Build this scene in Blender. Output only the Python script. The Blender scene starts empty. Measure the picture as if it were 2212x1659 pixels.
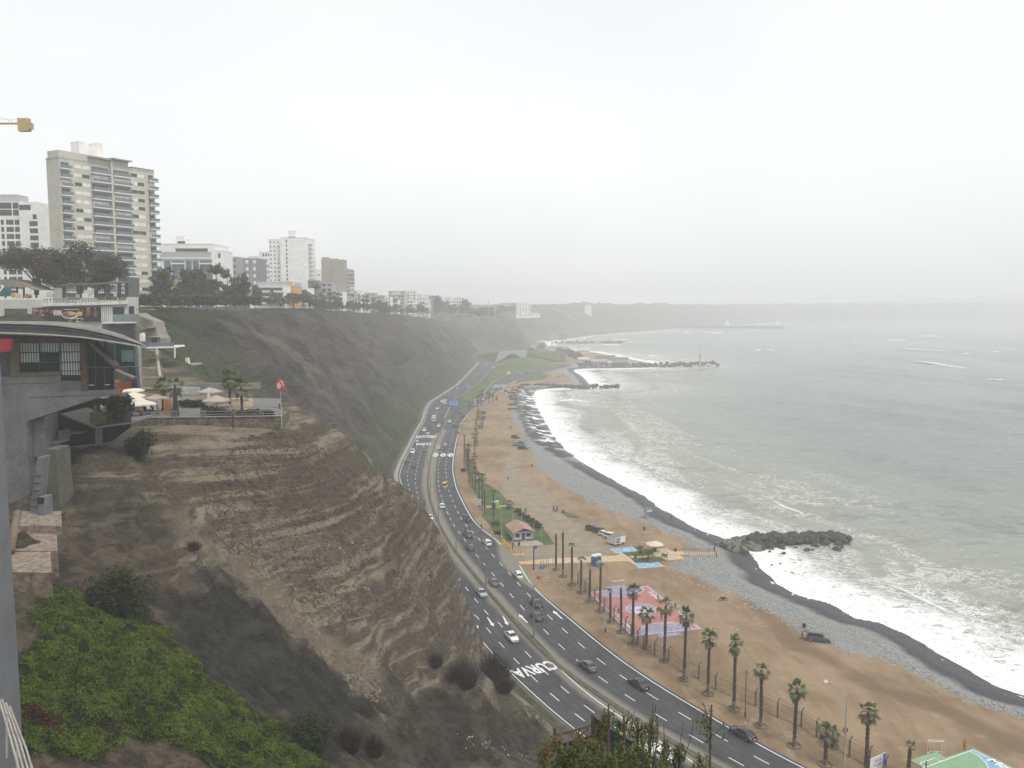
import bpy,bmesh,math,random
import numpy as np
from mathutils import Vector,Matrix,Euler
R=math.radians
rnd=random.Random(7)
scene=bpy.context.scene
COL=scene.collection
# -- camera, light, exposure
F=1789.0;CX=1106.0;CY=829.5;H=66.0
PITCH=math.atan((CY-655)/F)
cam_d=bpy.data.cameras.new("camera");cam=bpy.data.objects.new("camera",cam_d);COL.objects.link(cam)
cam.location=(0,0,H);cam.rotation_euler=(math.pi/2-PITCH,0,0)
cam_d.sensor_width=36;cam_d.lens=F/2212*36;cam_d.clip_start=.3;cam_d.clip_end=30000
scene.camera=cam
SUN_EL,SUN_AZ=60,138
world=bpy.data.worlds.new("World");scene.world=world;world.use_nodes=True
wt=world.node_tree;wt.nodes.clear()
def wn(t,**k):
 n=wt.nodes.new(t)
 for a,b in k.items():setattr(n,a,b)
 return n
sky=wn('ShaderNodeTexSky',sky_type='NISHITA',sun_disc=False,sun_elevation=R(SUN_EL),sun_rotation=R(SUN_AZ),dust_density=3,altitude=60)
hs=wn('ShaderNodeHueSaturation');hs.inputs['Saturation'].default_value=.12
bg1=wn('ShaderNodeBackground');bg1.inputs['Strength'].default_value=.05
tc=wn('ShaderNodeTexCoord');mp=wn('ShaderNodeMapping');mp.inputs['Scale'].default_value=(1,1,2.6)
nz=wn('ShaderNodeTexNoise');nz.inputs['Scale'].default_value=1.5;nz.inputs['Detail'].default_value=4;nz.inputs['Roughness'].default_value=.45
cr=wn('ShaderNodeValToRGB')
cr.color_ramp.elements[0].position=.3;cr.color_ramp.elements[0].color=(.74,.785,.80,1)
cr.color_ramp.elements[1].position=.72;cr.color_ramp.elements[1].color=(.90,.90,.90,1)
bg2=wn('ShaderNodeBackground');bg2.inputs['Strength'].default_value=.74
ad=wn('ShaderNodeAddShader');wo=wn('ShaderNodeOutputWorld')
l=wt.links.new
l(sky.outputs[0],hs.inputs['Color']);l(hs.outputs[0],bg1.inputs[0])
l(tc.outputs['Generated'],mp.inputs[0]);l(mp.outputs[0],nz.inputs[0]);l(nz.outputs[0],cr.inputs[0]);l(cr.outputs[0],bg2.inputs[0])
l(bg1.outputs[0],ad.inputs[0]);l(bg2.outputs[0],ad.inputs[1]);l(ad.outputs[0],wo.inputs[0])
sd_=bpy.data.lights.new("sun",'SUN');sd_.energy=1.5;sd_.angle=R(14);sd_.color=(1,.96,.9)
sun=bpy.data.objects.new("sun",sd_);COL.objects.link(sun)
_az,_el=R(SUN_AZ),R(SUN_EL)
sdir=Vector((math.sin(_az)*math.cos(_el),math.cos(_az)*math.cos(_el),math.sin(_el)))
sun.rotation_euler=sdir.to_track_quat('Z','Y').to_euler()
vs=scene.view_settings;vs.view_transform='Standard';vs.look='None';vs.exposure=.27;vs.gamma=1;vs.use_curve_mapping=False
cy=scene.cycles
cy.max_bounces=5;cy.diffuse_bounces=3;cy.glossy_bounces=2;cy.transmission_bounces=3;cy.transparent_max_bounces=12;cy.volume_bounces=4
cy.use_denoising=True
# -- photograph measurements -> points in the place
CR={'D':(0,0,1),'A':(768.0,685.8,.24802),'B':(822.9,1042.3,.19841),'C':(1042.4,1097.2,.27282),'R':(932.6,1316.7,.29762),
      'E':(1481.2,1261.8,.33035),'F':(932.6,603.5,.24802),'G':(1097.2,630.9,.32242),'H':(0,603.5,.29762),'I':(493.8,466.3,.29762),
      'J':(0,219.4,.24802),'K':(0,1042.4,.37202),'L':(1536.1,603.5,.33067),'M':(0,630.9,.14880),'N':(246.87,740.6,.17360),
      'O':(0,877.8,.16536),'P':(877.8,1152.1,.19841),'Q':(1261.8,1097.2,.14881),'S':(1152.1,1481.2,.17360),'T':(1250.8,1239.9,.12897),'U':(1837.8,1563.5,.16915),'V':(1.65,493.7,.13814),'W':(905.2,1069.8,.14881),'X':(1508.7,1069.8,.17361),'Y':(877.8,822.9,.14881)}
def ray(c,x,y):
 o=CR[c];X,Y=o[0]+x*o[2],o[1]+y*o[2]
 u=(X-CX)/F;v=(CY-Y)/F;c_,s_=math.cos(PITCH),math.sin(PITCH)
 return(u,c_+v*s_,v*c_-s_)
def G(c,x,y,z=0.):
 r=ray(c,x,y);t=(z-H)/r[2];return Vector((r[0]*t,r[1]*t,z))
def AT(c,x,y,Y):
 r=ray(c,x,y);t=Y/r[1];return Vector((r[0]*t,Y,H+r[2]*t))
# -- numpy noise
def _h(ix,iy,seed):
 n=(ix.astype(np.int64)*374761393+iy.astype(np.int64)*668265263+seed*1442695041)&0x7fffffff
 n=((n^(n>>13))*1274126177)&0x7fffffff
 n=n^(n>>16)
 return(n&0xffff)/65535.0
def vnoise(x,y,seed=0):
 x=np.asarray(x,float);y=np.asarray(y,float)
 ix=np.floor(x);iy=np.floor(y);fx=x-ix;fy=y-iy
 fx=fx*fx*(3-2*fx);fy=fy*fy*(3-2*fy)
 ix=ix.astype(np.int64);iy=iy.astype(np.int64)
 a=_h(ix,iy,seed);b=_h(ix+1,iy,seed);c=_h(ix,iy+1,seed);d=_h(ix+1,iy+1,seed)
 return(a+(b-a)*fx)*(1-fy)+(c+(d-c)*fx)*fy
def fbm(x,y,seed=0,o=4,g=.5):
 s=0;a=1;t=0
 for i in range(o):
  s=s+a*(vnoise(x,y,seed+i*17)*2-1);t+=a;a*=g;x=x*2.03+5.1;y=y*2.03+1.7
 return s/t
def sstep(a,b,x):
 t=np.clip((np.asarray(x,float)-a)/(b-a),0,1);return t*t*(3-2*t)
def segdist(X,Y,P):
 """distance to polyline P, arc length of nearest point"""
 best=np.full(X.shape,1e18);S=np.zeros(X.shape);acc=0
 for i in range(len(P)-1):
  ax,ay=P[i][0],P[i][1];dx,dy=P[i+1][0]-ax,P[i+1][1]-ay;L2=dx*dx+dy*dy;L=math.sqrt(L2)
  t=np.clip(((X-ax)*dx+(Y-ay)*dy)/max(L2,1e-9),0,1)
  d=(X-ax-t*dx)**2+(Y-ay-t*dy)**2
  m=d<best;best=np.where(m,d,best);S=np.where(m,acc+t*L,S);acc+=L
 return np.sqrt(best),S
def inpoly(X,Y,P):
 c=np.zeros(X.shape,bool);n=len(P)
 for i in range(n):
  x1,y1=P[i][0],P[i][1];x2,y2=P[(i+1)%n][0],P[(i+1)%n][1]
  if y1==y2:continue
  m=((y1>Y)!=(y2>Y))&(X<(x2-x1)*(Y-y1)/(y2-y1)+x1)
  c^=m
 return c
def smooth_poly(P,it=2):
 P=[np.array([p[0],p[1]])for p in P]
 for _ in range(it):
  Q=[P[0]]
  for a,b in zip(P[:-1],P[1:]):Q+=[a*.75+b*.25,a*.25+b*.75]
  Q.append(P[-1]);P=Q
 return P
# -- objects and materials
def tag(o,label=None,cat=None,group=None,kind=None):
 if label:o['label']=label
 if cat:o['category']=cat
 if group:o['group']=group
 if kind:o['kind']=kind
 return o
def link(name,me,parent=None,mat=None,loc=None,rz=None):
 o=bpy.data.objects.new(name,me);COL.objects.link(o)
 if parent is not None:o.parent=parent
 if mat is not None and me is not None:
  for m in(mat if isinstance(mat,(list,tuple))else[mat]):me.materials.append(m)
 if loc is not None:o.location=loc
 if rz is not None:o.rotation_euler=(0,0,rz)
 return o
def empty(name,loc=(0,0,0),rz=0,label=None,cat=None,group=None):
 o=bpy.data.objects.new(name,None);COL.objects.link(o);o.location=loc;o.rotation_euler=(0,0,rz);o.empty_display_size=.1
 return tag(o,label,cat,group)
KIDS={}
def copy_tree(o,parent=None):
 c=o.copy();COL.objects.link(c);c.parent=parent
 for ch in list(o.children):copy_tree(ch,c)
 return c
def grid_mesh(name,X,Y,Z,attrs=None,uv=None,smooth=True,mask=None):
 h,w=X.shape;me=bpy.data.meshes.new(name)
 co=np.stack([X,Y,Z],-1).reshape(-1,3).astype(np.float32)
 i=np.arange(h*w).reshape(h,w)
 q=np.stack([i[:-1,:-1],i[:-1,1:],i[1:,1:],i[1:,:-1]],-1).reshape(-1,4)
 if mask is not None:q=q[mask[:-1,:-1].reshape(-1)]
 n=len(q);me.vertices.add(len(co));me.vertices.foreach_set('co',co.ravel())
 me.loops.add(n*4);me.loops.foreach_set('vertex_index',q.ravel().astype(np.int32))
 me.polygons.add(n);me.polygons.foreach_set('loop_start',np.arange(0,n*4,4,dtype=np.int32));me.polygons.foreach_set('loop_total',np.full(n,4,np.int32))
 me.update(calc_edges=True)
 if smooth:me.polygons.foreach_set('use_smooth',np.ones(n,bool))
 for k,v in(attrs or{}).items():
  v=np.asarray(v,np.float32)
  if v.ndim==3:
   a=me.attributes.new(k,'FLOAT_VECTOR','POINT');a.data.foreach_set('vector',v.reshape(-1))
  else:
   a=me.attributes.new(k,'FLOAT','POINT');a.data.foreach_set('value',v.reshape(-1))
 return me
def soup_mesh(name,V,Q,smooth=False,attrs=None,mats=None):
 """V (n,3), Q (m,k) faces of one size"""
 V=np.asarray(V,np.float32);Q=np.asarray(Q,np.int32);k=Q.shape[1];n=len(Q)
 me=bpy.data.meshes.new(name);me.vertices.add(len(V));me.vertices.foreach_set('co',V.ravel())
 me.loops.add(n*k);me.loops.foreach_set('vertex_index',Q.ravel())
 me.polygons.add(n);me.polygons.foreach_set('loop_start',np.arange(0,n*k,k,dtype=np.int32));me.polygons.foreach_set('loop_total',np.full(n,k,np.int32))
 me.update(calc_edges=True)
 if smooth:me.polygons.foreach_set('use_smooth',np.ones(n,bool))
 if mats is not None:me.polygons.foreach_set('material_index',np.asarray(mats,np.int32))
 for kk,v in(attrs or{}).items():
  a=me.attributes.new(kk,'FLOAT','POINT');a.data.foreach_set('value',np.asarray(v,np.float32))
 return me
class NT:
 """tiny node-graph helper"""
 def __init__(s,name,rough=.85,spec=.3):
  s.m=bpy.data.materials.new(name);s.m.use_nodes=True;s.t=s.m.node_tree
  s.b=s.t.nodes['Principled BSDF'];s.b.inputs['Roughness'].default_value=rough;s.b.inputs['Specular IOR Level'].default_value=spec
  s._pos=None
 def n(s,t,**k):
  nd=s.t.nodes.new('ShaderNode'+t)
  for a,b in k.items():setattr(nd,a,b)
  return nd
 def put(s,sock,v):
  if isinstance(v,(int,float)):sock.default_value=v
  elif isinstance(v,(tuple,list)):sock.default_value=(tuple(v)+(1,))[:4]if sock.type=='RGBA' else tuple(v)[:3]
  else:s.t.links.new(v,sock)
 def pos(s,scale=(1,1,1),obj=False):
  if obj:o=s.n('TexCoord').outputs['Object']
  else:o=s.n('NewGeometry').outputs['Position']
  if tuple(scale)==(1,1,1):return o
  m=s.n('VectorMath',operation='MULTIPLY');s.put(m.inputs[0],o);s.put(m.inputs[1],scale);return m.outputs[0]
 def attr(s,name,vec=False):
  a=s.n('Attribute',attribute_name=name);return a.outputs['Vector' if vec else 'Fac']
 def noise(s,vec,scale,detail=4,rough=.55,dist=0):
  a=s.n('TexNoise');s.put(a.inputs['Vector'],vec);a.inputs['Scale'].default_value=scale;a.inputs['Detail'].default_value=detail
  a.inputs['Roughness'].default_value=rough;a.inputs['Distortion'].default_value=dist;return a.outputs[0]
 def voro(s,vec,scale,feat='F1',out='Distance',rand=1):
  a=s.n('TexVoronoi',feature=feat);s.put(a.inputs['Vector'],vec);a.inputs['Scale'].default_value=scale;a.inputs['Randomness'].default_value=rand;return a.outputs[out]
 def math(s,op,a,b=0,c=None,clamp=False):
  m=s.n('Math',operation=op,use_clamp=clamp);s.put(m.inputs[0],a);s.put(m.inputs[1],b)
  if c is not None:s.put(m.inputs[2],c)
  return m.outputs[0]
 def step(s,v,a,b,lo=0.,hi=1.):
  m=s.n('MapRange',interpolation_type='SMOOTHSTEP');s.put(m.inputs[0],v)
  for i,q in enumerate((a,b,lo,hi)):m.inputs[i+1].default_value=q
  return m.outputs[0]
 def mix(s,f,a,b,mode='MIX'):
  m=s.n('Mix',data_type='RGBA',blend_type=mode);s.put(m.inputs[0],f);s.put(m.inputs[6],a);s.put(m.inputs[7],b);return m.outputs[2]
 def ramp(s,f,stops):
  r=s.n('ValToRGB');s.put(r.inputs[0],f);e=r.color_ramp.elements
  while len(e)<len(stops):e.new(.5)
  for q,(p,c)in zip(e,stops):q.position=p;q.color=(tuple(c)+(1,))[:4]
  return r.outputs[0]
 def bump(s,h,strength=.5,dist=.1,prev=None):
  b=s.n('Bump');b.inputs['Strength'].default_value=strength;b.inputs['Distance'].default_value=dist;s.put(b.inputs['Height'],h)
  if prev is not None:s.put(b.inputs['Normal'],prev)
  return b.outputs[0]
 def done(s,col,normal=None,rough=None,alpha=None):
  s.put(s.b.inputs['Base Color'],col)
  if normal is not None:s.put(s.b.inputs['Normal'],normal)
  if rough is not None:s.put(s.b.inputs['Roughness'],rough)
  if alpha is not None:s.put(s.b.inputs['Alpha'],alpha)
  return s.m
ORD=('first second third fourth fifth sixth seventh eighth ninth tenth eleventh twelfth thirteenth fourteenth fifteenth sixteenth seventeenth eighteenth nineteenth twentieth').split();ORD+=['twenty-'+o for o in ORD[:9]]+['thirtieth']+['thirty-'+o for o in ORD[:9]]
def lin(r,g,b):
 f=lambda v:(v/255/12.92)if v<=10 else((v/255+.055)/1.055)**2.4
 return(f(r),f(g),f(b))
def simple(name,col,rough=.7,var=.18,scale=1.2,metal=0,spec=.4,bump=0,obj=True,stretch=(1,1,1)):
 """plain surface with soft dirt variation, never perfectly uniform"""
 t=NT(name,rough,spec);t.b.inputs['Metallic'].default_value=metal
 p=t.pos(stretch,obj)
 n1=t.noise(p,scale,5,.6);n2=t.noise(p,scale*7.3,3,.6)
 a=tuple(c*(1-var)for c in col);b=tuple(min(1,c*(1+var))for c in col)
 c=t.mix(t.step(t.math('ADD',t.math('MULTIPLY',n1,.65),t.math('MULTIPLY',n2,.35)),.35,.65),a,b)
 return t.done(c,t.bump(n2,.4,bump)if bump else None)
# -- road edges: X as a function of Y
def table(pts,extra=(),z=0.):
 P=[G(c,x,y,z)for c,l in pts for x,y in l];P=sorted([(p.y,p.x)for p in P]+[(y,x)for x,y in extra])
 ys=np.array([p[0]for p in P]);xs=np.array([p[1]for p in P])
 yy=np.arange(ys[0],ys[-1],2.0);xx=np.interp(yy,ys,xs)
 for _ in range(2):
  k=3;pad=np.pad(xx,k,mode='reflect',reflect_type='odd');xx=sum(pad[i:i+len(xx)]for i in range(2*k+1))/(2*k+1)
 return lambda y,a=yy,b=xx:np.interp(y,a,b)
fL1=table([('R',[(1055,905),(800,680),(600,500),(420,310),(325,190)]),
             ('A',[(372,1380),(420,1240),(470,1150),(530,1020),(600,900),(625,800),(660,740),(720,700),(800,650),(900,580),(990,490),(1070,400),(1085,370)])],
   [(18,110),(30,96),(50,76),(75,52),(100,30),(-17,190),(-30,240),(-39,290),(-12,172)])
fR1=table([('R',[(1900,1115),(1500,860),(1200,680),(1000,500),(820,320)]),('B',[(1120,1170),(925,950),(780,760),(668,600),(590,430),(515,180),(480,20)]),
             ('A',[(612,1430),(625,1300),(645,1180),(680,1080),(725,1000),(770,900),(800,830),(830,760),(870,700),(950,660),(1000,620),(1080,560),(1150,490),(1210,430),(1250,400)])],
   [(40,95),(62,72),(90,48),(115,28)])
fL2=table([('R',[(2060,1150),(1900,1045),(1550,835),(1200,605),(900,390),(740,225)]),('B',[(1350,1370),(1160,1150),(960,905),(820,740),(710,560),(635,410),(552,180),(530,0)]),
             ('A',[(648,1420),(662,1280),(688,1160),(728,1060),(773,960),(813,880),(832,840),(870,795),(920,765),(980,745),(1060,715),(1110,660),(1160,600),(1210,555),(1270,520),(1360,490),(1450,470),(1600,450),(1720,430)])],
   [(43,96),(65,73),(93,49),(120,28)])
fR2=table([('E',[(740,1200),(480,1050),(300,945)]),('R',[(1850,672),(1700,590),(1400,390),(1100,150),(930,0)]),
             ('B',[(1900,1360),(1700,1180),(1610,1090),(1575,1000),(1530,900),(1450,820),(1360,720),(1265,620),(1190,568),(1090,510),(990,390),(920,260),(850,120),(805,0)]),
             ('A',[(870,1430),(848,1330),(855,1230),(880,1080),(925,930),(965,860),(1010,815),(1080,765),(1190,700),(1250,640),(1340,575),(1400,545),(1490,515),(1600,488),(1720,460),(1890,422)])],
   [(55,97),(78,74),(106,50),(135,30)])
def foot(y):return fL1(y)-np.where(np.asarray(y)>200,2.8,1.2)-1.2*fbm(np.asarray(y,float)/9,np.asarray(y,float)*0,3,3)
# -- the cliff
def xtop(y):return np.interp(y,[10,90,160,210,260,360,480,640,800,1000,1110],[-62,-70,-96,-104,-110,-112,-110,-110,-104,-92,-85])
def ztop(y):return np.interp(y,[10,200,260,360,480,640,800,980,1110],[64.5,65,65,62.6,61.4,57.3,54,47,40])
def loft(X,Y):
 xf=foot(Y)-0.5;xt=xtop(Y)+5*fbm(Y/23,Y*0+3.3,5,3)
 t=(xf-X)/np.maximum(xf-xt,5)
 prof=np.interp(t,[-1,0,.06,.2,.45,.75,.93,1.0,1.06,9],[0,0,.035,.19,.47,.78,.95,.99,1,1])
 z=prof*ztop(Y)+5*sstep(2,26,xt-X)*sstep(400,520,Y)*sstep(1100,1000,Y)
 w=np.clip(np.minimum(t*3.2,(1.05-t)*2.6),0,1)
 q=Y+.55*(X+110)+14*fbm(X/45,Y/45,9,3)
 n1=1-np.abs(fbm(q/58,X/110,21,3))*3.2
 n2=1-np.abs(fbm(q/17+3,X/50,37,4))*2.6
 z=z+w*(n1*11.5+n2*6.0-8.0)+w*2.6*fbm(X/7,Y/6,55,5)
 return z
CP=[]
def cp(*L):
 for x,y,Yd in L:v=AT('D',x,y,Yd);CP.append((v.x,v.y,v.z))
cp((300,928,112),(380,928,112.5),(450,930,113),(530,930,114),(605,932,115))
cp((350,985,108.5),(500,985,110),(640,975,114),(740,1000,124),(420,1080,105),(560,1080,108),(700,1080,114),(850,1085,133),
   (480,1180,101),(650,1180,107),(800,1180,117),(930,1185,140),(560,1280,98),(700,1280,104),(850,1280,114),(970,1290,135),
   (650,1370,95),(800,1370,103),(950,1370,121),(1015,1370,137),(720,1430,91),(850,1450,103),(1000,1450,124))
cp((400,1130,98),(500,1240,92),(600,1340,89),(700,1430,87),(820,1510,91),(900,1530,99))
cp((215,975,99),(165,1060,95),(60,1100,92),(110,1110,92),(60,1155,86),(120,1150,88),(260,1020,97),(330,1030,103),(350,1200,88),(450,1330,84),(600,1450,80),(750,1540,80),(900,1600,86),(1000,1545,99),
   (1085,1530,112),(1000,1659,84),(1130,1640,100),(1185,1600,113),(1060,1480,117))
cp((90,1180,80),(60,1260,72),(180,1300,74),(250,1370,68),(400,1450,66),(550,1550,65),(680,1620,64),(90,1400,60),(100,1520,54),(300,1600,55),
   (60,1640,48),(300,1659,52),(500,1659,58),(800,1659,74))
CP+=[(-30,25,44),(-45,40,44),(0,30,40),(-10,50,36),(0,60,26),(15,40,36),(30,40,32),(25,65,14),(10,80,14),(40,60,10),(22,85,4),(50,50,12),(60,30,22)]
cp((640,880,127),(700,915,134),(750,962,140),(800,1003,146),(850,1043,151),(900,1083,152),(940,1143,150),(965,1193,149),(985,1262,146),(1000,1312,144),(1020,1380,141),(1040,1432,136))
CP+=[(-34,142,45.5),(-33,160,38),(-26,172,24),(-40,150,47),(-48,172,40),(-21,165,22),(-14,160,10),(-38,185,27)]
for yy in(112,121.5,131.5,140,150,159,168,176):CP.append((float(fL1(yy))-1.2,yy,0.0))
for yy in(100,88,76,60):CP.append((float(fL1(yy))-1.2,yy,0.0))
CP+=[(-56,117,49.4),(-45,122,49.4),(-36,122,49.4),(-58,128,49.6),(-44,136,49.4),(-58,140,50),(-60,118,49.5)]
CP+=[(-66,104,44),(-70,95,42),(-60,98,43.5),(-66,80,43),(-62,62,46),(-75,120,50),(-67,148,50.8),(-62,150,50),(-66,158,53),(-70,168,55.3),(-74,158,55),(-85,130,55),(-95,150,56),(-95,110,55),(-90,80,55),(-88,50,55),(-88,20,56),(-115,100,55),(-110,40,57),(-90,168,57),(-120,165,57),
       (-82,176,58),(-60,178,46),(-96,190,65),(-120,190,65)]
for yy in(190,205,220):
 for xx in(-20,-35,-50,-65,-80,-95,-112):
  CP.append((xx,yy,float(loft(np.array([xx*1.]),np.array([yy*1.]))[0])))
CPA=np.array(CP)
def _tps(r2):return np.where(r2>1e-9,.5*r2*np.log(np.maximum(r2,1e-9)),0)
def _fit():
 n=len(CPA);P=CPA[:,:2]/50
 d2=((P[:,None]-P[None])**2).sum(-1);K=_tps(d2)+np.eye(n)*2e-4
 A=np.zeros((n+3,n+3));A[:n,:n]=K;A[:n,n]=1;A[:n,n+1:]=P;A[n,:n]=1;A[n+1:,:n]=P.T
 return P,np.linalg.solve(A,np.concatenate([CPA[:,2],[0,0,0]]))
RP,RW=_fit()
def rbf(X,Y):
 x=X.ravel()/50;y=Y.ravel()/50;z=RW[-3]+RW[-2]*x+RW[-1]*y
 for i in range(len(RP)):z=z+RW[i]*_tps((x-RP[i,0])**2+(y-RP[i,1])**2)
 return z.reshape(X.shape)
TERR=[AT('D',270,905,112.8),AT('D',605,905,114.8)]
TER_POLY=[(-62,113.2),(-32.4,115.0),(-33.4,120),(-39.5,140),(-60,142),(-63,142)]
def zt(X,Y):
 X=np.atleast_1d(np.asarray(X,float));Y=np.atleast_1d(np.asarray(Y,float))
 lo=loft(X,Y);near=Y<222
 if near.any():
  b=np.zeros_like(lo);Xn=X[near];Yn=Y[near];z=rbf(Xn,Yn)
  face=sstep(48.6,46,z)*sstep(0,4,z)
  z=z+face*.62*fbm(Xn/1.1,Yn/1.1,83,4)+face*(1.6*fbm(Xn/9,Yn/9,71,5)+.5*fbm(Xn/2.1,Yn/2.1,81,4)+.9*(1-2.4*np.abs(fbm((Xn+.5*Yn)/5,(Yn-.3*Xn)/22,91,3)))*sstep(60,95,Yn))
  z=z+face*sstep(70,88,Yn)*.20*np.sin(2*np.pi*(z+.5*fbm(Xn/7,Yn/7,95,3))/1.35)*sstep(-.5,.2,fbm(Xn/8,z/3,97,2));z=np.minimum(z,66.0)
  b[near]=z;wgt=sstep(186,214,Y)
  lo=np.where(near,b*(1-wgt)+lo*wgt,lo)
 xf=foot(Y);e=sstep(0,1.8,xf-X);lo=np.maximum(lo,0)*e-.6*(1-e)
 dT,_=segdist(X,Y,TER_POLY+[TER_POLY[0]]);ins=inpoly(X,Y,TER_POLY)
 return np.where(ins&(dT>.4),np.minimum(lo,49.3),lo)
def hit(c,x,y,y0=22,y1=1100):
 """where the line of sight of a photograph point meets the cliff"""
 r=ray(c,x,y);Ys=np.concatenate([np.arange(y0,240,.5),np.arange(240,y1,1.5)]);t=Ys/r[1]
 Xs=r[0]*t;Zs=H+r[2]*t;d=Zs-zt(Xs,Ys);k=np.where(d<0)[0]
 i=k[0]if len(k)else len(Ys)-1
 return Vector((Xs[i],Ys[i],float(zt(Xs[i:i+1],Ys[i:i+1])[0])))
def zof(x,y):return float(zt(np.array([x*1.]),np.array([y*1.]))[0])
IVY=[hit('K',*p)for p in[(60,1250),(120,1060),(230,880),(170,800),(220,640),(330,600),(500,660),(650,740),(860,770),(980,860),(1040,950),(1160,1030),(1190,1120),(1350,1220),(1500,1330),(1640,1380),(1750,1470),(1840,1560),(1900,1655),(1400,1640),(1150,1600),(900,1530),(700,1560),(560,1640),(200,1600),(100,1500)]]
TALUS=[hit('K',*p)for p in[(900,600),(1060,640),(1200,500),(1330,520),(1440,640),(1620,830),(1730,960),(1960,1090),(2050,1200),(2200,1300),(2200,1655),(1900,1640),(1830,1540),(1640,1370),(1350,1210),(1190,1120),(1160,1020),(1040,940),(980,850)]]
TALUS2=[hit('R',*p)for p in[(-250,560),(0,600),(180,560),(330,540),(430,640),(600,700),(760,850),(880,1020),(900,1150),(300,1170),(-300,1170)]]
TALUS3=[hit('K',*p)for p in[(380,60),(520,10),(700,-20),(860,60),(930,170),(1000,300),(900,340),(740,300),(560,330),(430,250)]]
CHUTE=[hit('K',*p)for p in[(930,180),(1030,250),(1200,290),(1330,330),(1600,320),(1850,340),(1950,420),(1800,480),(1560,500),(1700,700),(1850,850),(2000,960),(2200,1050),(2200,1180),(1990,1100),(1700,900),(1400,600),(1200,420),(980,290)]]
def softmask(X,Y,P,w,seed,amp):
 d,_=segdist(X,Y,[tuple(p)[:2]for p in P]+[tuple(P[0])[:2]]);d=np.where(inpoly(X,Y,P),d,-d)
 return sstep(-w,w,d+amp*fbm(X/2.2,Y/2.2,seed,4))
def green_far(X,Y):
 xf=foot(Y);t=(xf-X)/np.maximum(xf-xtop(Y),5)
 n=fbm(X/14,Y/18,101,4);n2=fbm(X/40,Y/60,104,2)
 low=sstep(.38,.06,t+.34*n+.14*n2)*sstep(175,215,Y)*(1-.6*sstep(520,850,Y))
 top=sstep(.84,1.0,t+.10*n)*np.where(Y<330,1,.12+.4*sstep(.0,.4,n2))*(Y>150)
 bay=sstep(300,235,Y+26*n)*sstep(140,160,Y)*sstep(.42,.62,t+.16*n)*sstep(1.15,.9,t*.96)
 return np.clip(low+top+bay,0,1)
def build_cliff():
 Ys=[16.]
 while Ys[-1]<1105:Ys.append(Ys[-1]*1.0040+.02)
 Ys=np.array(Ys);u=np.concatenate([np.linspace(0,1,330),np.linspace(1,1.5,24)[1:]])
 xf=foot(Ys)+.3;W=np.interp(Ys,[16,60,100,200,1105],[150,128,112,108,88])
 U,Y=np.meshgrid(u,Ys);X=xf[:,None]-U*W[:,None];Z=zt(X.ravel(),Y.ravel()).reshape(X.shape)
 Xp=np.array([-200,-300,-500,-900])[None,:]+0*Ys[:,None]
 zp=np.repeat(Z[:,-1:],4,1)*np.array([1,1.0,1.0,1.0])
 X=np.concatenate([X,Xp],1);Y=np.concatenate([Y,np.repeat(Y[:,:1],4,1)],1);Z=np.concatenate([Z,zp],1)
 near=Y<215
 ivy=np.where(near,softmask(X,Y,IVY,.5,31,1.2),0);tal=np.where(near,np.maximum(softmask(X,Y,TALUS,1.8,33,3.2),np.maximum(.82*softmask(X,Y,TALUS2,2.0,37,3.5),.62*softmask(X,Y,TALUS3,2.5,39,3.5))),0);chu=np.where(near,softmask(X,Y,CHUTE,1.2,35,2.0),0)
 far=sstep(150,185,Y)
 spur=(1-far)*sstep(70,84,Y+.25*X)
 at=dict(ivy=ivy,talus=tal,chute=chu,far=far,spur=spur,green=green_far(X,Y)*far)
 me=grid_mesh('cliff',X,Y,Z,at)
 t=NT('cliff_soil',.95,.15);p=t.pos();
 big=t.noise(p,.06,5,.6);mid=t.noise(p,.45,5,.65);fine=t.noise(p,3.2,4,.7);peb=t.voro(p,2.6);peb2=t.voro(p,5.5)
 strat=t.noise(t.pos((.05,.05,.75)),1.0,6,.70,.2);grit=t.noise(p,7.0,4,.8)
 c_spur=t.mix(t.step(t.math('ADD',t.math('MULTIPLY',strat,.7),t.math('MULTIPLY',mid,.3)),.42,.60),(.110,.095,.069),(.240,.203,.145))
 pebm=t.math('MULTIPLY',t.step(peb,.20,.34),t.step(t.math('ADD',strat,t.math('MULTIPLY',fine,.4)),.78,.62))
 c_spur=t.mix(t.math('MULTIPLY',t.step(t.noise(p,3.3,3,.75),.50,.64),t.step(t.math('ADD',strat,t.math('MULTIPLY',mid,.3)),.72,.58)),c_spur,(.055,.046,.032))
 c_spur=t.mix(t.math('MULTIPLY',pebm,.55),c_spur,(.07,.06,.043));c_spur=t.mix(t.step(grit,.53,.67,0.,.5),c_spur,(.045,.038,.028));c_spur=t.mix(t.step(grit,.46,.34,0.,.45),c_spur,(.27,.235,.175))
 c_dark=t.mix(t.step(mid,.35,.65),(.024,.023,.018),(.050,.046,.035))
 c_far=t.mix(t.step(t.noise(t.pos((.035,.05,.10)),1.0,6,.68,.8),.36,.66),(.028,.025,.021),(.10,.084,.067))
 c_far=t.mix(t.math('MULTIPLY',t.step(t.noise(t.pos((.02,.05,.03)),1.0,3,.6,1.5),.56,.68),.5),c_far,(.17,.135,.095))
 c_bank=t.mix(t.step(mid,.4,.62),(.060,.050,.036),(.125,.10,.07))
 c=t.mix(t.attr('spur'),c_bank,c_spur);c=t.mix(t.attr('chute'),c,t.mix(t.step(fine,.35,.65),(.155,.128,.09),(.235,.195,.14)))
 c=t.mix(t.attr('talus'),c,c_dark);c=t.mix(t.attr('far'),c,c_far)
 grn=t.mix(t.step(t.noise(p,.8,5,.7),.35,.65),(.018,.029,.008),(.062,.088,.020))
 gm=t.math('MULTIPLY',t.attr('green'),t.step(t.noise(p,.35,6,.7),.30,.50));c=t.mix(gm,c,grn)
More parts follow.
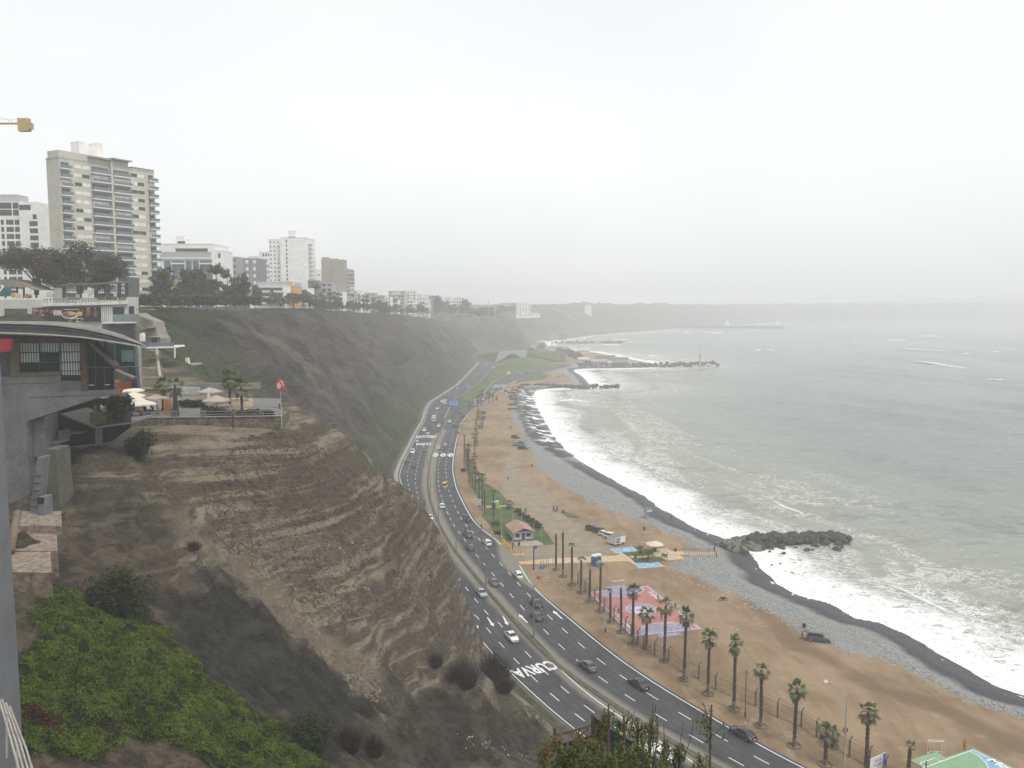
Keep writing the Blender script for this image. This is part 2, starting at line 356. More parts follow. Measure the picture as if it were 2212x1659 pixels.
 c=t.mix(t.attr('ivy'),c,(.018,.026,.009))
 h=t.math('ADD',t.math('MULTIPLY',fine,.6),t.math('MULTIPLY',mid,1.2));h=t.math('SUBTRACT',h,t.math('MULTIPLY',pebm,.25))
 rg=t.noise(t.pos((.022,.085,.05)),1,5,.6,.6);rg=t.math('ABSOLUTE',t.math('SUBTRACT',rg,.5));h=t.math('ADD',h,t.math('MULTIPLY',t.math('MULTIPLY',rg,t.attr('far')),38))
 o=link('cliff',me,None,t.done(c,t.bump(h,1.0,.5)));tag(o,kind='structure')
 return o
build_cliff()
# -- coast line
SEA=-1.6
COAST_PX=[('D',[(2212,1500),(2150,1480),(2080,1440),(2030,1410),(1960,1370),(1900,1345),(1850,1335),(1790,1305),(1730,1285),(1680,1262),(1650,1230),(1615,1190),(1540,1155),
             (1480,1130),(1440,1105),(1390,1070),(1340,1045),(1300,1025),(1260,1000),(1220,970),(1192,935),(1172,900),(1158,875),(1152,855),(1158,845),(1180,840),(1270,836),(1280,834),
             (1266,822),(1258,812),(1243,804),(1240,799),(1265,796),(1300,796),(1360,795),(1400,794),(1430,790),(1400,783),(1362,776),(1330,770),(1290,762),(1240,757),(1185,752),
             (1180,744),(1205,735),(1233,731),(1290,723),(1403,715),(1480,708),(1560,704),(1700,694),(1900,691),(2212,690)])]
COAST=[(330,5),(250,25),(170,68),(128,100),(103,124)]+[tuple(G(c,x,y,SEA))[:2]for c,Lp in COAST_PX for x,y in Lp]+[(9000,4300)]
LAND=COAST+[(9000,9000),(-4000,9000),(-4000,-200),(330,-200)]
COAST_S=COAST
def coast_sd(X,Y):
 """signed distance, + on land; and arc length"""
 d,s=segdist(X,Y,COAST_S);return np.where(inpoly(X,Y,LAND),d,-d),s
def edge_noise(X,Y):return 1.2*fbm(X/9,Y/9,201,3)
GRAV=[(175,30),(150,52),(120,82)]+[tuple(G(c,x,y))[:2]for c,Lp in[
 ('E',[(2200,880),(1900,780),(1750,700),(1560,610),(1400,520),(1100,450),(900,390),(700,270),(570,180),(330,60)]),('C',[(1850,620),(1700,540),(1500,470),(1690,300),(1600,270),(1450,180),(1200,90)]),
 ('A',[(2150,1640),(1950,1540),(1750,1430),(1620,1340),(1560,1250),(1520,1120),(1440,1000),(1370,900),(1370,800),(1380,680),(1450,610),(1700,575),(1900,560),(1850,500),(1750,450),(1700,425)])]for x,y in Lp]+[(250,1100)]
PARK=[G(c,*p)for c,p in[('B',(1190,600)),('B',(1440,830)),('B',(2212,800)),('C',(960,390)),('C',(1060,330)),('C',(860,210)),('C',(700,60)),('C',(560,0)),('A',(1700,1560)),('A',(1450,1380)),('A',(1380,1180)),('A',(1300,1250)),('B',(1300,130)),('B',(1500,280)),('B',(1900,640)),('B',(1780,700)),('B',(1450,760)),('B',(1350,700))]]
def build_ground():
 Ys=[58.]
 while Ys[-1]<1330:Ys.append(Ys[-1]*1.0052)
 Ys=np.array(Ys);x0=np.interp(Ys,[58,1000,1330],[0,0,0])+fL1(Ys)-9
 x0=np.where(Ys>985,np.interp(Ys,[985,1080,1330],[-60,-260,-260]),x0)
 xr=np.interp(Ys,[58,70,100,124,140,165,190,230,300,400,700,820,900,1330],[215,190,150,130,112,92,100,80,70,60,75,110,330,330])
 u=np.linspace(0,1,330);U,Y=np.meshgrid(u,Ys);X=x0[:,None]+U*(xr-x0)[:,None]
 sd,s=coast_sd(X,Y);sd=sd+edge_noise(X,Y)*sstep(20,5,np.abs(sd))
 Z=np.where(sd>0,SEA*sstep(13,0,sd),SEA-np.minimum(-sd*.12,3))
 gd,gs=segdist(X,Y,GRAV);g1,_=segdist(X,Y,COAST_S)
 GP=GRAV+[(900,1100),(900,30)];gb=np.where(inpoly(X,Y,GP),-gd,gd)
 sandz=(sd>14)&(gb>-3)
 Z=Z+np.where(sandz,.10*fbm(X/5,Y/5,77,4)*sstep(3,9,X-fR2(Y)),0)+np.where((sd>1)&(gb<0),.10*fbm(X/1.3,Y/1.3,79,3),0)
 Z=np.where(X<fR2(Y)+2.2,np.minimum(Z,0),Z)
 TB=[G('E',*q)[:2]for q in[(430,120),(560,230),(720,410),(850,450),(1200,660),(1600,780),(1900,920),(2212,1080),(2500,1250)]];tb,_=segdist(X,Y,TB);tb=sstep(3.2,.4,tb+1.8*fbm(X/3,Y/5,205,4))*sstep(-.4,.3,fbm(X/12,Y/12,207,2)+.25)
 me=grid_mesh('ground',X,Y,Z,dict(tb=tb,xl=fL1(Y)-X,cove=sstep(330,420,Y)*sstep(690,600,Y),sd=sd,gb=gb,park=softmask(X,Y,PARK,2.5,61,3.0),xr=X-fR2(Y)))
 t=NT('beach',.95,.15);p=t.pos();big=t.noise(p,.05,5,.62);mid=t.noise(p,.30,5,.6);fine=t.noise(p,2.5,5,.75);peb=t.voro(p,1.6);peb2=t.noise(p,2.8,3,.85)
 trk=t.noise(t.pos((.22,.05,1)),1,5,.6,1.2)
 sand=t.mix(t.step(t.math('ADD',t.math('MULTIPLY',big,.6),t.math('MULTIPLY',trk,.4)),.38,.62),(.190,.130,.075),(.295,.214,.132))
 sand=t.mix(t.step(mid,.55,.72),sand,(.31,.242,.165));sand=t.mix(t.math('MULTIPLY',t.step(fine,.58,.75),.5),sand,(.15,.105,.066))
 sand=t.mix(t.math('MULTIPLY',t.attr('tb'),.75),sand,(.15,.10,.058));park=t.mix(t.step(mid,.35,.65),(.225,.188,.14),(.29,.245,.18));sand=t.mix(t.math('MULTIPLY',t.attr('park'),t.step(t.noise(p,.12,4,.6),.25,.55,.45,1.)),sand,park)
 grav=t.mix(t.step(peb2,.38,.64),(.155,.157,.15),(.31,.31,.295));grav=t.mix(t.step(t.noise(p,2.2,2,.9),.60,.72),grav,(.46,.47,.46))
 wet=t.mix(t.step(peb2,.4,.7),(.035,.038,.042),(.10,.105,.11))
 gm=t.step(t.math('ADD',t.attr('gb'),t.math('MULTIPLY',t.math('SUBTRACT',t.noise(p,.22,6,.72),.5),9)),1.6,-1.2)
 c=t.mix(gm,sand,grav)
 wn_=t.math('MULTIPLY',t.math('SUBTRACT',t.noise(p,.10,5,.6),.5),9)
 sdc=t.math('SUBTRACT',t.math('ADD',t.attr('sd'),wn_),t.math('MULTIPLY',t.attr('cove'),7));c=t.mix(t.step(sdc,9.5,6.0),c,wet)
 fg=t.math('MULTIPLY',t.step(t.noise(t.pos((.02,.14,1)),1,3,.55,.3),.50,.57),t.step(t.math('ADD',t.attr('sd'),t.math('MULTIPLY',wn_,1.6)),15,5));c=t.mix(t.math('MULTIPLY',t.attr('cove'),fg),c,(.82,.83,.82))
 rg=t.step(t.attr('sd'),8,1.5,.95,.45)
 c=t.mix(t.step(t.attr('xl'),.2,.9),c,t.mix(t.step(mid,.4,.6),(.045,.050,.025),(.10,.088,.060)))
 o=link('ground',me,None,t.done(c,t.bump(t.math('ADD',fine,t.math('MULTIPLY',peb2,gm)),.8,.12),rg));tag(o,kind='structure')
build_ground()
# -- the sea
def build_sea():
 Ys=[40.]
 while Ys[-1]<7600:Ys.append(Ys[-1]*1.0062)
 Ys=np.array(Ys);u=np.concatenate([np.linspace(-.42,.02,90)[:-1],np.linspace(.02,.9,520)[:-1],np.linspace(.9,2.4,60)])
 U,Y=np.meshgrid(u,Ys);X=U*(Y+60);X=np.clip(X,-2400,8900)
 sd,s=coast_sd(X,Y);sd=sd+edge_noise(X,Y)*sstep(20,5,np.abs(sd));off=-sd
 A=sstep(4,40,off)*sstep(5000,900,Y)
 ph=off+16*fbm(X/120,Y/120,301,3)
 am=sstep(-.35,.5,fbm(X/90,Y/55,305,3))
 dirp=.39*Y+.92*X
 sw=np.sin(ph/31*2*np.pi)*.6*am*sstep(260,60,off)+np.sin((dirp+20*fbm(X/150,Y/150,309,3))/58*2*np.pi)*1.5*sstep(60,240,off)*sstep(-.5,.4,fbm(X/60,Y/170,307,3))
 res=sstep(2600,700,Y)
 Z=SEA+A*(sw+res*(.40*fbm(X/11,Y/7,311,4)+.14*fbm(X/3.5,Y/2.6,313,3)))
 keep=sd<30
 shore=np.stack([s,off,0*s],-1)
 me=grid_mesh('sea',X,Y,Z,dict(off=off,shore=shore),mask=keep)
 t=NT('water',.12,.34);p=t.pos();sh=t.attr('shore',True)
 deep=(.155,.172,.163);milky=(.26,.275,.225)
 turb=t.math('ADD',t.attr('off'),t.math('MULTIPLY',t.math('SUBTRACT',t.noise(p,.012,4,.6),.5),90))
 c=t.mix(t.step(turb,165,30),deep,milky)
 c=t.mix(t.math('MULTIPLY',t.step(t.noise(t.pos((.012,.045,1)),1,6,.72,1.0),.52,.66),.55),c,(.070,.080,.080))
 def stretched(a,b):
  m=t.n('VectorMath',operation='MULTIPLY');t.put(m.inputs[0],sh);t.put(m.inputs[1],(a,b,1));return m.outputs[0]
 warp=t.math('MULTIPLY',t.math('SUBTRACT',t.noise(stretched(.045,.03),1,4,.6),.5),26)
 o1=t.math('ADD',t.attr('off'),warp)
 solid=t.step(o1,20,10)
 holes=t.step(t.noise(p,.42,6,.72,1.0),.36,.52)
 solid=t.math('MULTIPLY',solid,t.step(t.math('ADD',holes,t.step(o1,10,2)),.1,.9))
 n1=t.noise(p,.11,7,.66,1.6);lace=t.step(t.math('ABSOLUTE',t.math('SUBTRACT',n1,.5)),.035,.004)
 n2=t.noise(t.pos((.35,.5,1)),1,5,.65,1.0);lace=t.math('MAXIMUM',lace,t.math('MULTIPLY',t.step(t.math('ABSOLUTE',t.math('SUBTRACT',n2,.5)),.04,.005),t.step(o1,52,20)))
 patch=t.step(t.noise(stretched(.011,.045),1,4,.62,.8),.43,.57)
 lz=t.math('MULTIPLY',t.math('MULTIPLY',lace,patch),t.step(o1,110,35))
 froth=t.math('MULTIPLY',t.math('MULTIPLY',t.step(t.noise(p,.5,5,.8),.50,.66),t.step(t.noise(stretched(.012,.05),1,4,.6,.5),.53,.63)),t.step(o1,85,30))
 foam=t.math('MAXIMUM',solid,t.math('MAXIMUM',t.math('MULTIPLY',lz,.85),t.math('MULTIPLY',froth,.55)),clamp=True)
 c=t.mix(foam,c,t.mix(t.step(o1,22,40),t.mix(t.step(t.noise(p,.7,5,.7,.6),.50,.66),(.86,.87,.85),(.52,.55,.53)),(.66,.67,.58)))
 w1=t.noise(t.pos((.30,.75,1)),1,4,.6);w2=t.noise(t.pos((.06,.16,1)),1,4,.6)
 nrm=t.bump(t.math('ADD',t.math('MULTIPLY',w1,.8),t.math('MULTIPLY',w2,2.4)),.9,1.1)
 o=link('sea',me,None,t.done(c,nrm,t.math('ADD',.14,t.math('MULTIPLY',foam,.6))));tag(o,kind='structure')
build_sea()
# -- second headland and the far coast
def build_far():
 t=NT('far_slope',.95,.1);p=t.pos()
 c=t.mix(t.step(t.noise(t.pos((.03,.03,.06)),1,6,.65,.6),.36,.64),(.050,.052,.044),(.115,.105,.088))
 c=t.mix(t.math('MULTIPLY',t.step(t.noise(p,.035,5,.6),.5,.6),.7),c,(.035,.048,.022));far_m=t.done(c)
 FT=[(-400,1075),(-150,1075),(-60,1088),(-20,1100),(8,1118),(24,1150),(30,1200),(24,1290),(-20,1400),(-150,1500),(-500,1560)]
 xs=np.arange(-700,60,4.);ys=np.arange(1050,1580,4.);X,Y=np.meshgrid(xs,ys)
 d,_=segdist(X,Y,FT);ins=inpoly(X,Y,FT+[(-900,1560),(-900,1075)])
 d=np.where(ins,d,-d);top=np.interp(X,[-700,-150,-60,-10,30],[56,52,50,45,30]);k=np.clip(d/46,0,1)
 Z=top*(1-(1-k)**1.8)+sstep(0,15,d)*sstep(70,30,d)*(6*(1-2.6*np.abs(fbm((X+Y*.3)/30,Y/90,401,3))))+1.5*fbm(X/12,Y/12,405,3)*sstep(2,20,d)
 Z=np.where(d>0,Z,-1)
 tag(link('headland',grid_mesh('headland',X,Y,Z),None,far_m),kind='structure')
 CO=[(-300,1480),(10,1440),(60,1480)]+[tuple(G('D',x,y,SEA))[:2]for x,y in[(1225,733),(1290,723.5),(1403,715.5),(1480,709),(1560,704.5),(1700,694.5),(1900,691.5),(2212,690)]]+[(4200,3900),(8800,4300)]
 u=np.linspace(-40,900,70);seg=smooth_poly(CO,1);P=[]
 L=[0]
 for a,b in zip(seg[:-1],seg[1:]):L.append(L[-1]+float(np.linalg.norm(b-a)))
 s=np.linspace(0,L[-1],700);sx=np.interp(s,L,[a[0]for a in seg]);sy=np.interp(s,L,[a[1]for a in seg])
 dx=np.gradient(sx);dy=np.gradient(sy);
 for _ in range(12):dx=np.convolve(np.pad(dx,4,mode='edge'),np.ones(9)/9,'valid');dy=np.convolve(np.pad(dy,4,mode='edge'),np.ones(9)/9,'valid')
 nl=np.hypot(dx,dy);nx,ny=-dy/nl,dx/nl
 uu=np.concatenate([np.linspace(-30,320,60),[450,700,1100,1600]]);U,S=np.meshgrid(uu,s)
 X=sx[:,None]+nx[:,None]*U;Y=sy[:,None]+ny[:,None]*U
 topz=np.interp(S,[0,300,900,1800,3200,9000],[54,56,58,54,60,60]);base=26+14*fbm(S/150,S*0,431,3)
 k=np.clip((U-base)/115,0,1)
 Z=topz*(1-(1-k)**1.6)+sstep(30,60,U)*sstep(180,120,U)*9*(1-2.5*np.abs(fbm(S/55,U/200,411,3)))
 Z=np.where(U<base,np.interp(U/base,[-2,0,.3,1],[-4,SEA,.2,1.5]),Z+1.5);Z=Z+8*fbm(X/45,Y/45,415,4)*sstep(60,150,U)
 tag(link('far_coast',grid_mesh('far_coast',X,Y,Z),None,far_m),kind='structure')
 xs=np.linspace(1700,6600,160);ys=np.linspace(4350,7300,80);X,Y=np.meshgrid(xs,ys)
 Z=55+90*np.exp(-((X-4300)/1500)**2-((Y-5800)/900)**2)*(1+.3*fbm(X/400,Y/400,421,4))+10*fbm(X/200,Y/200,423,3)
 tag(link('hills',grid_mesh('hills',X,Y,np.minimum(Z,128)),None,far_m),kind='structure')
build_far()
tag(link('plateau',soup_mesh('plateau',[(-2450,1020,52),(-140,1020,48),(-140,1560,48),(-140,7600,50),(-2450,7600,50),(-2450,1560,52),(-2450,16,62),(-880,16,62),(-880,1020,50)],[(0,1,2,5),(5,2,3,4),(6,7,8,0)]),None,simple('plateau_soil',(.12,.12,.09),.95)),kind='structure')
# -- roads
def strip(name,Ys,fa,fb,n,z,mat,kind='structure',parent=None,attrs=None):
 """sheet between two edge lines X = fa(Y), fb(Y)"""
 Ys=np.asarray(Ys,float);u=np.linspace(0,1,n);U,Y=np.meshgrid(u,Ys);a=fa(Ys)[:,None];b=fb(Ys)[:,None];X=a+(b-a)*U
 o=link(name,grid_mesh(name,X,Y,0*X+z,dict(ul=(X-a),ur=(b-X))),parent,mat)
 if kind:tag(o,kind=kind)
 return o
def asphalt():
 t=NT('asphalt',.88,.25);p=t.pos();st=t.noise(t.pos((.5,.06,1)),1,4,.6);f=t.noise(p,9,3,.8);m=t.noise(p,.25,5,.6)
 c=t.mix(t.step(t.math('ADD',t.math('MULTIPLY',st,.5),t.math('MULTIPLY',m,.5)),.35,.65),(.040,.043,.046),(.072,.075,.078))
 c=t.mix(t.math('MULTIPLY',f,.22),c,(.12,.12,.115));c=t.mix(t.math('MULTIPLY',t.step(t.noise(t.pos((.12,.03,1)),1,2,.5,.3),.56,.60),.5),c,(.034,.036,.038));dn=t.math('MULTIPLY',t.math('SUBTRACT',m,.5),1.6)
 c=t.mix(t.math('MULTIPLY',t.step(t.math('SINE',t.math('MULTIPLY',t.attr('dl'),3.7)),-.2,1.0),t.math('MULTIPLY',st,.55)),c,(.030,.031,.033));crk=t.math('MULTIPLY',t.step(t.math('ABSOLUTE',t.math('SUBTRACT',t.noise(t.pos((.25,.12,1)),1,4,.5,.4),.5)),.006,.001),.45);c=t.mix(crk,c,(.03,.03,.03))
 d=t.step(t.math('ADD',t.math('MINIMUM',t.attr('dl'),t.attr('dr')),dn),1.9,.2);c=t.mix(t.math('MULTIPLY',d,.8),c,(.235,.215,.17))
 return t.done(c,t.bump(f,.3,.02))
M_ASPH=asphalt()
YR=np.concatenate([np.arange(30,260,1.5),np.arange(260,1010,4)])
def carriage(name,fa,fb,ymax,dusty_l,dusty_r,pad=(.5,.5)):
 Ys=YR[YR<=ymax];n=28;u=np.linspace(0,1,n);U,Y=np.meshgrid(u,Ys);a=fa(Ys)[:,None]-pad[0];b=fb(Ys)[:,None]+pad[1];X=a+(b-a)*U
 dl=X-a+dusty_l(Y);dr=b-X+dusty_r(Y)
 o=link(name,grid_mesh(name,X,Y,0*X+.03,dict(dl=dl,dr=dr)),None,M_ASPH);return tag(o,kind='structure')
road_s=carriage('road',fL1,fR1,1000,lambda Y:1.0+0*Y,lambda Y:np.where(Y<420,-1.2,1.5),(.6,.9))
apron=lambda Y:2.0-5.5*np.exp(-((Y-205)/20)**2)
road_n=carriage('road',fL2,fR2,905,lambda Y:np.where(Y<430,-.9,2.0),apron,(.2,.5))
WHITE=simple('road_paint',(.72,.73,.72),.7,.12,3.)
def polyline_quads(pts,w):
 """ribbon of width w along xy points"""
 V=[];n=len(pts)
 for i,p in enumerate(pts):
  a=pts[max(i-1,0)];b=pts[min(i+1,n-1)];d=Vector((b[0]-a[0],b[1]-a[1])).normalized();q=Vector((-d.y,d.x))*w/2
  V+=[(p[0]+q.x,p[1]+q.y),(p[0]-q.x,p[1]-q.y)]
 return V
def ribbon(name,pts,w,z,mat,parent=None):
 V=[(x,y,z)for x,y in polyline_quads(pts,w)];Q=[(2*i,2*i+1,2*i+3,2*i+2)for i in range(len(pts)-1)]
 return link(name,soup_mesh(name,V,Q),parent,mat)
def lane_xy(fa,fb,u,y):return float(fa(y)+(fb(y)-fa(y))*u)
def dashes(fa,fb,u,y0,y1,parent,phase=0,gap=None,w=.16):
 V=[];Q=[];y=y0;s=-phase;on=False;P=7.75;pts=[]
 prev=None;yy=y0
 while yy<y1:
  x=lane_xy(fa,fb,u,yy)
  if prev is not None:s+=math.hypot(x-prev[0],yy-prev[1])
  prev=(x,yy);inside=(s%P)<3.15 and not(gap and any(a<yy<b for a,b in gap))
  if inside:pts.append(prev)
  elif pts:
   if len(pts)>1:
    W=polyline_quads([pts[0],pts[len(pts)//2],pts[-1]],w);k=len(V);V+=[(a,b,.042)for a,b in W];Q+=[(k,k+1,k+3,k+2),(k+2,k+3,k+5,k+4)]
   pts=[]
  yy+=.2
 return link('lane_dashes',soup_mesh('lane_dashes',V,Q),parent,WHITE)
CG=[(123.5,127.5)]
for u in(1/3,2/3):
 dashes(fL1,lambda y:fR1(y)-1.0*(y>170),u,60,380,road_s,phase=2.6 if u<.5 else 5.6);dashes(fL2,fR2 if u>.5 else fR2,u,60,172,road_n,phase=3+3*u)
f3=lambda y:np.where(y<172,fR2(y),np.where(y<232,np.interp(y,[172,232],[float(fR2(172)),float(fR2(232))]),fR2(y)))
for u in(1/3,2/3):dashes(fL2,f3,u,172,430,road_n,phase=1+u)
dashes(fL1,fR1,.5,470,900,road_s)
dashes(fL2,fR2,.5,460,860,road_n)
def edge_line(f,off,y0,y1,parent,w=.16):
 ys=np.arange(y0,y1,2.);ribbon('edge_line',[(float(f(y))+off,y)for y in ys],w,.044,WHITE,parent)
edge_line(fL1,.25,60,995,road_s);edge_line(fR2,-.2,60,205,road_n,.2);edge_line(fR2,-.2,222,900,road_n,.26);edge_line(fR1,-.1,60,150,road_s,.2);edge_line(fR1,-.2,470,990,road_s,.2);edge_line(fL2,.3,560,900,road_n,.2)
def flat_mesh(name,polys,z,mat,parent,M):
 bm=bmesh.new()
 for P in polys:
  vs_=[bm.verts.new(M@Vector((x,y,z)))for x,y in P];bm.faces.new(vs_)
 me=bpy.data.meshes.new(name);bm.to_mesh(me);bm.free()
 return link(name,me,parent,mat)
def frame(p,d):
 """matrix with origin p, local y along d (ground)"""
 d=Vector((d[0],d[1],0)).normalized();r=Vector((d.y,-d.x,0))
 return Matrix(((r.x,d.x,0,p[0]),(r.y,d.y,0,p[1]),(0,0,1,0),(0,0,0,1)))
def arrow(p,d,parent,L=5.2):
 flat_mesh('direction_arrow',[[(-.12,-L/2),(.12,-L/2),(.22,L/2-1.6),(-.22,L/2-1.6)],[(-.5,L/2-1.6),(.5,L/2-1.6),(0,L/2)]],.046,WHITE,parent,frame(p,d))
for a,b in[((1165,1478),(1222,1560)),((1330,1460),(1380,1552)),((985,1500),(1055,1588))]:
 pa=G('B',*a);pb=G('B',*b);arrow((pa+pb)/2,pb-pa,road_s)
for a,b in[((1590,1525),(1505,1440)),((1972,1485),(1875,1400))]:
 pa=G('B',*a);pb=G('B',*b);arrow((pa+pb)/2,pb-pa,road_n)
def text_mesh(txt,size=1,extrude=0,bold=.02,spacing=1.0,shear=0):
 c=bpy.data.curves.new('t','FONT');c.body=txt;c.size=size;c.extrude=extrude;c.offset=bold;c.align_x='CENTER';c.align_y='CENTER';c.space_character=spacing;c.shear=shear;c.resolution_u=3
 o=bpy.data.objects.new('t',c);COL.objects.link(o);bpy.context.view_layer.update()
 me=bpy.data.meshes.new_from_object(o.evaluated_get(bpy.context.evaluated_depsgraph_get()));bpy.data.objects.remove(o);bpy.data.curves.remove(c)
 return me
def text_on(name,txt,p,xdir,ydir,w,h,mat,parent=None,bold=.02,spacing=1.0,shear=0):
 """text fitted into w x h, centred at p, in the plane of xdir / ydir"""
 me=text_mesh(txt,1,0,bold,spacing,shear);co=np.array([v.co[:]for v in me.vertices]);lo=co.min(0);hi=co.max(0)
 sx=w/(hi[0]-lo[0]);sy=h/(hi[1]-lo[1]);c=(lo+hi)/2;xd=Vector(xdir).normalized();yd=Vector(ydir).normalized()
 for v in me.vertices:q=v.co;v.co=Vector(p)+xd*((q.x-c[0])*sx)+yd*((q.y-c[1])*sy)
 return link(name,me,parent,mat)
ce=(G('R',600,415)+G('R',690,490)+G('R',890,455)+G('R',810,380))/4;ce.z=.046
xd=(G('R',600,415)-G('R',815,385));yd=G('R',640,400)-G('R',760,490);ydir=Vector((-xd.y,xd.x,0))
rd=Vector((float(fL1(120)-fL1(130)),-10,0)).normalized()
text_on('lettering','CURVA',ce,Vector((rd.y,-rd.x,0)),rd,8.6,3.9,WHITE,road_s,.03)
for w_,(x,y),wd in(('CURVA',(590,1103),7.2),('DESPACIO',(615,1038),9.8)):
 c=G('A',x,y,.046);r2=Vector((float(fL1(c.y-20)-fL1(c.y+20)),-40,0)).normalized();text_on('lettering',w_,c,Vector((r2.y,-r2.x,0)),r2,wd,7.5,WHITE,road_s,.03)
for x in(696,762,827):
 c=G('A',x,1197,.046);pts=[(1.25*math.cos(a),4.0*math.sin(a))for a in np.linspace(0,2*math.pi,24,endpoint=False)]
 r2=Vector((float(fR2(c.y+20)-fR2(c.y-20)),40,0));flat_mesh('speed_marking',[pts],0,WHITE,road_n,Matrix.Translation((0,0,.046))@frame(c,r2))
 text_on('lettering','100',c+Vector((0,0,.004)),(1,0,0),(0,1,0),1.7,4.0,M_ASPH,road_n,.03)
for x,y,w_ in((1260,590,'SOLO LIVIANOS'),(1235,606,'CARRIL IZQUIERDO')):
 c=G('A',x,y,.046);text_on('lettering',w_,c,(1,0,0),(0,1,0),9.5,6,WHITE,road_n,.04)
def extrude_strip(name,Ys,fa,fb,z0,z1,mat,parent=None,attrs=None):
 V=[];Q=[]
 for y in Ys:a=float(fa(y));b=float(fb(y));V+=[(a,y,z0),(a,y,z1),(b,y,z1),(b,y,z0)]
 for i in range(len(Ys)-1):
  k=4*i;Q+=[(k,k+1,k+5,k+4),(k+1,k+2,k+6,k+5),(k+2,k+3,k+7,k+6)]
 Q.append((0,3,2,1));k=4*(len(Ys)-1);Q.append((k,k+1,k+2,k+3))
 return link(name,soup_mesh(name,V,Q),parent,mat)
M_KERB=simple('kerb_concrete',(.20,.19,.16),.9,.3,.8)
M_SOIL=simple('median_soil',(.10,.088,.062),.95,.4,.6,bump=.05)
ys=np.arange(40,452,2.)
tag(extrude_strip('median',ys,lambda y:float(fL2(y))-.95,lambda y:float(fL2(y))-.25,-.1,.55,M_KERB),kind='structure')
tag(extrude_strip('median',ys,lambda y:float(fL2(y))-.80,lambda y:float(fL2(y))-.40,.5,.58,M_SOIL),kind='structure')
M_PAVE=simple('pavement_concrete',(.27,.26,.235),.9,.15,.5)
tag(extrude_strip('pavement',np.arange(200,985,4.),lambda y:float(fL1(y))-2.3,lambda y:float(fL1(y))-.6,-.1,.15,M_PAVE),kind='structure')
M_GRASS=NT('lawn',.95,.15);_p=M_GRASS.pos();M_GRASS=M_GRASS.done(M_GRASS.mix(M_GRASS.step(M_GRASS.math('ADD',M_GRASS.math('MULTIPLY',M_GRASS.noise(_p,.15,5,.6),.6),M_GRASS.math('MULTIPLY',M_GRASS.noise(_p,3,4,.8),.4)),.38,.62),(.040,.070,.016),(.105,.135,.042)),M_GRASS.bump(M_GRASS.noise(_p,6,3,.8),.8,.1))
def green_bank():
 Ys=np.concatenate([np.arange(462,700,2.),np.arange(700,990,4.)]);u=np.linspace(0,1,16);U,Y=np.meshgrid(u,Ys)
 a=fR1(Ys)+.9;b=np.where(Ys<900,fL2(Ys),np.interp(Ys,[900,990],[float(fL2(900)),60]))-.3;b=np.maximum(b,a+.5);X=a[:,None]+(b-a)[:,None]*U
 w=(b-a)[:,None];Z=.06+np.minimum(w,34)*.20*np.sin(np.clip(U*1.0,0,1)*math.pi)**.8*sstep(520,640,Y)*(1-.3*U)+.15*fbm(X/4,Y/4,503,3)*sstep(0,.2,U)*sstep(1,.8,U)
 tag(link('lawn',grid_mesh('lawn',X,Y,Z),None,M_GRASS),kind='structure')
green_bank()
def build_haze():
 x0,x1,y0,y1,z0,z1=-2500,9000,-120,7700,-9,130
 V=[(x,y,z)for x in(x0,x1)for y in(y0,y1)for z in(z0,z1)];Q=[(0,1,3,2),(4,6,7,5),(0,4,5,1),(2,3,7,6),(0,2,6,4),(1,5,7,3)]
 m=bpy.data.materials.new('haze');m.use_nodes=True;nt=m.node_tree;nt.nodes.clear();v=nt.nodes.new('ShaderNodeVolumePrincipled');o=nt.nodes.new('ShaderNodeOutputMaterial')
 v.inputs['Color'].default_value=(.99,.995,1,1);v.inputs['Density'].default_value=HAZE;v.inputs['Anisotropy'].default_value=.05
 nt.links.new(v.outputs[0],o.inputs['Volume']);tag(link('haze',soup_mesh('haze',V,Q),None,m),kind='stuff')
HAZE=5.5e-4
build_haze()
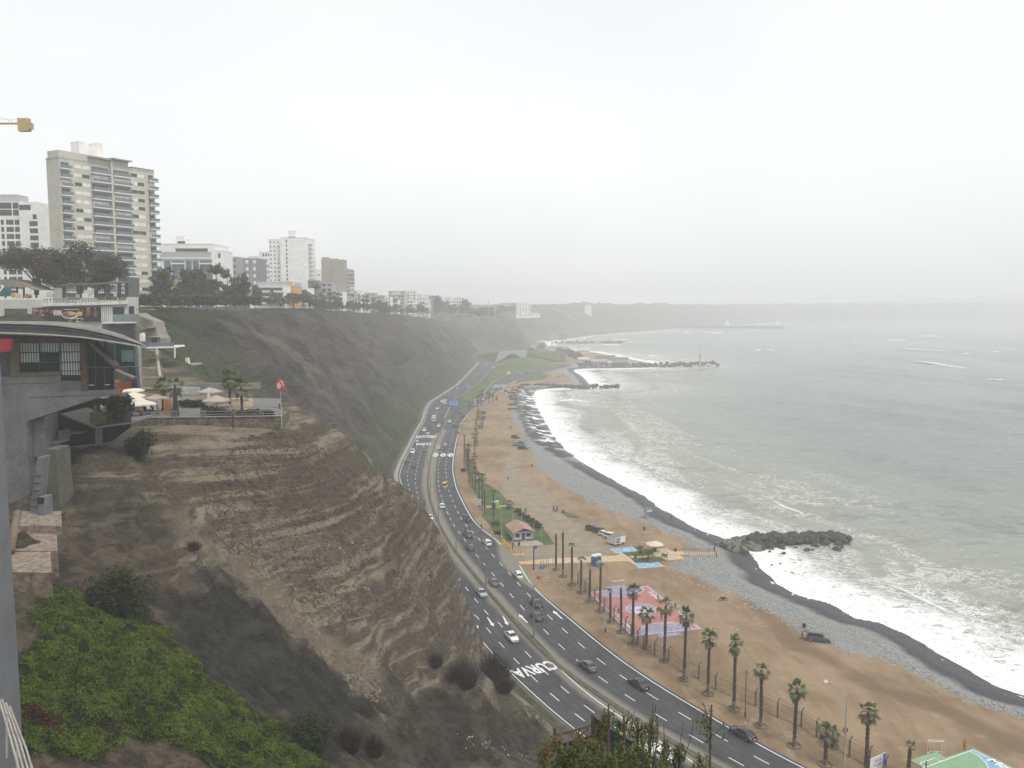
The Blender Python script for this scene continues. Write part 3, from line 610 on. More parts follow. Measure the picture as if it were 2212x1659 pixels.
# -- small mesh kit
class MB:
 def __init__(s):s.V=[];s.Q=[];s.M=[]
 def face(s,idx,m=0):s.Q.append(tuple(idx));s.M.append(m)
 def box(s,x0,x1,y0,y1,z0,z1,m=0,M=None):
  k=len(s.V);P=[(x,y,z)for x in(x0,x1)for y in(y0,y1)for z in(z0,z1)]
  if M is not None:P=[tuple(M@Vector(p))for p in P]
  s.V+=P
  for q in[(0,1,3,2),(4,6,7,5),(0,4,5,1),(2,3,7,6),(0,2,6,4),(1,5,7,3)]:s.face([k+i for i in q],m)
  return s
 def tube(s,pts,rad,n=8,m=0,cap=True,jit=0):
  pts=[Vector(p)for p in pts];rad=rad if isinstance(rad,(list,tuple))else[rad]*len(pts);k0=len(s.V);up=Vector((0,0,1))
  for i,p in enumerate(pts):
   d=(pts[min(i+1,len(pts)-1)]-pts[max(i-1,0)]).normalized();a=d.cross(up if abs(d.z)<.9 else Vector((1,0,0))).normalized();b=d.cross(a)
   for j in range(n):
    an=2*math.pi*j/n;r=rad[i]*(1+(rnd.uniform(-jit,jit)if jit else 0));s.V.append(tuple(p+a*math.cos(an)*r+b*math.sin(an)*r))
  for i in range(len(pts)-1):
   for j in range(n):s.face([k0+i*n+j,k0+i*n+(j+1)%n,k0+(i+1)*n+(j+1)%n,k0+(i+1)*n+j],m)
  if cap:s.face([k0+j for j in range(n)][::-1],m);s.face([k0+(len(pts)-1)*n+j for j in range(n)],m)
  return s
 def loft(s,rings,m=0,cap=True):
  k0=len(s.V);n=len(rings[0])
  for r in rings:s.V+=[tuple(p)for p in r]
  for i in range(len(rings)-1):
   for j in range(n):s.face([k0+i*n+j,k0+(i+1)*n+j,k0+(i+1)*n+(j+1)%n,k0+i*n+(j+1)%n],m)
  if cap:s.face([k0+j for j in range(n)],m);s.face([k0+(len(rings)-1)*n+j for j in range(n)][::-1],m)
  return s
 def prism(s,poly,z0,z1,m=0,M=None,mtop=None):
  k=len(s.V);n=len(poly);P=[(x,y,z)for z in(z0,z1)for x,y in poly]
  if M is not None:P=[tuple(M@Vector(p))for p in P]
  s.V+=P;s.face([k+i for i in range(n)][::-1],m);s.face([k+n+i for i in range(n)],m if mtop is None else mtop)
  for i in range(n):s.face([k+i,k+(i+1)%n,k+n+(i+1)%n,k+n+i],m)
  return s
 def mesh(s,name,smooth=False,bevel=0):
  me=bpy.data.meshes.new(name);me.from_pydata(s.V,[],s.Q);me.polygons.foreach_set('material_index',s.M);me.update()
  bm=bmesh.new();bm.from_mesh(me);bmesh.ops.recalc_face_normals(bm,faces=bm.faces)
  if bevel:bmesh.ops.bevel(bm,geom=[e for e in bm.edges if len(e.link_faces)==2 and e.calc_face_angle(0)>.5],offset=bevel,segments=2,affect='EDGES',profile=.6)
  bm.to_mesh(me);bm.free()
  if smooth:me.polygons.foreach_set('use_smooth',[True]*len(me.polygons))
  return me
 def build(s,name,mat,parent=None,smooth=False,bevel=0,loc=None,rz=None):return link(name,s.mesh(name,smooth,bevel),parent,mat,loc,rz)
def head(d):return math.atan2(d[1],d[0])
# -- vehicles (front towards +X)
M_GLASS=simple('dark_glass',(.018,.022,.026),.08,.1,1,spec=.6)
M_TYRE=simple('tyre_rubber',(.018,.018,.018),.85);M_RIM=simple('rim_metal',(.32,.33,.34),.35,metal=.7)
M_LAMP=simple('lamp_glass',(.75,.75,.72),.15);M_TAIL=simple('tail_lamp',(.35,.015,.012),.25);M_PLATE=simple('number_plate',(.7,.7,.68),.5)
M_TRIM=simple('black_trim',(.02,.02,.021),.6)
def paint(name,c):
 t=NT(name,.28,.5);t.b.inputs['Coat Weight'].default_value=.5;t.b.inputs['Coat Roughness'].default_value=.08
 p=t.pos(obj=True);d=t.step(t.noise(p,1.4,4,.6),.4,.7);lo=t.math('MULTIPLY',d,.35)
 return t.done(t.mix(t.math('MULTIPLY',d,.22),c,(.22,.20,.17)),None,t.math('ADD',.22,lo))
PAINT=dict(white=paint('white_paint',(.74,.75,.74)),black=paint('black_paint',(.014,.014,.016)),grey=paint('grey_paint',(.075,.078,.082)),silver=paint('silver_paint',(.36,.37,.38)),
             yellow=paint('yellow_paint',(.62,.36,.02)),blue=paint('blue_paint',(.045,.08,.14)),green=paint('pale_green_paint',(.30,.38,.34)),red=paint('red_paint',(.30,.03,.02)),sand=paint('sand_paint',(.50,.40,.20)),brown=paint('maroon_paint',(.10,.04,.035)))
SPEC=dict(sedan=(4.5,1.76,1.45,.95,.93,.55,1.35,2.55,3.35),hatch=(3.9,1.68,1.5,.98,.93,.10,.55,2.05,2.85),wagon=(4.45,1.74,1.5,.98,.93,.12,.55,2.6,3.35),
   suv=(4.6,1.86,1.78,1.12,1.08,.12,.5,2.75,3.45),van=(4.3,1.7,1.95,1.15,1.05,.08,.2,3.1,3.75),pickup=(5.1,1.82,1.75,1.1,1.05,1.75,2.0,2.95,3.65))
_vm={}
def veh_meshes(kind):
 if kind in _vm:return _vm[kind]
 L,W,Hh,hood,belt,xb0,xr0,xr1,xb1=SPEC[kind];w=W/2;sk=.22
 def ring(x,ww,zt_,zb=sk):return[(x,-ww*.93,zb),(x,-ww,zb+.16),(x,-ww,zb+(zt_-zb)*.62),(x,-ww*.95,zt_-.05),(x,-ww*.80,zt_),(x,ww*.80,zt_),(x,ww*.95,zt_-.05),(x,ww,zb+(zt_-zb)*.62),(x,ww,zb+.16),(x,ww*.93,zb)]
 tr=belt+(.03 if kind=='sedan' else 0)
 st=[(0,.84,tr-.24,.38),(.06,.90,tr-.12,.30),(.22,.97,tr-.02,sk),(.7,1,tr,sk),(xb1-.2,1,belt+.02,sk),(xb1+.35,.99,hood-.05,sk),(L-.45,.95,hood-.14,sk),(L-.12,.87,hood-.27,.26),(L,.76,hood-.40,.32)]
 b=MB();b.loft([ring(x,w*k,z,zb)for x,k,z,zb in st])
 cw,rw=w*.90,w*.70
 def P(x0,z0,y0,x1,z1,y1,r=.035):b.tube([(x0,y0,z0),(x1,y1,z1)],r,5)
 zr=Hh
 roof=[[(xr0-.12,y,zr-.11)for y in(-rw*.96,-rw*.5,rw*.5,rw*.96)]+[(xr0-.12,y,zr-.15)for y in(rw*.96,-rw*.96)],
   [(xr0+.1,y,zr-.03-(abs(y)>rw*.6)*.03)for y in(-rw,-rw*.5,rw*.5,rw)]+[(xr0+.1,y,zr-.10)for y in(rw,-rw)],
   [((xr0+xr1)/2,y,zr-(abs(y)>rw*.6)*.04)for y in(-rw*1.02,-rw*.5,rw*.5,rw*1.02)]+[((xr0+xr1)/2,y,zr-.10)for y in(rw,-rw)],
   [(xr1,y,zr-.05-(abs(y)>rw*.6)*.03)for y in(-rw,-rw*.5,rw*.5,rw)]+[(xr1,y,zr-.13)for y in(rw,-rw)]]
 b.loft(roof)
 for sgn in(-1,1):
  P(xb1-.05,belt,sgn*cw,xr1-.02,zr-.08,sgn*rw);P(xb0+.06,belt,sgn*cw,xr0-.06,zr-.11,sgn*rw,.06)
  xm=(xb0+xb1)/2+.1;P(xm,belt,sgn*(cw+.005),xm-.06,zr-.07,sgn*(rw+.01),.03)
  if kind in('suv','wagon','van'):P(xb0+.85,belt,sgn*(cw+.005),xr0+.8,zr-.07,sgn*(rw+.01),.035)
 for sgn in(-1,1):b.box(xb1-.32,xb1-.14,sgn*w*1.0,sgn*(w+.17),belt+.0,belt+.13)
 if kind=='pickup':
  b.box(.08,1.72,-w*.93,-w*.84,belt-.03,belt+.12);b.box(.08,1.72,w*.84,w*.93,belt-.03,belt+.12);b.box(.02,.10,-w*.9,w*.9,belt-.06,belt+.11)
 body=b.mesh('body',False,.025)
 for p in body.polygons:p.use_smooth=True
 g=MB();ci,ri=cw-.03,rw-.03
 g.loft([[(xb0+.05,-ci,belt-.05),(xb1-.02,-ci,belt-.05),(xb1-.02,ci,belt-.05),(xb0+.05,ci,belt-.05)],[(xr0-.06,-ri,zr-.10),(xr1+.0,-ri,zr-.10),(xr1+.0,ri,zr-.10),(xr0-.06,ri,zr-.10)]])
 glass=g.mesh('windows')
 r=.32 if kind in('sedan','hatch','wagon')else .36
 wb=MB();wb.tube([(0,-.11,0),(0,-.09,0),(0,.09,0),(0,.11,0)],[r*.9,r,r,r*.9],18);tyre=wb.mesh('tyre')
 rb=MB();rb.tube([(0,-.125,0),(0,.125,0)],r*.6,10);rim=rb.mesh('rim')
 f=MB();f.box(L-.17,L-.035,-.16,.16,-.07,.07);hl=f.mesh('headlight',False,.02)
 f=MB();f.box(-.01-.01,.09,-.12,.12,-.08,.08);tl=f.mesh('taillight',False,.015)
 f=MB();f.box(-.03,.0,-.2,.2,-.06,.06);pl=f.mesh('number_plate')
 f=MB();f.box(-.03,.14,-w*.86,w*.86,.30,.50);bp=(f.mesh('bumper',False,.03),MB().box(L-.12,L+.02,-w*.72,w*.72,.28,.46).mesh('bumper',False,.03))
 _vm[kind]=(body,glass,tyre,rim,hl,tl,pl,bp,r);return _vm[kind]
def add(name,me,parent,mat,loc=(0,0,0)):
 o=bpy.data.objects.new(name,me);COL.objects.link(o);o.parent=parent;o.location=loc
 if not me.materials:me.materials.append(None)
 for i,m in enumerate(mat if isinstance(mat,(list,tuple))else[mat]):
  if i>=len(me.materials):me.materials.append(None)
  o.material_slots[i].link='OBJECT';o.material_slots[i].material=m
 return o
def vehicle(kind,colour,p,rz,label,cat='car',group=None,far=False,name=None):
 L,W=SPEC[kind][:2];body,glass,tyre,rim,hl,tl,pl,bp,r=veh_meshes(kind)
 nm=name or dict(sedan='sedan_car',hatch='hatchback_car',wagon='estate_car',suv='suv_car',van='minivan',pickup='pickup_truck')[kind]
 off=Vector((math.cos(rz),math.sin(rz),0))*(-L/2)
 t=empty(nm,Vector(p)+off,rz,label,cat,group)
 add('body',body,t,PAINT[colour]);add('windows',glass,t,M_GLASS)
 for x in(.8,L-.85):
  for s in(-1,1):
   wh=add('wheel',tyre,t,M_TYRE,(x,s*(W/2-.09),r))
   if not far:add('rim',rim,wh,M_RIM)
 hz=SPEC[kind][3]-.42
 for s in(-1,1):
  add('headlight',hl,t,M_LAMP,(0,s*(W/2*.70),hz));add('taillight',tl,t,M_TAIL,(0,s*(W/2*.74),SPEC[kind][4]-.22))
 if not far:
  add('number_plate',pl,t,M_PLATE,(-.03,0,.55));[add('bumper',q,t,PAINT[colour])for q in bp]
 return t
def box_truck(p,rz,label,L=7.5,H_=3.1,bus=False):
 t=empty('bus' if bus else 'box_truck',p,rz,label,'bus' if bus else 'truck')
 m=MB();m.box(-L/2,L/2-1.9,-1.15,1.15,.85,H_);m.build('cargo_box',PAINT['silver']if not bus else PAINT['white'],t,bevel=.05)
 m=MB();m.prism([(L/2-1.8,.55),(L/2,.55),(L/2,1.5),(L/2-.45,2.35),(L/2-1.8,2.4)],-1.05,1.05,M=Matrix(((1,0,0,0),(0,0,1,0),(0,1,0,0),(0,0,0,1))));m.build('cab',PAINT['white'],t,bevel=.05)
 m=MB();m.prism([(L/2-.02,1.5),(L/2+.03,1.5),(L/2-.40,2.25),(L/2-.48,2.25)],-.92,.92,M=Matrix(((1,0,0,0),(0,0,1,0),(0,1,0,0),(0,0,0,1))));m.build('windscreen',M_GLASS,t)
 m=MB();m.box(-L/2,L/2-.2,-.5,.5,.5,.84);m.build('chassis',M_TRIM,t)
 for x in(-L/2+1.4,L/2-.9):
  for s in(-1,1):
   m=MB();m.tube([(x,s*.98-.14,.45),(x,s*.98+.14,.45)],.45,16);m.build('wheel',M_TYRE,t)
 return t
def rdir(fa,y,sgn):v=Vector((float(fa(y+4)-fa(y-4)),8,0))*sgn;return head(v)
NORTH=[
 ('E',385,1020,'sedan','black','black saloon nearest the camera, driving beside the dashed line at the bottom right'),
 ('C',1240,1435,'sedan','black','black saloon in the middle lane, second nearest on the outer carriageway'),
 ('C',835,1290,'sedan','grey','dark grey saloon beside the median kerb opposite the CURVA lettering'),
 ('C',428,890,'sedan','black','black saloon just behind the tall double lamp post, nearer of the black pair'),
 ('C',425,785,'sedan','black','black saloon beyond its twin by the double lamp post'),
 ('C',85,615,'sedan','grey','dark grey saloon in the inner lane below the white estate cars'),
 ('C',280,555,'wagon','white','white estate car in the outer lane level with the blue camera post'),
 ('B',1155,685,'wagon','white','white estate car passing the red roofed guard house'),
 ('B',968,740,'hatch','black','black hatchback in the middle lane behind the car carrying bicycles'),
 ('B',945,595,'suv','grey','dark grey four wheel drive carrying bicycles on its roof'),
 ('B',932,425,'pickup','black','black pickup truck nearing the lawn of the guard house'),
 ('B',660,280,'hatch','white','white hatchback with dark rear window in the inner lane'),
 ('B',687,58,'van','yellow','bright yellow minivan taxi alone on the outer carriageway'),
 ('A',781,1120,'sedan','silver','silver saloon just past the round speed markings'),
 ('A',718,1146,'hatch','white','white hatchback near the median past the round speed markings'),
 ('A',885,1012,'hatch','grey','grey hatchback near the outer white line below the bend'),
 ('A',912,950,'hatch','sand','pale orange hatchback near the outer white line'),
 ('A',862,948,'suv','grey','dark four wheel drive beside the pale orange hatchback'),
 ('A',818,915,'sedan','white','white saloon where the median begins'),
 ('A',937,872,'suv','black','black four wheel drive last of three dark cars in line'),
 ('A',931,854,'sedan','grey','grey saloon in the middle of three dark cars in line'),
 ('A',910,842,'sedan','black','black saloon leading three dark cars in line'),
 ('A',992,779,'sedan','black','black saloon at the tip of the green island'),
 ('A',1005,750,'suv','grey','dark four wheel drive beside the green island'),
 ('A',1046,772,'sedan','silver','silver saloon under the first far palm'),
 ('A',1048,743,'van','white','white van behind the first far palm'),
 ('A',1108,720,'wagon','white','white estate car between the far palms'),
 ('A',1137,707,'sedan','grey','grey saloon between the far palms'),
 ('A',1125,690,'sedan','silver','silver saloon ahead of the grey one between the far palms'),
 ('A',1150,664,'suv','grey','dark four wheel drive behind the crowns of the far palms'),
 ('A',1190,664,'van','white','white van behind the crowns of the far palms'),
 ('A',1226,628,'sedan','black','dark saloon before the small white road lettering, left one'),
 ('A',1263,626,'suv','grey','dark four wheel drive before the small white road lettering, right one'),
 ('A',1362,508,'sedan','black','tiny dark car beside the yellow diamond sign'),
 ('A',1414,503,'sedan','grey','tiny grey car right of the yellow diamond sign'),
 ('A',1452,500,'sedan','silver','tiny silver car above the far round lawn'),
 ('A',1492,495,'hatch','blue','tiny blue car above the far round lawn'),
 ('A',1540,474,'sedan','green','tiny pale green car on the far bend'),
 ('A',1585,458,'sedan','silver','farthest silver car on the far bend'),
]
SOUTH=[
 ('R',580,230,'sedan','white','white saloon above the CURVA lettering on the near carriageway'),
 ('B',1095,1245,'sedan','silver','silver white saloon above the three painted arrows'),
 ('B',530,412,'sedan','white','white saloon emerging from behind the tan slope'),
 ('A',507,1305,'sedan','black','black saloon in the middle lane beyond the tan slope'),
 ('A',452,1258,'sedan','grey','grey saloon in the lane nearest the cliff beyond the tan slope'),
 ('A',602,1170,'hatch','grey','grey hatchback by the median just below the CURVA lettering far off'),
 ('A',496,1184,'suv','white','white four wheel drive below the far CURVA lettering'),
 ('A',534,1088,'hatch','silver','silver hatchback left of the far CURVA lettering'),
 ('A',625,1042,'van','white','white minivan on the DESPACIO lettering'),
 ('A',597,993,'suv','white','white four wheel drive just beyond the DESPACIO lettering'),
 ('A',679,980,'hatch','grey','grey hatchback just beyond the DESPACIO lettering'),
 ('A',680,958,'hatch','black','black hatchback following the grey one near the median'),
 ('A',724,957,'sedan','white','white saloon in the lane beside the median'),
 ('A',642,854,'hatch','grey','grey hatchback left of the large lorry'),
 ('A',710,802,'sedan','white','white saloon ahead of the far light truck'),
 ('A',690,765,'sedan','grey','grey saloon close to the cliff left of the far light truck'),
 ('A',752,739,'sedan','white','white saloon beside the far light truck'),
 ('A',797,699,'sedan','grey','grey saloon left of the blue road sign'),
 ('A',889,625,'hatch','silver','grey silver hatchback in the lane by the pavement wall'),
 ('A',978,612,'suv','silver','silver four wheel drive beside the green bank'),
 ('A',1073,441,'sedan','grey','tiny grey car close to the pavement wall far up the road'),
 ('A',1096,409,'sedan','grey','tiny dark car far up the road, left one of a pair'),
 ('A',1133,406,'sedan','white','tiny white car far up the road, right one of a pair'),
 ('A',1123,382,'sedan','black','tiny black car where the road vanishes'),
 ('A',1091,370,'suv','white','farthest white car where the road vanishes'),
 ('A',1197,437,'sedan','white','small white car near the road tunnel'),
]
for c,x,y,k,colr,lab in NORTH:
 p=G(c,x,y,.05);p.y+=1.0;vehicle(k,colr,p,rdir(lambda t:.5*(fL2(t)+fR2(t)),p.y,1),lab,'taxi' if colr=='yellow' else 'car','vehicles driving away from the camera',p.y>420)
for c,x,y,k,colr,lab in SOUTH:
 p=G(c,x,y,.05);p.y+=1.0;vehicle(k,colr,p,rdir(lambda t:.5*(fL1(t)+fR1(t)),p.y,-1),lab,'car','vehicles driving towards the camera',p.y>420)
p=G('S',1585,905,.05);vehicle('wagon','white',p,rdir(fL1,p.y,-1),'white estate car half hidden by the foreground plants','car','vehicles driving towards the camera')
p=G('A',682,905,.05);box_truck(p,rdir(fL1,p.y,-1),'pale grey box lorry coming down the far carriageway')
p=G('A',777,757,.05);box_truck(p,rdir(fL1,p.y,-1),'light truck with white cargo box left of the blue sign',6.5,2.9)
def parked(c,x,y,a,k,colr,lab,far=False,grp='cars parked on the beach'):
 p=G(c,x,y,.0);q=G(c,x+a[0],y+a[1],0);return vehicle(k,colr,p,head(q-p),lab,'car',grp,far)
parked('C',875,182,(60,10),'suv','black','black four wheel drive at the far end of the parked row')
parked('C',930,200,(60,12),'suv','black','black four wheel drive with boot, second in the parked row')
parked('C',968,222,(60,12),'hatch','white','white hatchback squeezed between the black and white four wheel drives')
parked('C',1022,244,(60,10),'suv','white','white four wheel drive in the parked row beside the trailer')
parked('C',1062,262,(60,12),'sedan','blue','blue grey saloon hidden behind the painted trailer')
parked('A',1395,1054,(60,6),'suv','black','black four wheel drive parked apart above the cluster on the sand')
parked('A',1422,1092,(60,10),'sedan','white','white saloon at the top of the cluster on the sand')
parked('A',1448,1104,(60,12),'sedan','blue','blue saloon on the right of the cluster on the sand')
parked('A',1408,1118,(60,-2),'sedan','blue','blue saloon on the left of the cluster on the sand')
parked('A',1488,1132,(60,14),'sedan','green','pale green saloon half hidden in the cluster on the sand')
parked('A',1458,1146,(60,4),'suv','black','black four wheel drive nearest in the cluster on the sand')
parked('A',1306,666,(30,10),'sedan','white','white saloon parked beside the far road',True)
parked('A',1313,650,(30,6),'suv','black','black four wheel drive parked beside the far road',True)
parked('A',1375,618,(30,3),'pickup','sand','sand coloured pickup on the beach by the far driftwood',True)
parked('F',1112,814,(5,30),'van','white','white van on the far sand spit',True)
parked('F',1112,852,(30,3),'pickup','sand','sand coloured pickup on the far sand spit',True)
parked('F',1138,850,(5,30),'van','blue','blue van beside the pickup on the far sand spit',True)
parked('F',652,728,(20,-4),'sedan','white','white car coming out of the road tunnel',True,'vehicles driving towards the camera')
sv=parked('E',868,372,(80,10),'suv','grey','dark grey four wheel drive on the shingle with its tailgate open')
m=MB();m.box(-.75,.35,-.72,.72,1.72,1.80,M=Matrix.Translation((0,0,0))@Matrix.Rotation(R(10),4,'Y'));m.build('tailgate',M_GLASS,sv)
def bicycle_mesh():
 m=MB()
 for x in(-.5,.5):
  pts=[(x+.33*math.cos(a),0,.33+.33*math.sin(a))for a in np.linspace(0,2*math.pi,17)];m.tube(pts,.028,5,0,False)
 for a,b in[((-.5,.33),(-.1,.75)),((-.1,.75),(.38,.78)),((.5,.33),(.36,.92)),((-.05,.32),(-.14,.9)),((-.05,.32),(.38,.75)),((-.5,.33),(-.05,.32))]:m.tube([(a[0],0,a[1]),(b[0],0,b[1])],.022,5)
 m.tube([(.36,-.26,.95),(.36,.26,.95)],.02,5);m.box(-.27,-.03,-.06,.06,.9,.95);return m.mesh('bicycle')
BIKE=bicycle_mesh()
def bicycle(p,rz,label,tilt=0,group='bicycles'):
 o=bpy.data.objects.new('bicycle',BIKE);COL.objects.link(o);o.location=p;o.rotation_euler=(tilt,0,rz)
 if not BIKE.materials:BIKE.materials.append(M_TRIM)
 return tag(o,label,'bicycle',group)
_p=G('B',945,595,.05);_p.y+=1.0;_r=rdir(lambda t:.5*(fL2(t)+fR2(t)),_p.y,1)
for k,(dx,lab)in enumerate(((-.45,'bicycle lying on the left of the dark car roof'),(.35,'bicycle lying on the right of the dark car roof'))):
 bicycle(_p+Vector((dx,0,1.82)),_r,lab,.35*(k*2-1),'bicycles on the car roof')
# -- people
def skin_body(pose):
 """joint tree grown into one continuous body; fingers are their own short chains"""
 P={};E=[]
 def j(n,co,r,par=None):
  P[n]=(co,r);
  if par:E.append((par,n))
 lean,la,ra,ll,rl,sit=pose.get('lean',0),pose.get('la',(.12,-.05)),pose.get('ra',(.12,.05)),pose.get('ll',.0),pose.get('rl',.0),pose.get('sit',False)
 hz=.92 if not sit else .48
 j('pel',(0,0,hz),.135);j('bel',(lean*.3,0,hz+.2),.125,'pel');j('che',(lean*.7,0,hz+.42),.15,'bel');j('nec',(lean,0,hz+.60),.055,'che');j('hea',(lean+.02,0,hz+.70),.085,'nec');j('cro',(lean+.02,0,hz+.80),.075,'hea')
 for s,(sw,bend),n in((1,la,'l'),(-1,ra,'r')):
  sx,sz=lean*.85,hz+.53;j(n+'sh',(sx,s*.19,sz),.06,'che');ex,ey,ez=sx+math.sin(bend)*.29,s*(.19+sw*.3+.03),sz-.28*math.cos(bend);j(n+'el',(ex,ey,ez),.042,n+'sh')
  hx=ex+math.sin(bend+.35)*.25;j(n+'wr',(hx,ey+s*sw*.1,ez-.25*math.cos(bend+.35)),.028,n+'el');wx,wy,wz=P[n+'wr'][0];j(n+'pa',(wx+.02,wy,wz-.07),.032,n+'wr')
  for f,(dy,ln)in enumerate(((-.030,.062),(-.010,.075),(.010,.070),(.028,.055))):j(n+'f%d'%f,(wx+.03,wy+dy,wz-.07-ln),.009,n+'pa')
  j(n+'th',(wx+.06,wy-s*.02,wz-.09),.010,n+'pa')
 for s,a,n in((1,ll,'l'),(-1,rl,'r')):
  if sit:j(n+'hp',(.05,s*.09,hz),.09,'pel');j(n+'kn',(.42,s*.12,hz),.062,n+'hp');j(n+'an',(.45,s*.12,.08),.04,n+'kn')
  else:
   j(n+'hp',(0,s*.09,hz-.06),.09,'pel');kx=math.sin(a)*.43;j(n+'kn',(kx,s*.11,hz-.06-.42*math.cos(a)),.06,n+'hp');b=a-(.5 if a<0 else .05)*(abs(a)>.05)
   ax=kx+math.sin(b)*.40;j(n+'an',(ax,s*.11,max(.07,P[n+'kn'][0][2]-.40*math.cos(b))),.04,n+'kn')
  q=P[n+'an'][0];j(n+'to',(q[0]+.15,q[1],q[2]-.03),.035,n+'an')
 names=list(P);ix={n:i for i,n in enumerate(names)}
 me=bpy.data.meshes.new('person');me.from_pydata([P[n][0]for n in names],[(ix[a],ix[b])for a,b in E],[]);o=bpy.data.objects.new('tmp',me);COL.objects.link(o)
 o.modifiers.new('s','SKIN');
 for n in names:v=me.skin_vertices[0].data[ix[n]];r=P[n][1];v.radius=(r,r*(1.25 if n in('che','bel','pel')else 1));v.use_root=n=='pel'
 sb=o.modifiers.new('u','SUBSURF');sb.levels=1;sb.render_levels=1
 bpy.context.view_layer.update();out=bpy.data.meshes.new_from_object(o.evaluated_get(bpy.context.evaluated_depsgraph_get()));bpy.data.objects.remove(o)
 for _ in range(4):out.materials.append(None)
 nz_,wl,wr=P['nec'][0][2],P['lwr'][0],P['rwr'][0]
 for p in out.polygons:
  c=p.center;hand=min((c-Vector(wl)).length,(c-Vector(wr)).length)<.16 or(abs(c.y)>.2 and c.z<P['lel'][0][2]-.02 and not sit)
  p.material_index=0 if(c.z>nz_-.01 or hand)else(1 if c.z>hz-.02 or(abs(c.y)>.19 and not sit)else(2 if c.z>.11 else 3));p.use_smooth=True
 hb=bmesh.new();bmesh.ops.create_uvsphere(hb,u_segments=10,v_segments=8,radius=.104);hx,hy,hz2=P['hea'][0]
 bmesh.ops.scale(hb,vec=(1.0,.86,1.02),verts=hb.verts);bmesh.ops.delete(hb,geom=[v for v in hb.verts if v.co.x>.035 and v.co.z<.045 or v.co.z<-.05],context='VERTS');bmesh.ops.translate(hb,vec=(hx-.012,0,hz2+.062),verts=hb.verts)
 hm=bpy.data.meshes.new('hair');hb.to_mesh(hm);hb.free()
 f=MB();f.tube([(hx+.085,0,hz2+.045),(hx+.112,0,hz2+.015)],[.008,.014],5)
 for s in(-1,1):f.box(hx+.08,hx+.093,s*.03-.010,s*.03+.010,hz2+.045,hz2+.057,1);f.box(hx-.015,hx+.015,s*.082-.008,s*.082+.008,hz2+.01,hz2+.06)
 f.box(hx+.08,hx+.094,-.022,.022,hz2-.022,hz2-.014,1);fm=f.mesh('face');return out,hm,fm
POSES=dict(stand=skin_body({}),walk=skin_body(dict(ll=.38,rl=-.32,la=(.1,-.35),ra=(.1,.35),lean=.03)),run=skin_body(dict(ll=.75,rl=-.55,la=(.2,-.8),ra=(.2,.8),lean=.10)),sit=skin_body(dict(sit=True,la=(.05,.7),ra=(.05,.7),lean=.02)),arm=skin_body(dict(la=(.5,1.3),ra=(.3,.2),ll=.12,rl=-.1)))
M_SKIN=simple('skin',(.36,.20,.13),.6);M_HAIR=simple('dark_hair',(.018,.013,.010),.7);M_SHOE=simple('shoe',(.03,.03,.03),.7)
CLO={}
def cloth(n,c):
 if n not in CLO:CLO[n]=simple(n,c,.9)
 return CLO[n]
CC=dict(black=(.02,.02,.022),red=(.42,.03,.035),white=(.68,.68,.66),grey=(.16,.17,.18),navy=(.03,.05,.11),maroon=(.12,.02,.03),orange=(.55,.16,.03),pink=(.50,.24,.26),green=(.12,.30,.10),blue=(.08,.18,.40),khaki=(.22,.18,.12),brown=(.10,.06,.04))
def person(p,rz,top,bottom,label,pose='stand',group=None,sc=1.0):
 b,hr,fc=POSES[pose];o=add('person',b,None,[M_SKIN,cloth(top+'_shirt',CC[top]),cloth(bottom+'_trousers',CC[bottom]),M_SHOE],p);o.rotation_euler=(0,0,rz);o.scale=(sc,)*3
 add('hair',hr,o,M_HAIR);add('face',fc,o,[M_SKIN,M_HAIR]);return tag(o,label,'person',group)
def pp(c,x,y,rz,*a,z=0.,**k):return person(G(c,x,y,z),rz,*a,**k)
# -- leaves and plants
def rotvec(n):
 v=np.random.RandomState(n).normal(size=(1,3));return v
RS=np.random.RandomState(11)
def leaf_quads(C,size,rs,flat=0.3,aspect=1.6,nrm=None):
 """C (n,3) centres -> one quad leaf each, random tilt"""
 n=len(C);a=rs.normal(size=(n,3));a[:,2]*=flat;a/=np.linalg.norm(a,axis=1)[:,None]+1e-9
 b=rs.normal(size=(n,3));b-=(b*a).sum(1)[:,None]*a;b/=np.linalg.norm(b,axis=1)[:,None]+1e-9
 s=size*rs.uniform(.6,1.35,(n,1));A=a*s*aspect*.5;B=b*s*.5
 V=np.stack([C-A,C-B*.9+A*.1,C+A,C+B*.9+A*.1],1).reshape(-1,3);Q=np.arange(4*n).reshape(n,4);return V,Q
def foliage_mat(name,c1,c2,dead=None,rough=.75):
 t=NT(name,rough,.25);p=t.pos(obj=False);g=t.n('NewGeometry').outputs['Random Per Island']if False else None
 oi=t.noise(p,.55,4,.65);f=t.noise(p,6,2,.8)
 c=t.mix(t.step(t.math('ADD',t.math('MULTIPLY',oi,.5),t.math('MULTIPLY',f,.5)),.36,.62),c1,c2)
 if dead:c=t.mix(t.step(t.noise(p,.35,4,.7),.56,.66),c,dead)
 return t.done(c)
F_TREE=foliage_mat('tree_leaves',(.030,.036,.018),(.10,.102,.055));F_BROWN=foliage_mat('brown_leaves',(.050,.042,.026),(.105,.085,.055))
F_BUSH=foliage_mat('bush_leaves',(.012,.020,.007),(.042,.060,.018));F_IVY=foliage_mat('ivy_leaves',(.016,.032,.005),(.125,.175,.018),(.045,.045,.014))
F_DEADP=simple('dead_fronds',(.13,.10,.06),.9,.4,3);F_PALM=foliage_mat('palm_leaves',(.035,.060,.018),(.095,.130,.040));F_FRONT=foliage_mat('shrub_leaves',(.022,.042,.007),(.085,.115,.020),(.12,.085,.02));F_DRY=foliage_mat('dry_twigs',(.022,.018,.013),(.06,.048,.032))
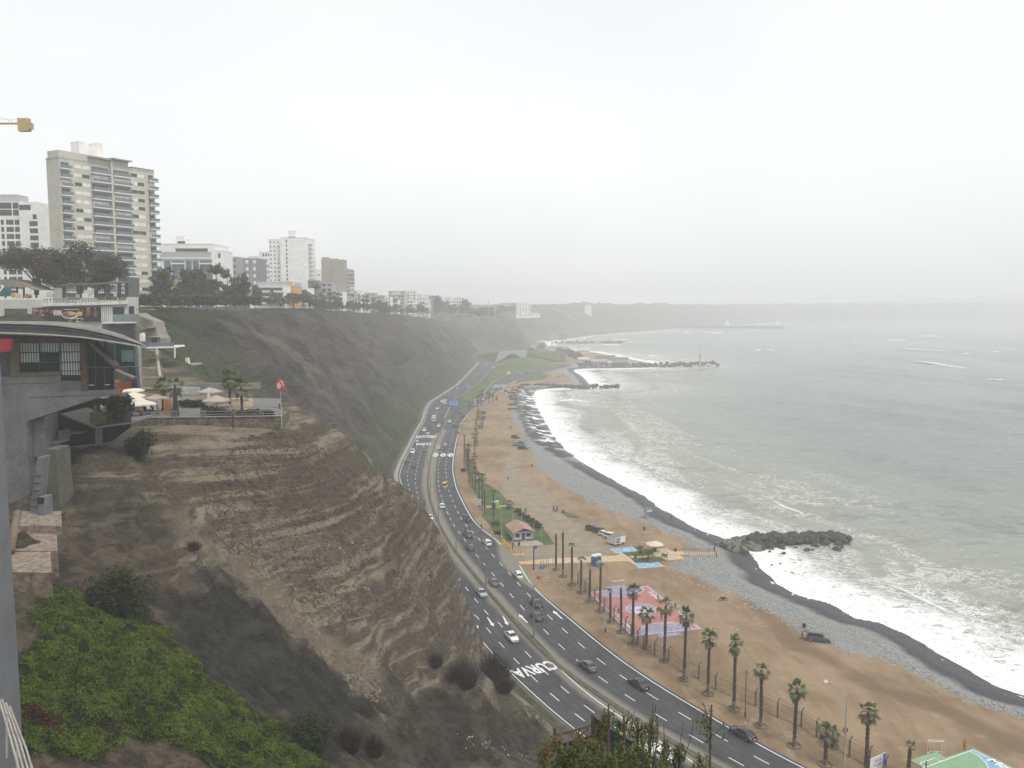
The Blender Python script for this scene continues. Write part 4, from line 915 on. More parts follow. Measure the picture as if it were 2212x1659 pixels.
M_BARK=simple('bark',(.10,.075,.05),.95,.4,3,bump=.05);M_PTRUNK=simple('palm_trunk',(.060,.042,.034),.95,.45,2.5,bump=.08,stretch=(1,1,4));M_PBASE=simple('palm_trunk_base',(.17,.14,.11),.95,.3,2.5)
def crown_points(rs,blobs,dens):
 P=[]
 for(x,y,z,r,rz)in blobs:
  n=int(dens*r*r);d=rs.normal(size=(n,3));d/=np.linalg.norm(d,axis=1)[:,None];rr=r*rs.uniform(.35,1.0,(n,1))**.6*(1+.25*np.sin(d[:,:1]*7+d[:,1:2]*5));q=d*rr;q[:,2]*=rz/r
  P.append(q+[x,y,z])
 return np.concatenate(P)
def tree_meshes(seed,h,r,leaf,dens,kind='round',trunk_r=.22):
 rs=np.random.RandomState(seed);blobs=[];limbs=[];m=MB();th=h*(.20 if kind!='tall' else .12)
 if kind=='flame':
  for i in range(9):f=i/8;blobs.append((rs.normal()*.15*r,rs.normal()*.15*r,h*(.15+.78*f),r*(1.0-.75*f),r*.8))
 else:
  for i in range(13 if kind=='round' else 10):
   a=rs.uniform(0,6.28);q=r*rs.uniform(.2,.85);z=th+(h-th)*rs.uniform(.1,.92)*(1-.35*(q/r)**2);b=r*rs.uniform(.26,.48);blobs.append((q*math.cos(a),q*math.sin(a),z,b,b*.75));limbs.append((q*math.cos(a)*.8,q*math.sin(a)*.8,z))
 P=crown_points(rs,blobs,dens);V,Q=leaf_quads(P,leaf,rs);cm=soup_mesh('crown',V,Q)
 lean=rs.uniform(-.06,.06,2)*h;m.tube([(0,0,-.5),(lean[0]*.4,lean[1]*.4,th*.5),(lean[0],lean[1],th),(lean[0],lean[1],th*1.5)],[trunk_r*1.3,trunk_r,trunk_r*.8,trunk_r*.35],7)
 for L_ in limbs:m.tube([(lean[0],lean[1],th*.8),((L_[0]+lean[0])/2,(L_[1]+lean[1])/2,(th+L_[2])/2+.2),L_],[trunk_r*.5,trunk_r*.3,trunk_r*.1],5,cap=False)
 return m.mesh('trunk',True),cm
def plant(name,tm,cm,p,label,cat,group,leafmat,sc=1,rz=0):
 t=empty(name,p,rz,label,cat,group);t.scale=(sc,)*3 if not isinstance(sc,tuple)else sc;add('trunk',tm,t,M_BARK);add('crown',cm,t,leafmat);return t
# -- palms
def palm_crown(seed,n=17,L=1.5,small=False,droop=.5):
 rs=np.random.RandomState(seed);V=[];Q=[];MI=[];dead=0
 def quad(a,b,c,d):MI.append(dead);k=len(V);V.extend([tuple(a),tuple(b),tuple(c),tuple(d)]);Q.append((k,k+1,k+2,k+3))
 for i in range(n):
  az=i*2.399+rs.uniform(-.3,.3);el=R(rs.uniform(-70,80))if not small else R(rs.uniform(20,88));dead=int(el<R(-22));d=np.array([math.cos(az)*math.cos(el),math.sin(az)*math.cos(el),math.sin(el)]);pl=L*rs.uniform(.38,.55)
  side=np.cross(d,[0,0,1.]);side/=np.linalg.norm(side)+1e-6;up=np.cross(side,d);base=d*.12;tip=base+d*pl
  quad(base-side*.03,base+side*.03,tip+side*.02,tip-side*.02)
  for j in range(11):
   a=R(-78+156*j/10);ld=d*math.cos(a)+side*math.sin(a)*.95;ll=L*(.62-.16*abs(a))*rs.uniform(.85,1.1);mid=tip+ld*ll*.55+up*.03;end=tip+ld*ll-np.array([0,0,1])*ll*droop*rs.uniform(.3,.9)*(.4+math.cos(el));w=np.cross(ld,up);w=w/(np.linalg.norm(w)+1e-6)*.085
   quad(tip,mid+w,end,mid-w)
 return soup_mesh('crown',V,Q,mats=MI)
PC=[palm_crown(s,21+4*(s%3),1.75)for s in(1,2,3,8)]+[palm_crown(4,8,1.3,True),palm_crown(5,6,1.0,True)];PC_BIG=palm_crown(6,26,2.1)
def palm_trunk(h,seed,r0=.30,r1=.27):
 rs=np.random.RandomState(seed);lx,ly=rs.uniform(-.014,.014,2)*h;pts=[];rad=[];n=int(h*3.2)
 for i in range(n+1):
  f=i/n;pts.append((lx*f*f,ly*f*f,h*f));base=r0*1.35*(1-f*6)+r0*f*6 if f<.16 else r0+(r1-r0)*f;rad.append(base*(1.10 if i%2 else .90)*rs.uniform(.93,1.07))
 rad[-1]*=.5;m=MB();m.tube(pts,rad,9,jit=.12);me=m.mesh('trunk');
 for p in me.polygons:p.material_index=1 if p.center.z<h*.17*rs.uniform(.8,1.2)and h>5 else 0
 return me,(lx,ly)
PALMN=[0]
def palm(c,x,yb,yt,crown,label,group='palms along the road',r=.27,xt=None,scale=1.,z=0.):
 """base at pixel (x, yb); trunk top seen at yt"""
 p=G(c,x,yb,z);top=AT(c,xt if xt is not None else x,yt,p.y);h=max(.6,top.z-z);PALMN[0]+=1;tm,(lx,ly)=palm_trunk(h,40+PALMN[0],r,r*.9)
 t=empty('palm_tree',p,0,label,'palm tree',group);add('trunk',tm,t,[M_PTRUNK,M_PBASE])
 if crown is not None:o=add('crown',crown,t,[F_PALM,F_DEADP],(lx,ly,h-.1));o.scale=(scale*rnd.uniform(.76,1.1),scale*rnd.uniform(.76,1.1),scale*rnd.uniform(.8,1.15));o.rotation_euler=(0,0,PALMN[0]*1.3)
 m=MB();a=np.linspace(0,2*math.pi,15)
 if p.y<240:m.tube([(.95*math.cos(q),.95*math.sin(q),.06)for q in a],.16,5,cap=False,jit=.35);m.build('soil_ring',M_SOILRING,t)
 return t
M_SOILRING=simple('dug_soil',(.15,.10,.062),.95,.4,2)
for x,yb,yt,cr_,lab in[
 (582,492,200,None,'bare palm trunk without crown, left one of two beside the beach entrance'),(636,546,190,None,'bare palm trunk without crown, right and taller of two beside the beach entrance'),
 (708,610,308,4,'palm with a small pale tuft just right of the two bare trunks'),(778,672,415,4,'short palm with drooping tuft left of the blue water tank'),(847,745,480,None,'bare brown palm trunk with pale tip below the blue water tank'),
 (930,822,465,5,'tall palm with a thin tuft at the left corner of the pink court'),(1012,905,668,5,'short palm with small tuft before the pink court'),(1097,985,630,None,'bare palm trunk before the pink court goal area'),
 (1190,1080,655,0,'tall palm crossing the centre circle of the pink court'),(1297,1112,835,1,'shorter palm with full crown over the centre circle edge'),(1440,1215,772,2,'palm with full crown in front of the near goal'),
 (1597,1360,850,3,'palm with full crown at the near right corner of the pink court')]:
 palm('C',x,yb,yt,None if cr_ is None else PC[cr_],lab)
for x,yb,yt,cr_,lab,xt in[
 (145,718,350,0,'palm right of the tall concrete pole beyond the court',147),(315,818,385,1,'second palm past the court, left of the slim pole',318),(490,928,565,2,'palm with short dense crown right of the slim pole',488),
 (710,1060,690,3,'palm leaning slightly, level with the large white stone',725),(912,1182,960,0,'short leaning palm left of the tyre lamp post',930),(1178,1245,835,1,'tall palm right of the tyre lamp post',1186),(1455,1260,1070,4,'palm at the corner of the green court',1458)]:
 palm('E',x,yb,yt,PC[cr_],lab,xt=xt)
palm('E',958,1062,975,PC[2],'small palm growing behind the short leaning one',r=.18,scale=.8)
for x,yb,yt,cr_,lab,sc in[
 (840,1300,815,4,'leftmost palm of the dense group by the road bend',1.),(868,1320,945,5,'second palm of the dense group, half height',1.),(888,1360,1030,0,'third palm of the dense group',.9),(905,1480,960,0,'tall palm in the middle of the dense group',1.),
 (930,1530,1180,1,'palm in the dense group with crown low over the next',.9),(957,1600,1300,2,'palm in the dense group above the taxi stretch',.9),(1000,1640,1300,3,'rightmost palm of the dense group',.9),(990,1040,790,0,'thick dark palm beside the narrow row',1.1)]:
 palm('Y',x,yb,yt,PC[cr_],lab,scale=sc,r=.24)
for x,yb,yt,cr_,lab in[(1070,262,-60,0,'palm behind the round road sign'),(1102,308,-62,1,'palm right of the road sign at the lawn edge'),(1130,345,75,None,'crownless palm at the lawn corner'),(1226,440,112,4,'palm on the lawn before the blue toilet cabin'),(1405,285,232,2,'low young palm on the lawn by the sand road')]:
 palm('B',x,yb,yt,None if cr_ is None else PC[cr_],lab,group='palms on the lawn',r=.24)
for x,yb,yt,cr_,lab,sc in[(1108,965,850,PC_BIG,'large shaggy palm standing alone on the sand',1.25),(1067,850,705,PC[0],'far palm before the green island tip',1.2),(1098,782,655,PC[1],'far palm rising over the road in front of the bank',1.2),(1164,748,678,PC_BIG,'far bushy palm at the road edge',1.),(1196,738,670,PC[2],'far thin palm at the road edge',1.),(1230,722,706,PC[3],'tiny young palm beyond the far road palms',1.)]:
 palm('A',x,yb,yt,cr_,lab,'palms far up the road',r=.3,scale=sc)
k=0
for x,y in[(1040,455),(1035,500),(1030,540),(1015,600),(1012,645),(1080,640),(1062,680),(1008,720),(1025,760),(1020,815),(1015,870),(1012,930),(990,1090),(975,1130),(968,1180),(985,1240),(960,1275)]:
 k+=1;palm('Y',x,y+12,y-8,PC[k%4],'low young palm in the long planted row, number counted from the far end','young palms in the planted row',r=.2,scale=.85)['label']=ORD[k-1]+' low young palm, counted from the far end of the planted row'
BUSHT,BUSHC=tree_meshes(5,1.4,1.1,.22,330,'round',.05)
def bush(p,sc,label,group=None,mat=None,name='bush'):return plant(name,BUSHT,BUSHC,p,label,'bush',group,mat or F_BUSH,sc,rnd.uniform(0,6))
for c,x,y,s,lab in[('B',1245,460,(1.5,1.1,.7),'low bush round the foot of the lawn palm'),('B',1490,330,(1.,1,1),'bush by the lawn edge left of the slim white pole'),('B',1520,365,(1.,1,.9),'bush by the lawn edge right of the slim white pole'),('B',1580,400,(1.2,1.2,.9),'first bush of the hedge behind the guard house'),('B',1625,430,(1.2,1.2,.9),'second bush of the hedge behind the guard house'),('B',1675,465,(1.3,1.2,.9),'third bush of the hedge behind the guard house'),('B',1715,500,(1.3,1.3,1.),'last bush of the hedge behind the guard house'),('B',1270,560,(1.2,1,.7),'low bush behind the officer at the road side')]:
 bush(G(c,x,y),s,lab,'bushes round the guard house')
Y1=G('Y',840,1315);bush(Y1,(1.2,1.2,.9),'round bush at the foot of the leftmost grouped palm')
# -- clipped surfaces on the beach
def sheet(name,pts,z,mat,kind='structure',thick=0):
 pts=[(p[0],p[1])for p in pts];m=MB()
 if thick:m.prism(pts,-.05,z)
 else:m.V=[(x,y,z)for x,y in pts];m.face(range(len(pts)))
 o=m.build(name,mat);return tag(o,kind=kind)if kind else o
def GP(c,*pts):return[G(c,x,y)for x,y in pts]
sheet('lawn',GP('B',(1000,-60),(1160,20),(1300,110),(1400,235),(1370,245),(1140,250),(1060,190),(1010,80)),.12,M_GRASS)
sheet('lawn',GP('B',(1130,285),(1420,258),(1560,350),(1740,470),(1890,670),(1775,680),(1700,630),(1440,640),(1330,640),(1250,590),(1190,460),(1100,370)),.12,M_GRASS)
sheet('lawn',GP('B',(1965,318),(2030,330),(2170,375),(2150,385),(2035,385)),.12,M_GRASS)
sheet('lawn',GP('A',(1450,560),(1390,585),(1420,530),(1500,495),(1600,480),(1670,490),(1690,510),(1640,540),(1560,550)),.10,M_GRASS)
M_CREAM=simple('cream_paving',(.46,.37,.25),.85,.15,.7);M_CONC=simple('concrete',(.34,.31,.25),.9,.15,.6);M_YEL=simple('yellow_paint',(.58,.36,.05),.8);M_BLUEP=simple('blue_court_paint',(.20,.36,.52),.75,.12,.8)
sheet('terrace_slab',GP('B',(1440,655),(1735,628),(1780,678),(1500,700),(1470,690)),.10,M_CONC,thick=1)
sheet('path',GP('B',(1140,262),(1420,250),(1460,262),(1150,275)),.06,M_CREAM)
sheet('pavement',GP('C',(283,430),(300,450),(860,435),(1150,425),(1230,470),(1190,420),(1150,385),(1100,355),(1060,380),(860,388),(560,402)),.13,M_CREAM,thick=1)
sheet('pavement',GP('Q',(1000,610),(1180,590),(1285,640),(1450,650),(1900,655),(1910,690),(1450,692),(1360,690),(1450,745),(1200,765),(1090,712),(700,730),(650,700),(1050,690)),.12,M_CREAM,thick=1)
sheet('yellow_kerb',GP('Q',(1360,690),(1385,690),(1455,740),(1420,748)),.16,M_YEL,thick=1)
sheet('yellow_kerb',GP('C',(283,430),(283,440),(480,428),(480,418)),.17,M_YEL,thick=1)
sheet('lawn',GP('Q',(550,655),(930,622),(1000,650),(960,685),(620,703)),.17,M_GRASS,thick=1);sheet('lawn',GP('Q',(695,745),(1100,715),(1185,762),(1080,785),(765,803)),.17,M_GRASS,thick=1)
def bay(pts,tx,ty):
 P=GP('Q',*pts);c=sum(P,Vector())/4;t_=sheet('parking_bay',P,.08,WHITE,thick=1);Q_=[c+(p-c)*.95 for p in P]
 sheet('parking_paint',Q_,.086,M_BLUEP)
 e1=(P[1]-P[0]).normalized();e2=(P[0]-P[3]);e2=(e2-e1*e2.dot(e1)).normalized();c=G('Q',tx,ty)
 M=Matrix(((e1.x,e2.x,0,c.x),(e1.y,e2.y,0,c.y),(0,0,1,.092),(0,0,0,1)));k=1.0
 ring=[(.62*math.cos(a)-.1,.75*math.sin(a)-.3)for a in np.linspace(R(120),R(380),18)];m=MB()
 for(x0,y0),(x1,y1)in zip(ring[:-1],ring[1:]):
  a=Vector((x1-x0,y1-y0)).normalized();n=Vector((-a.y,a.x))*.09;q=len(m.V);m.V+=[tuple(M@Vector((x0+n.x,y0+n.y,0))),tuple(M@Vector((x1+n.x,y1+n.y,0))),tuple(M@Vector((x1-n.x,y1-n.y,0))),tuple(M@Vector((x0-n.x,y0-n.y,0)))];m.face(range(q,q+4))
 for P4 in([(-.12,1.0),(.1,1.0),(.1,1.3),(-.12,1.3)],[(-.1,.9),(.08,.9),(.15,.1),(-.05,.1)],[(.0,.28),(.75,.2),(.75,.02),(.0,.1)],[(.62,.1),(.8,.12),(1.15,-.75),(.95,-.8)],[(0,.62),(.6,.58),(.6,.46),(0,.48)]):
  q=len(m.V);m.V+=[tuple(M@Vector((x,y,0)))for x,y in P4];m.face(range(q,q+4))
 tag(m.build('wheelchair_symbol',WHITE),kind='structure')
bay([(380,598),(700,568),(775,630),(470,660)],610,612);bay([(715,802),(1060,782),(1155,850),(800,878)],955,828)
for k in range(7):a=250+k*38;sheet('crossing_stripe',GP('Q',(a,712-k*2),(a+20,710-k*2),(a+40,726-k*2),(a+20,728-k*2)),.136,M_YEL)
for k in range(6):a=380+k*40;sheet('crossing_stripe',GP('Q',(a,770-k*1),(a+22,769-k),(a+42,782-k),(a+20,783-k)),.136,M_YEL)
CA,CB,CC_,CD=G('T',190,315),G('T',1135,215),G('T',2010,920),G('T',905,1040)
def cw(u,v,z=0):q=CA*(1-u)*(1-v)+CB*u*(1-v)+CC_*u*v+CD*(1-u)*v;return Vector((q.x,q.y,z))
CWm,CLm=(CB-CA).length,(CD-CA).length
M_PINK=simple('pink_court_paint',(.36,.15,.13),.75,.14,.5,obj=False);M_LILAC=simple('lilac_court_paint',(.25,.235,.33),.75,.14,.5,obj=False);M_CLINE=simple('court_line_paint',(.70,.62,.60),.8,.15,.8,obj=False)
def court_sheet(name,uv,z,mat):return sheet(name,[cw(u,v)for u,v in uv],z,mat)
ct=tag(MB().prism([tuple(cw(u,v))[:2]for u,v in[(-.03,-.015),(1.045,-.015),(1.045,1.02),(-.03,1.02)]],-.1,.10).build('sports_court',M_LILAC),'pink sports court with lilac goal areas, fenced off beside the palms','sports court')
def cpatch(name,uv,z,mat):o=MB();o.V=[tuple(cw(u,v,z))for u,v in uv];o.face(range(len(uv)));return o.build(name,mat,ct)
cpatch('playing_surface',[(.0,0),(1,0),(1,1),(0,1)],.105,M_PINK)
def cline(uv,w,name='court_line'):
 pts=[tuple(cw(u,v))[:2]for u,v in uv];V=[(x,y,.118)for x,y in polyline_quads(pts,w)];return link(name,soup_mesh(name,V,[(2*i,2*i+1,2*i+3,2*i+2)for i in range(len(pts)-1)]),ct,M_CLINE)
def arc(v0,s):return[(.5+.41*math.cos(a),v0+s*.185*math.sin(a))for a in np.linspace(0,math.pi,25)]
for v0,s in((0,1),(1,-1)):cpatch('goal_area',arc(v0,s),.112,M_LILAC);cline(arc(v0,s),.12)
circ=[(.5+.225*math.cos(a),.5+.225*CWm/CLm*math.sin(a))for a in np.linspace(0,2*math.pi,33)]
cpatch('centre_circle',circ[:-1],.112,M_LILAC);cline(circ,.12)
cline([(0,0),(1,0)],.14);cline([(0,1),(1,1)],.14);cline([(0,0),(0,1)],.14);cline([(1,0),(1,1)],.14);cline([(0,.5),(.275,.5)],.12);cline([(.725,.5),(1,.5)],.12)
ux=(CB-CA).normalized();vy=Vector((-ux.y,ux.x,0))
text_on('lettering','mira',cw(.49,.462,.125),ux,vy,3.6,1.9,M_CLINE,ct,.03);text_on('lettering','flores',cw(.52,.538,.125),ux,vy,4.8,2.0,M_CLINE,ct,.03)
vd=(CD-CA).normalized();text_on('lettering','Loyca',cw(.935,.23,.125),vd,Vector((-vd.y,vd.x,0)),5.0,1.3,M_CLINE,ct,.03,shear=.2);text_on('lettering','mira el oceano',cw(.075,.70,.125),vd,Vector((-vd.y,vd.x,0)),10.5,1.2,M_CLINE,ct,.03)
sheet('goal_pad',[cw(.33,-.02),cw(.67,-.02),cw(.67,-.10),cw(.33,-.10)],.09,M_LILAC);sheet('goal_pad',[cw(.33,1.025),cw(.67,1.025),cw(.67,1.09),cw(.33,1.09)],.09,M_LILAC)
M_GOAL=simple('white_goal_paint',(.70,.66,.62),.5)
def goal(pa,pb,back,label,zt_=2.0):
 t=empty('football_goal',(pa+pb)/2,0,label,'goal','football goals');o=(pa+pb)/2;a,b=pa-o,pb-o;a.z=b.z=0;z=Vector((0,0,zt_));k=Vector((back.x,back.y,0)).normalized()
 m=MB();m.tube([a,a+z,b+z,b],.05,6);m.build('front_frame',M_GOAL,t)
 m=MB()
 for q in(a,b):m.tube([q+z,q+z+k*.6,q+k*1.2],.035,5);m.tube([q,q+k*1.2],.035,5)
 m.tube([a+k*1.2,b+k*1.2],.035,5);m.tube([a+z+k*.6,b+z+k*.6],.03,5);m.build('back_frame',M_GOAL,t);return t
goal(cw(.40,.0,.1),cw(.60,.0,.1),CA-CD,'white goal at the far end of the pink court');goal(cw(.40,1.0,.1),cw(.60,1.0,.1),CD-CA,'white goal at the near end of the pink court')
M_GREENC=simple('green_court_paint',(.20,.34,.20),.75,.1,.5,obj=False)
g0=G('U',1570,318);g1=G('U',1205,440);g2=G('U',1100,360);g3=G('U',750,470);g4=g3+(g0-g1).normalized()*-1+Vector((2,-14,0));gd=(G('U',2050,555)-g0).normalized()
pl=[g0,g1,g2,g3,g3+gd*3,g3+gd*30,g0+gd*30];gc=tag(MB().prism([tuple(p)[:2]for p in pl],-.1,.09).build('sports_court',M_GREENC),'pale green sports court with blue strip in the bottom right corner','sports court')
def gl(pts,w=.13,mat=WHITE,z=.10):pts=[tuple(p)[:2]for p in pts];V=[(x,y,z)for x,y in polyline_quads(pts,w)];return link('court_line',soup_mesh('court_line',V,[(2*i,2*i+1,2*i+3,2*i+2)for i in range(len(pts)-1)]),gc,mat)
ge=(G('U',960,560)-G('U',1560,340)).normalized();h0=G('U',1560,340)
gl([h0,h0+ge*16]);gl([h0,h0+gd*26]);gl([G('U',885,508),G('U',1080,445),G('U',1150,485)]);gl([G('U',885,508),G('U',960,560)])
ar=[G('U',1520,358),G('U',1640,425),G('U',1720,500),G('U',1755,560),G('U',1760,640)];m=MB();P_=[h0]+ar+[h0+gd*16];m.V=[(p.x,p.y,.095)for p in P_];m.face(range(len(P_)));m.build('blue_strip',M_BLUEP,gc);gl(ar,.12,WHITE,.104)
text_on('lettering','Mono',G('U',1880,505,.104)+gd*1.2,gd,Vector((-gd.y,gd.x,0)),5.2,1.3,WHITE,gc,.03,shear=.2)
goal(G('U',975,385),G('U',1160,395),(G('U',930,360)-G('U',1205,470)).cross(Vector((0,0,1))),'white goal behind the green court')
# -- fence
M_POST=simple('old_concrete_post',(.13,.105,.08),.95,.25,2);M_WIRE=simple('wire',(.10,.085,.07),.8)
def mesh_mat():
 t=NT('wire_mesh',.8);p=t.pos();t.m.blend_method='HASHED' if hasattr(t.m,'blend_method')else None;return t.done((.12,.10,.075),None,None,.24)
M_MESHW=mesh_mat()
fx=[('C',755,600),('C',812,660),('C',887,735),('C',962,810),('C',1042,890),('C',1130,975),('C',1175,1020),('C',1230,1070),('C',1275,1115),('C',1362,1165),('C',1472,1225),('E',-10,585),('E',85,622),('E',195,690),('E',455,800),('E',600,870),('E',755,935),('E',855,1000),('E',962,1060),('E',1070,1130),('E',1200,1195),('E',1305,1262)]
FP=[G(c,x,y)for c,x,y in fx];fen=empty('wire_fence',FP[0],0,'long wire mesh fence with cranked concrete posts beside the palm row','fence')
for i,p in enumerate(FP):
 d=(FP[min(i+1,len(FP)-1)]-FP[max(i-1,0)]).normalized();n=Vector((-d.y,d.x,0));q=p-FP[0];m=MB();m.tube([q+Vector((0,0,-.2)),q+Vector((0,0,2.6)),q+Vector((0,0,2.75))+n*.25,q+Vector((0,0,3.1))+n*.55],[.15,.13,.12,.09],6);m.build('fence_post',M_POST,fen)
m=MB()
for a,b in zip(FP[:-1],FP[1:]):a=a-FP[0];b=b-FP[0];k=len(m.V);m.V+=[tuple(a),tuple(b),tuple(b+Vector((0,0,2.5))),tuple(a+Vector((0,0,2.5)))];m.face((k,k+1,k+2,k+3))
m.build('mesh_panel',M_MESHW,fen);m=MB()
for a,b in zip(FP[:-1],FP[1:]):
 for z in(.05,1.25,2.5,2.95):m.tube([a-FP[0]+Vector((0,0,z)),b-FP[0]+Vector((0,0,z))],.022,4)
m.build('strand',M_WIRE,fen)
FY=np.arange(205,980,6.);fo=Vector((float(fL1(205))-2.5,205,0));m=MB();cf=empty('railing',fo,0,'long grey railing along the pavement at the foot of the cliff','railing')
for y in FY:q=Vector((float(fL1(y))-2.5,y,0))-fo;m.tube([q,q+Vector((0,0,2.3))],.09,4)
tag(m.build('post',M_POST,cf),kind='stuff');m=MB()
for a,b in zip(FY[:-1],FY[1:]):
 for z in(.8,1.5,2.2):m.tube([Vector((float(fL1(a))-2.5,a,z))-fo,Vector((float(fL1(b))-2.5,b,z))-fo],.06,4)
m.build('rail',M_POST,cf)
# -- lamp posts and poles
M_STEEL=simple('grey_steel',(.22,.22,.21),.5,.15,2,metal=.3);M_PALE=simple('pale_pole',(.40,.38,.33),.7)
def lamp(p,h,label,arms=2,dirv=(1,0,0),mat=None,group='double lamp posts on the median',name='street_lamp',reach=2.0):
 t=empty(name,p,0,label,'street lamp',group);m=MB();m.tube([(0,0,0),(0,0,h*.55),(0,0,h-1.6)],[.16,.12,.09],8);m.build('pole',mat or M_STEEL,t)
 d=Vector(dirv).normalized()
 for s in((1,-1)if arms==2 else(1,)):
  m=MB();m.tube([Vector((0,0,h-1.7)),Vector((0,0,h-.8))+d*s*reach*.35,Vector((0,0,h-.15))+d*s*reach*.75,Vector((0,0,h))+d*s*reach],[.06,.05,.045,.04],6);am=m.build('arm',mat or M_STEEL,t)
  m=MB();e=Vector((0,0,h))+d*s*reach;m.tube([e,e+d*s*.35+Vector((0,0,.04)),e+d*s*.8],[.05,.13,.06],8);m.build('lamp_head',M_PALE,am)
 return t
def px_h(c,x,yb,yt,z=0.):p=G(c,x,yb,z);return p,AT(c,x,yt,p.y).z-z
for c,x,yb,yt,lab in[('C',405,1050,560,'double lamp post on the median beside the black saloons'),('B',1143,1142,590,'double lamp post on the median by the grey saloon'),('B',820,742,345,'lamp post on the median left of the bicycle carrier'),('B',627,432,70,'lamp post on the median by the white hatchback'),('B',540,182,-130,'lamp post on the median past the motorcycle'),
                          ('A',625,1290,1095,'lamp post on the median below the speed markings'),('A',693,1078,925,'lamp post on the median by the far lettering'),('A',738,1003,880,'lamp post on the median past the far lettering'),('A',775,930,820,'lamp post on the median near the white far saloon'),('A',802,870,740,'lamp post at the end of the median')]:
 p,h=px_h(c,x,yb,yt);lamp(p,h,lab,2,(1,.15,0),reach=2.2 if p.y<200 else 1.6)
for x,yb,yt,lab in[(845,660,590,'lamp post by the pavement wall far up the left carriageway'),(928,720,640,'lamp post left of the green bank'),(985,665,600,'lamp post in front of the green bank'),(1262,500,415,'first lamp post on top of the green bank'),(1320,470,390,'second lamp post on the green bank'),(1400,460,385,'third lamp post on the green bank'),(1497,450,385,'fourth lamp post on the green bank'),(1590,440,370,'fifth lamp post along the bend'),(1678,430,320,'tall pole at the far end of the bend')]:
 p,h=px_h('A',x,yb,yt);lamp(p,h,lab,1,(-1,.2,0),group='lamp posts round the green bank')
p,h=px_h('E',1035,1215,650);t=lamp(p,h,'curved lamp post with a tyre hung round it, bottom right',1,(-1,.1,0),M_PALE,None)
m=MB();m.tube([(.32*math.cos(a),.12,h*.46+.32*math.sin(a))for a in np.linspace(0,2*math.pi,18)],.08,7,cap=False);m.build('tyre',M_TYRE,t)
def pole(c,x,yb,yt,label,mat=None,r=.13,band=None,group='utility poles on the beach side'):
 p,h=px_h(c,x,yb,yt);t=empty('utility_pole',p,0,label,'pole',group);m=MB();m.tube([(0,0,0),(0,0,h)],[r,r*.65],8);m.build('shaft',mat or M_PALE,t)
 m=MB();m.tube([(-.45,0,h-.5),(.45,0,h-.5)],.04,5);m.build('crossbar',M_POST,t)
 if band:
  m=MB();m.tube([(0,0,0),(0,0,band)],r*1.12,8);m.build('painted_base',M_TRIM,t)
 return t
M_BROWNP=simple('brown_pole',(.16,.09,.06),.8)
pole('C',973,985,705,'pale pole with dark base before the left side of the pink court',band=.9);pole('C',1632,1418,868,'tall jointed concrete pole behind the palms right of the pink court');pole('E',388,872,560,'slim brown pole with black base between two palms',M_BROWNP,.1,1.0);pole('C',2080,1609,1285,'slim pole at the right of the palm row')if False else None
pole('B',1436,738,345,'pole with black base at the corner of the guard house',band=2.2,r=.12);pole('B',1310,640,180,'thin pole behind the traffic officer',r=.08);pole('B',1748,645,470,'slim white pole right of the guard house',r=.07);pole('B',1662,640,430,'slim white pole before the guard house wall',r=.07);pole('B',1533,430,250,'slim pole behind the guard house',r=.07);pole('U',957,620,475,'green pole standing on the green court',simple('green_pole',(.05,.10,.06),.7),.12)
p,h=px_h('C',405,490,300);t=empty('camera_post',p,0,'deep blue post with a blue camera box at the beach entrance','camera post');MB().tube([(0,0,0),(0,0,h)],[.2,.14],10).build('post',simple('blue_post_paint',(.02,.03,.22),.5),t);MB().box(.15,.8,-.2,.2,h-.7,h-.05).build('camera_box',simple('blue_box_paint',(.05,.10,.28),.5),t,bevel=.04);MB().tube([(0,0,h),(0,0,h+5)],.06,6).build('mast',M_PALE,t)
for i,x in enumerate((505,521,556,572)):
 p,h=px_h('C',x,468-(i>1)*12,400-(i>1)*6);o=MB().tube([(0,0,0),(0,0,h)],.05,6).build('bollard',M_POST,None,loc=p);tag(o,['first thin stake of the yard beside the blue camera post','second thin stake of the yard beside the blue camera post','third thin stake of the yard beside the bare palms','fourth thin stake of the yard touching the bare palms'][i],'stake','thin stakes in the yard')
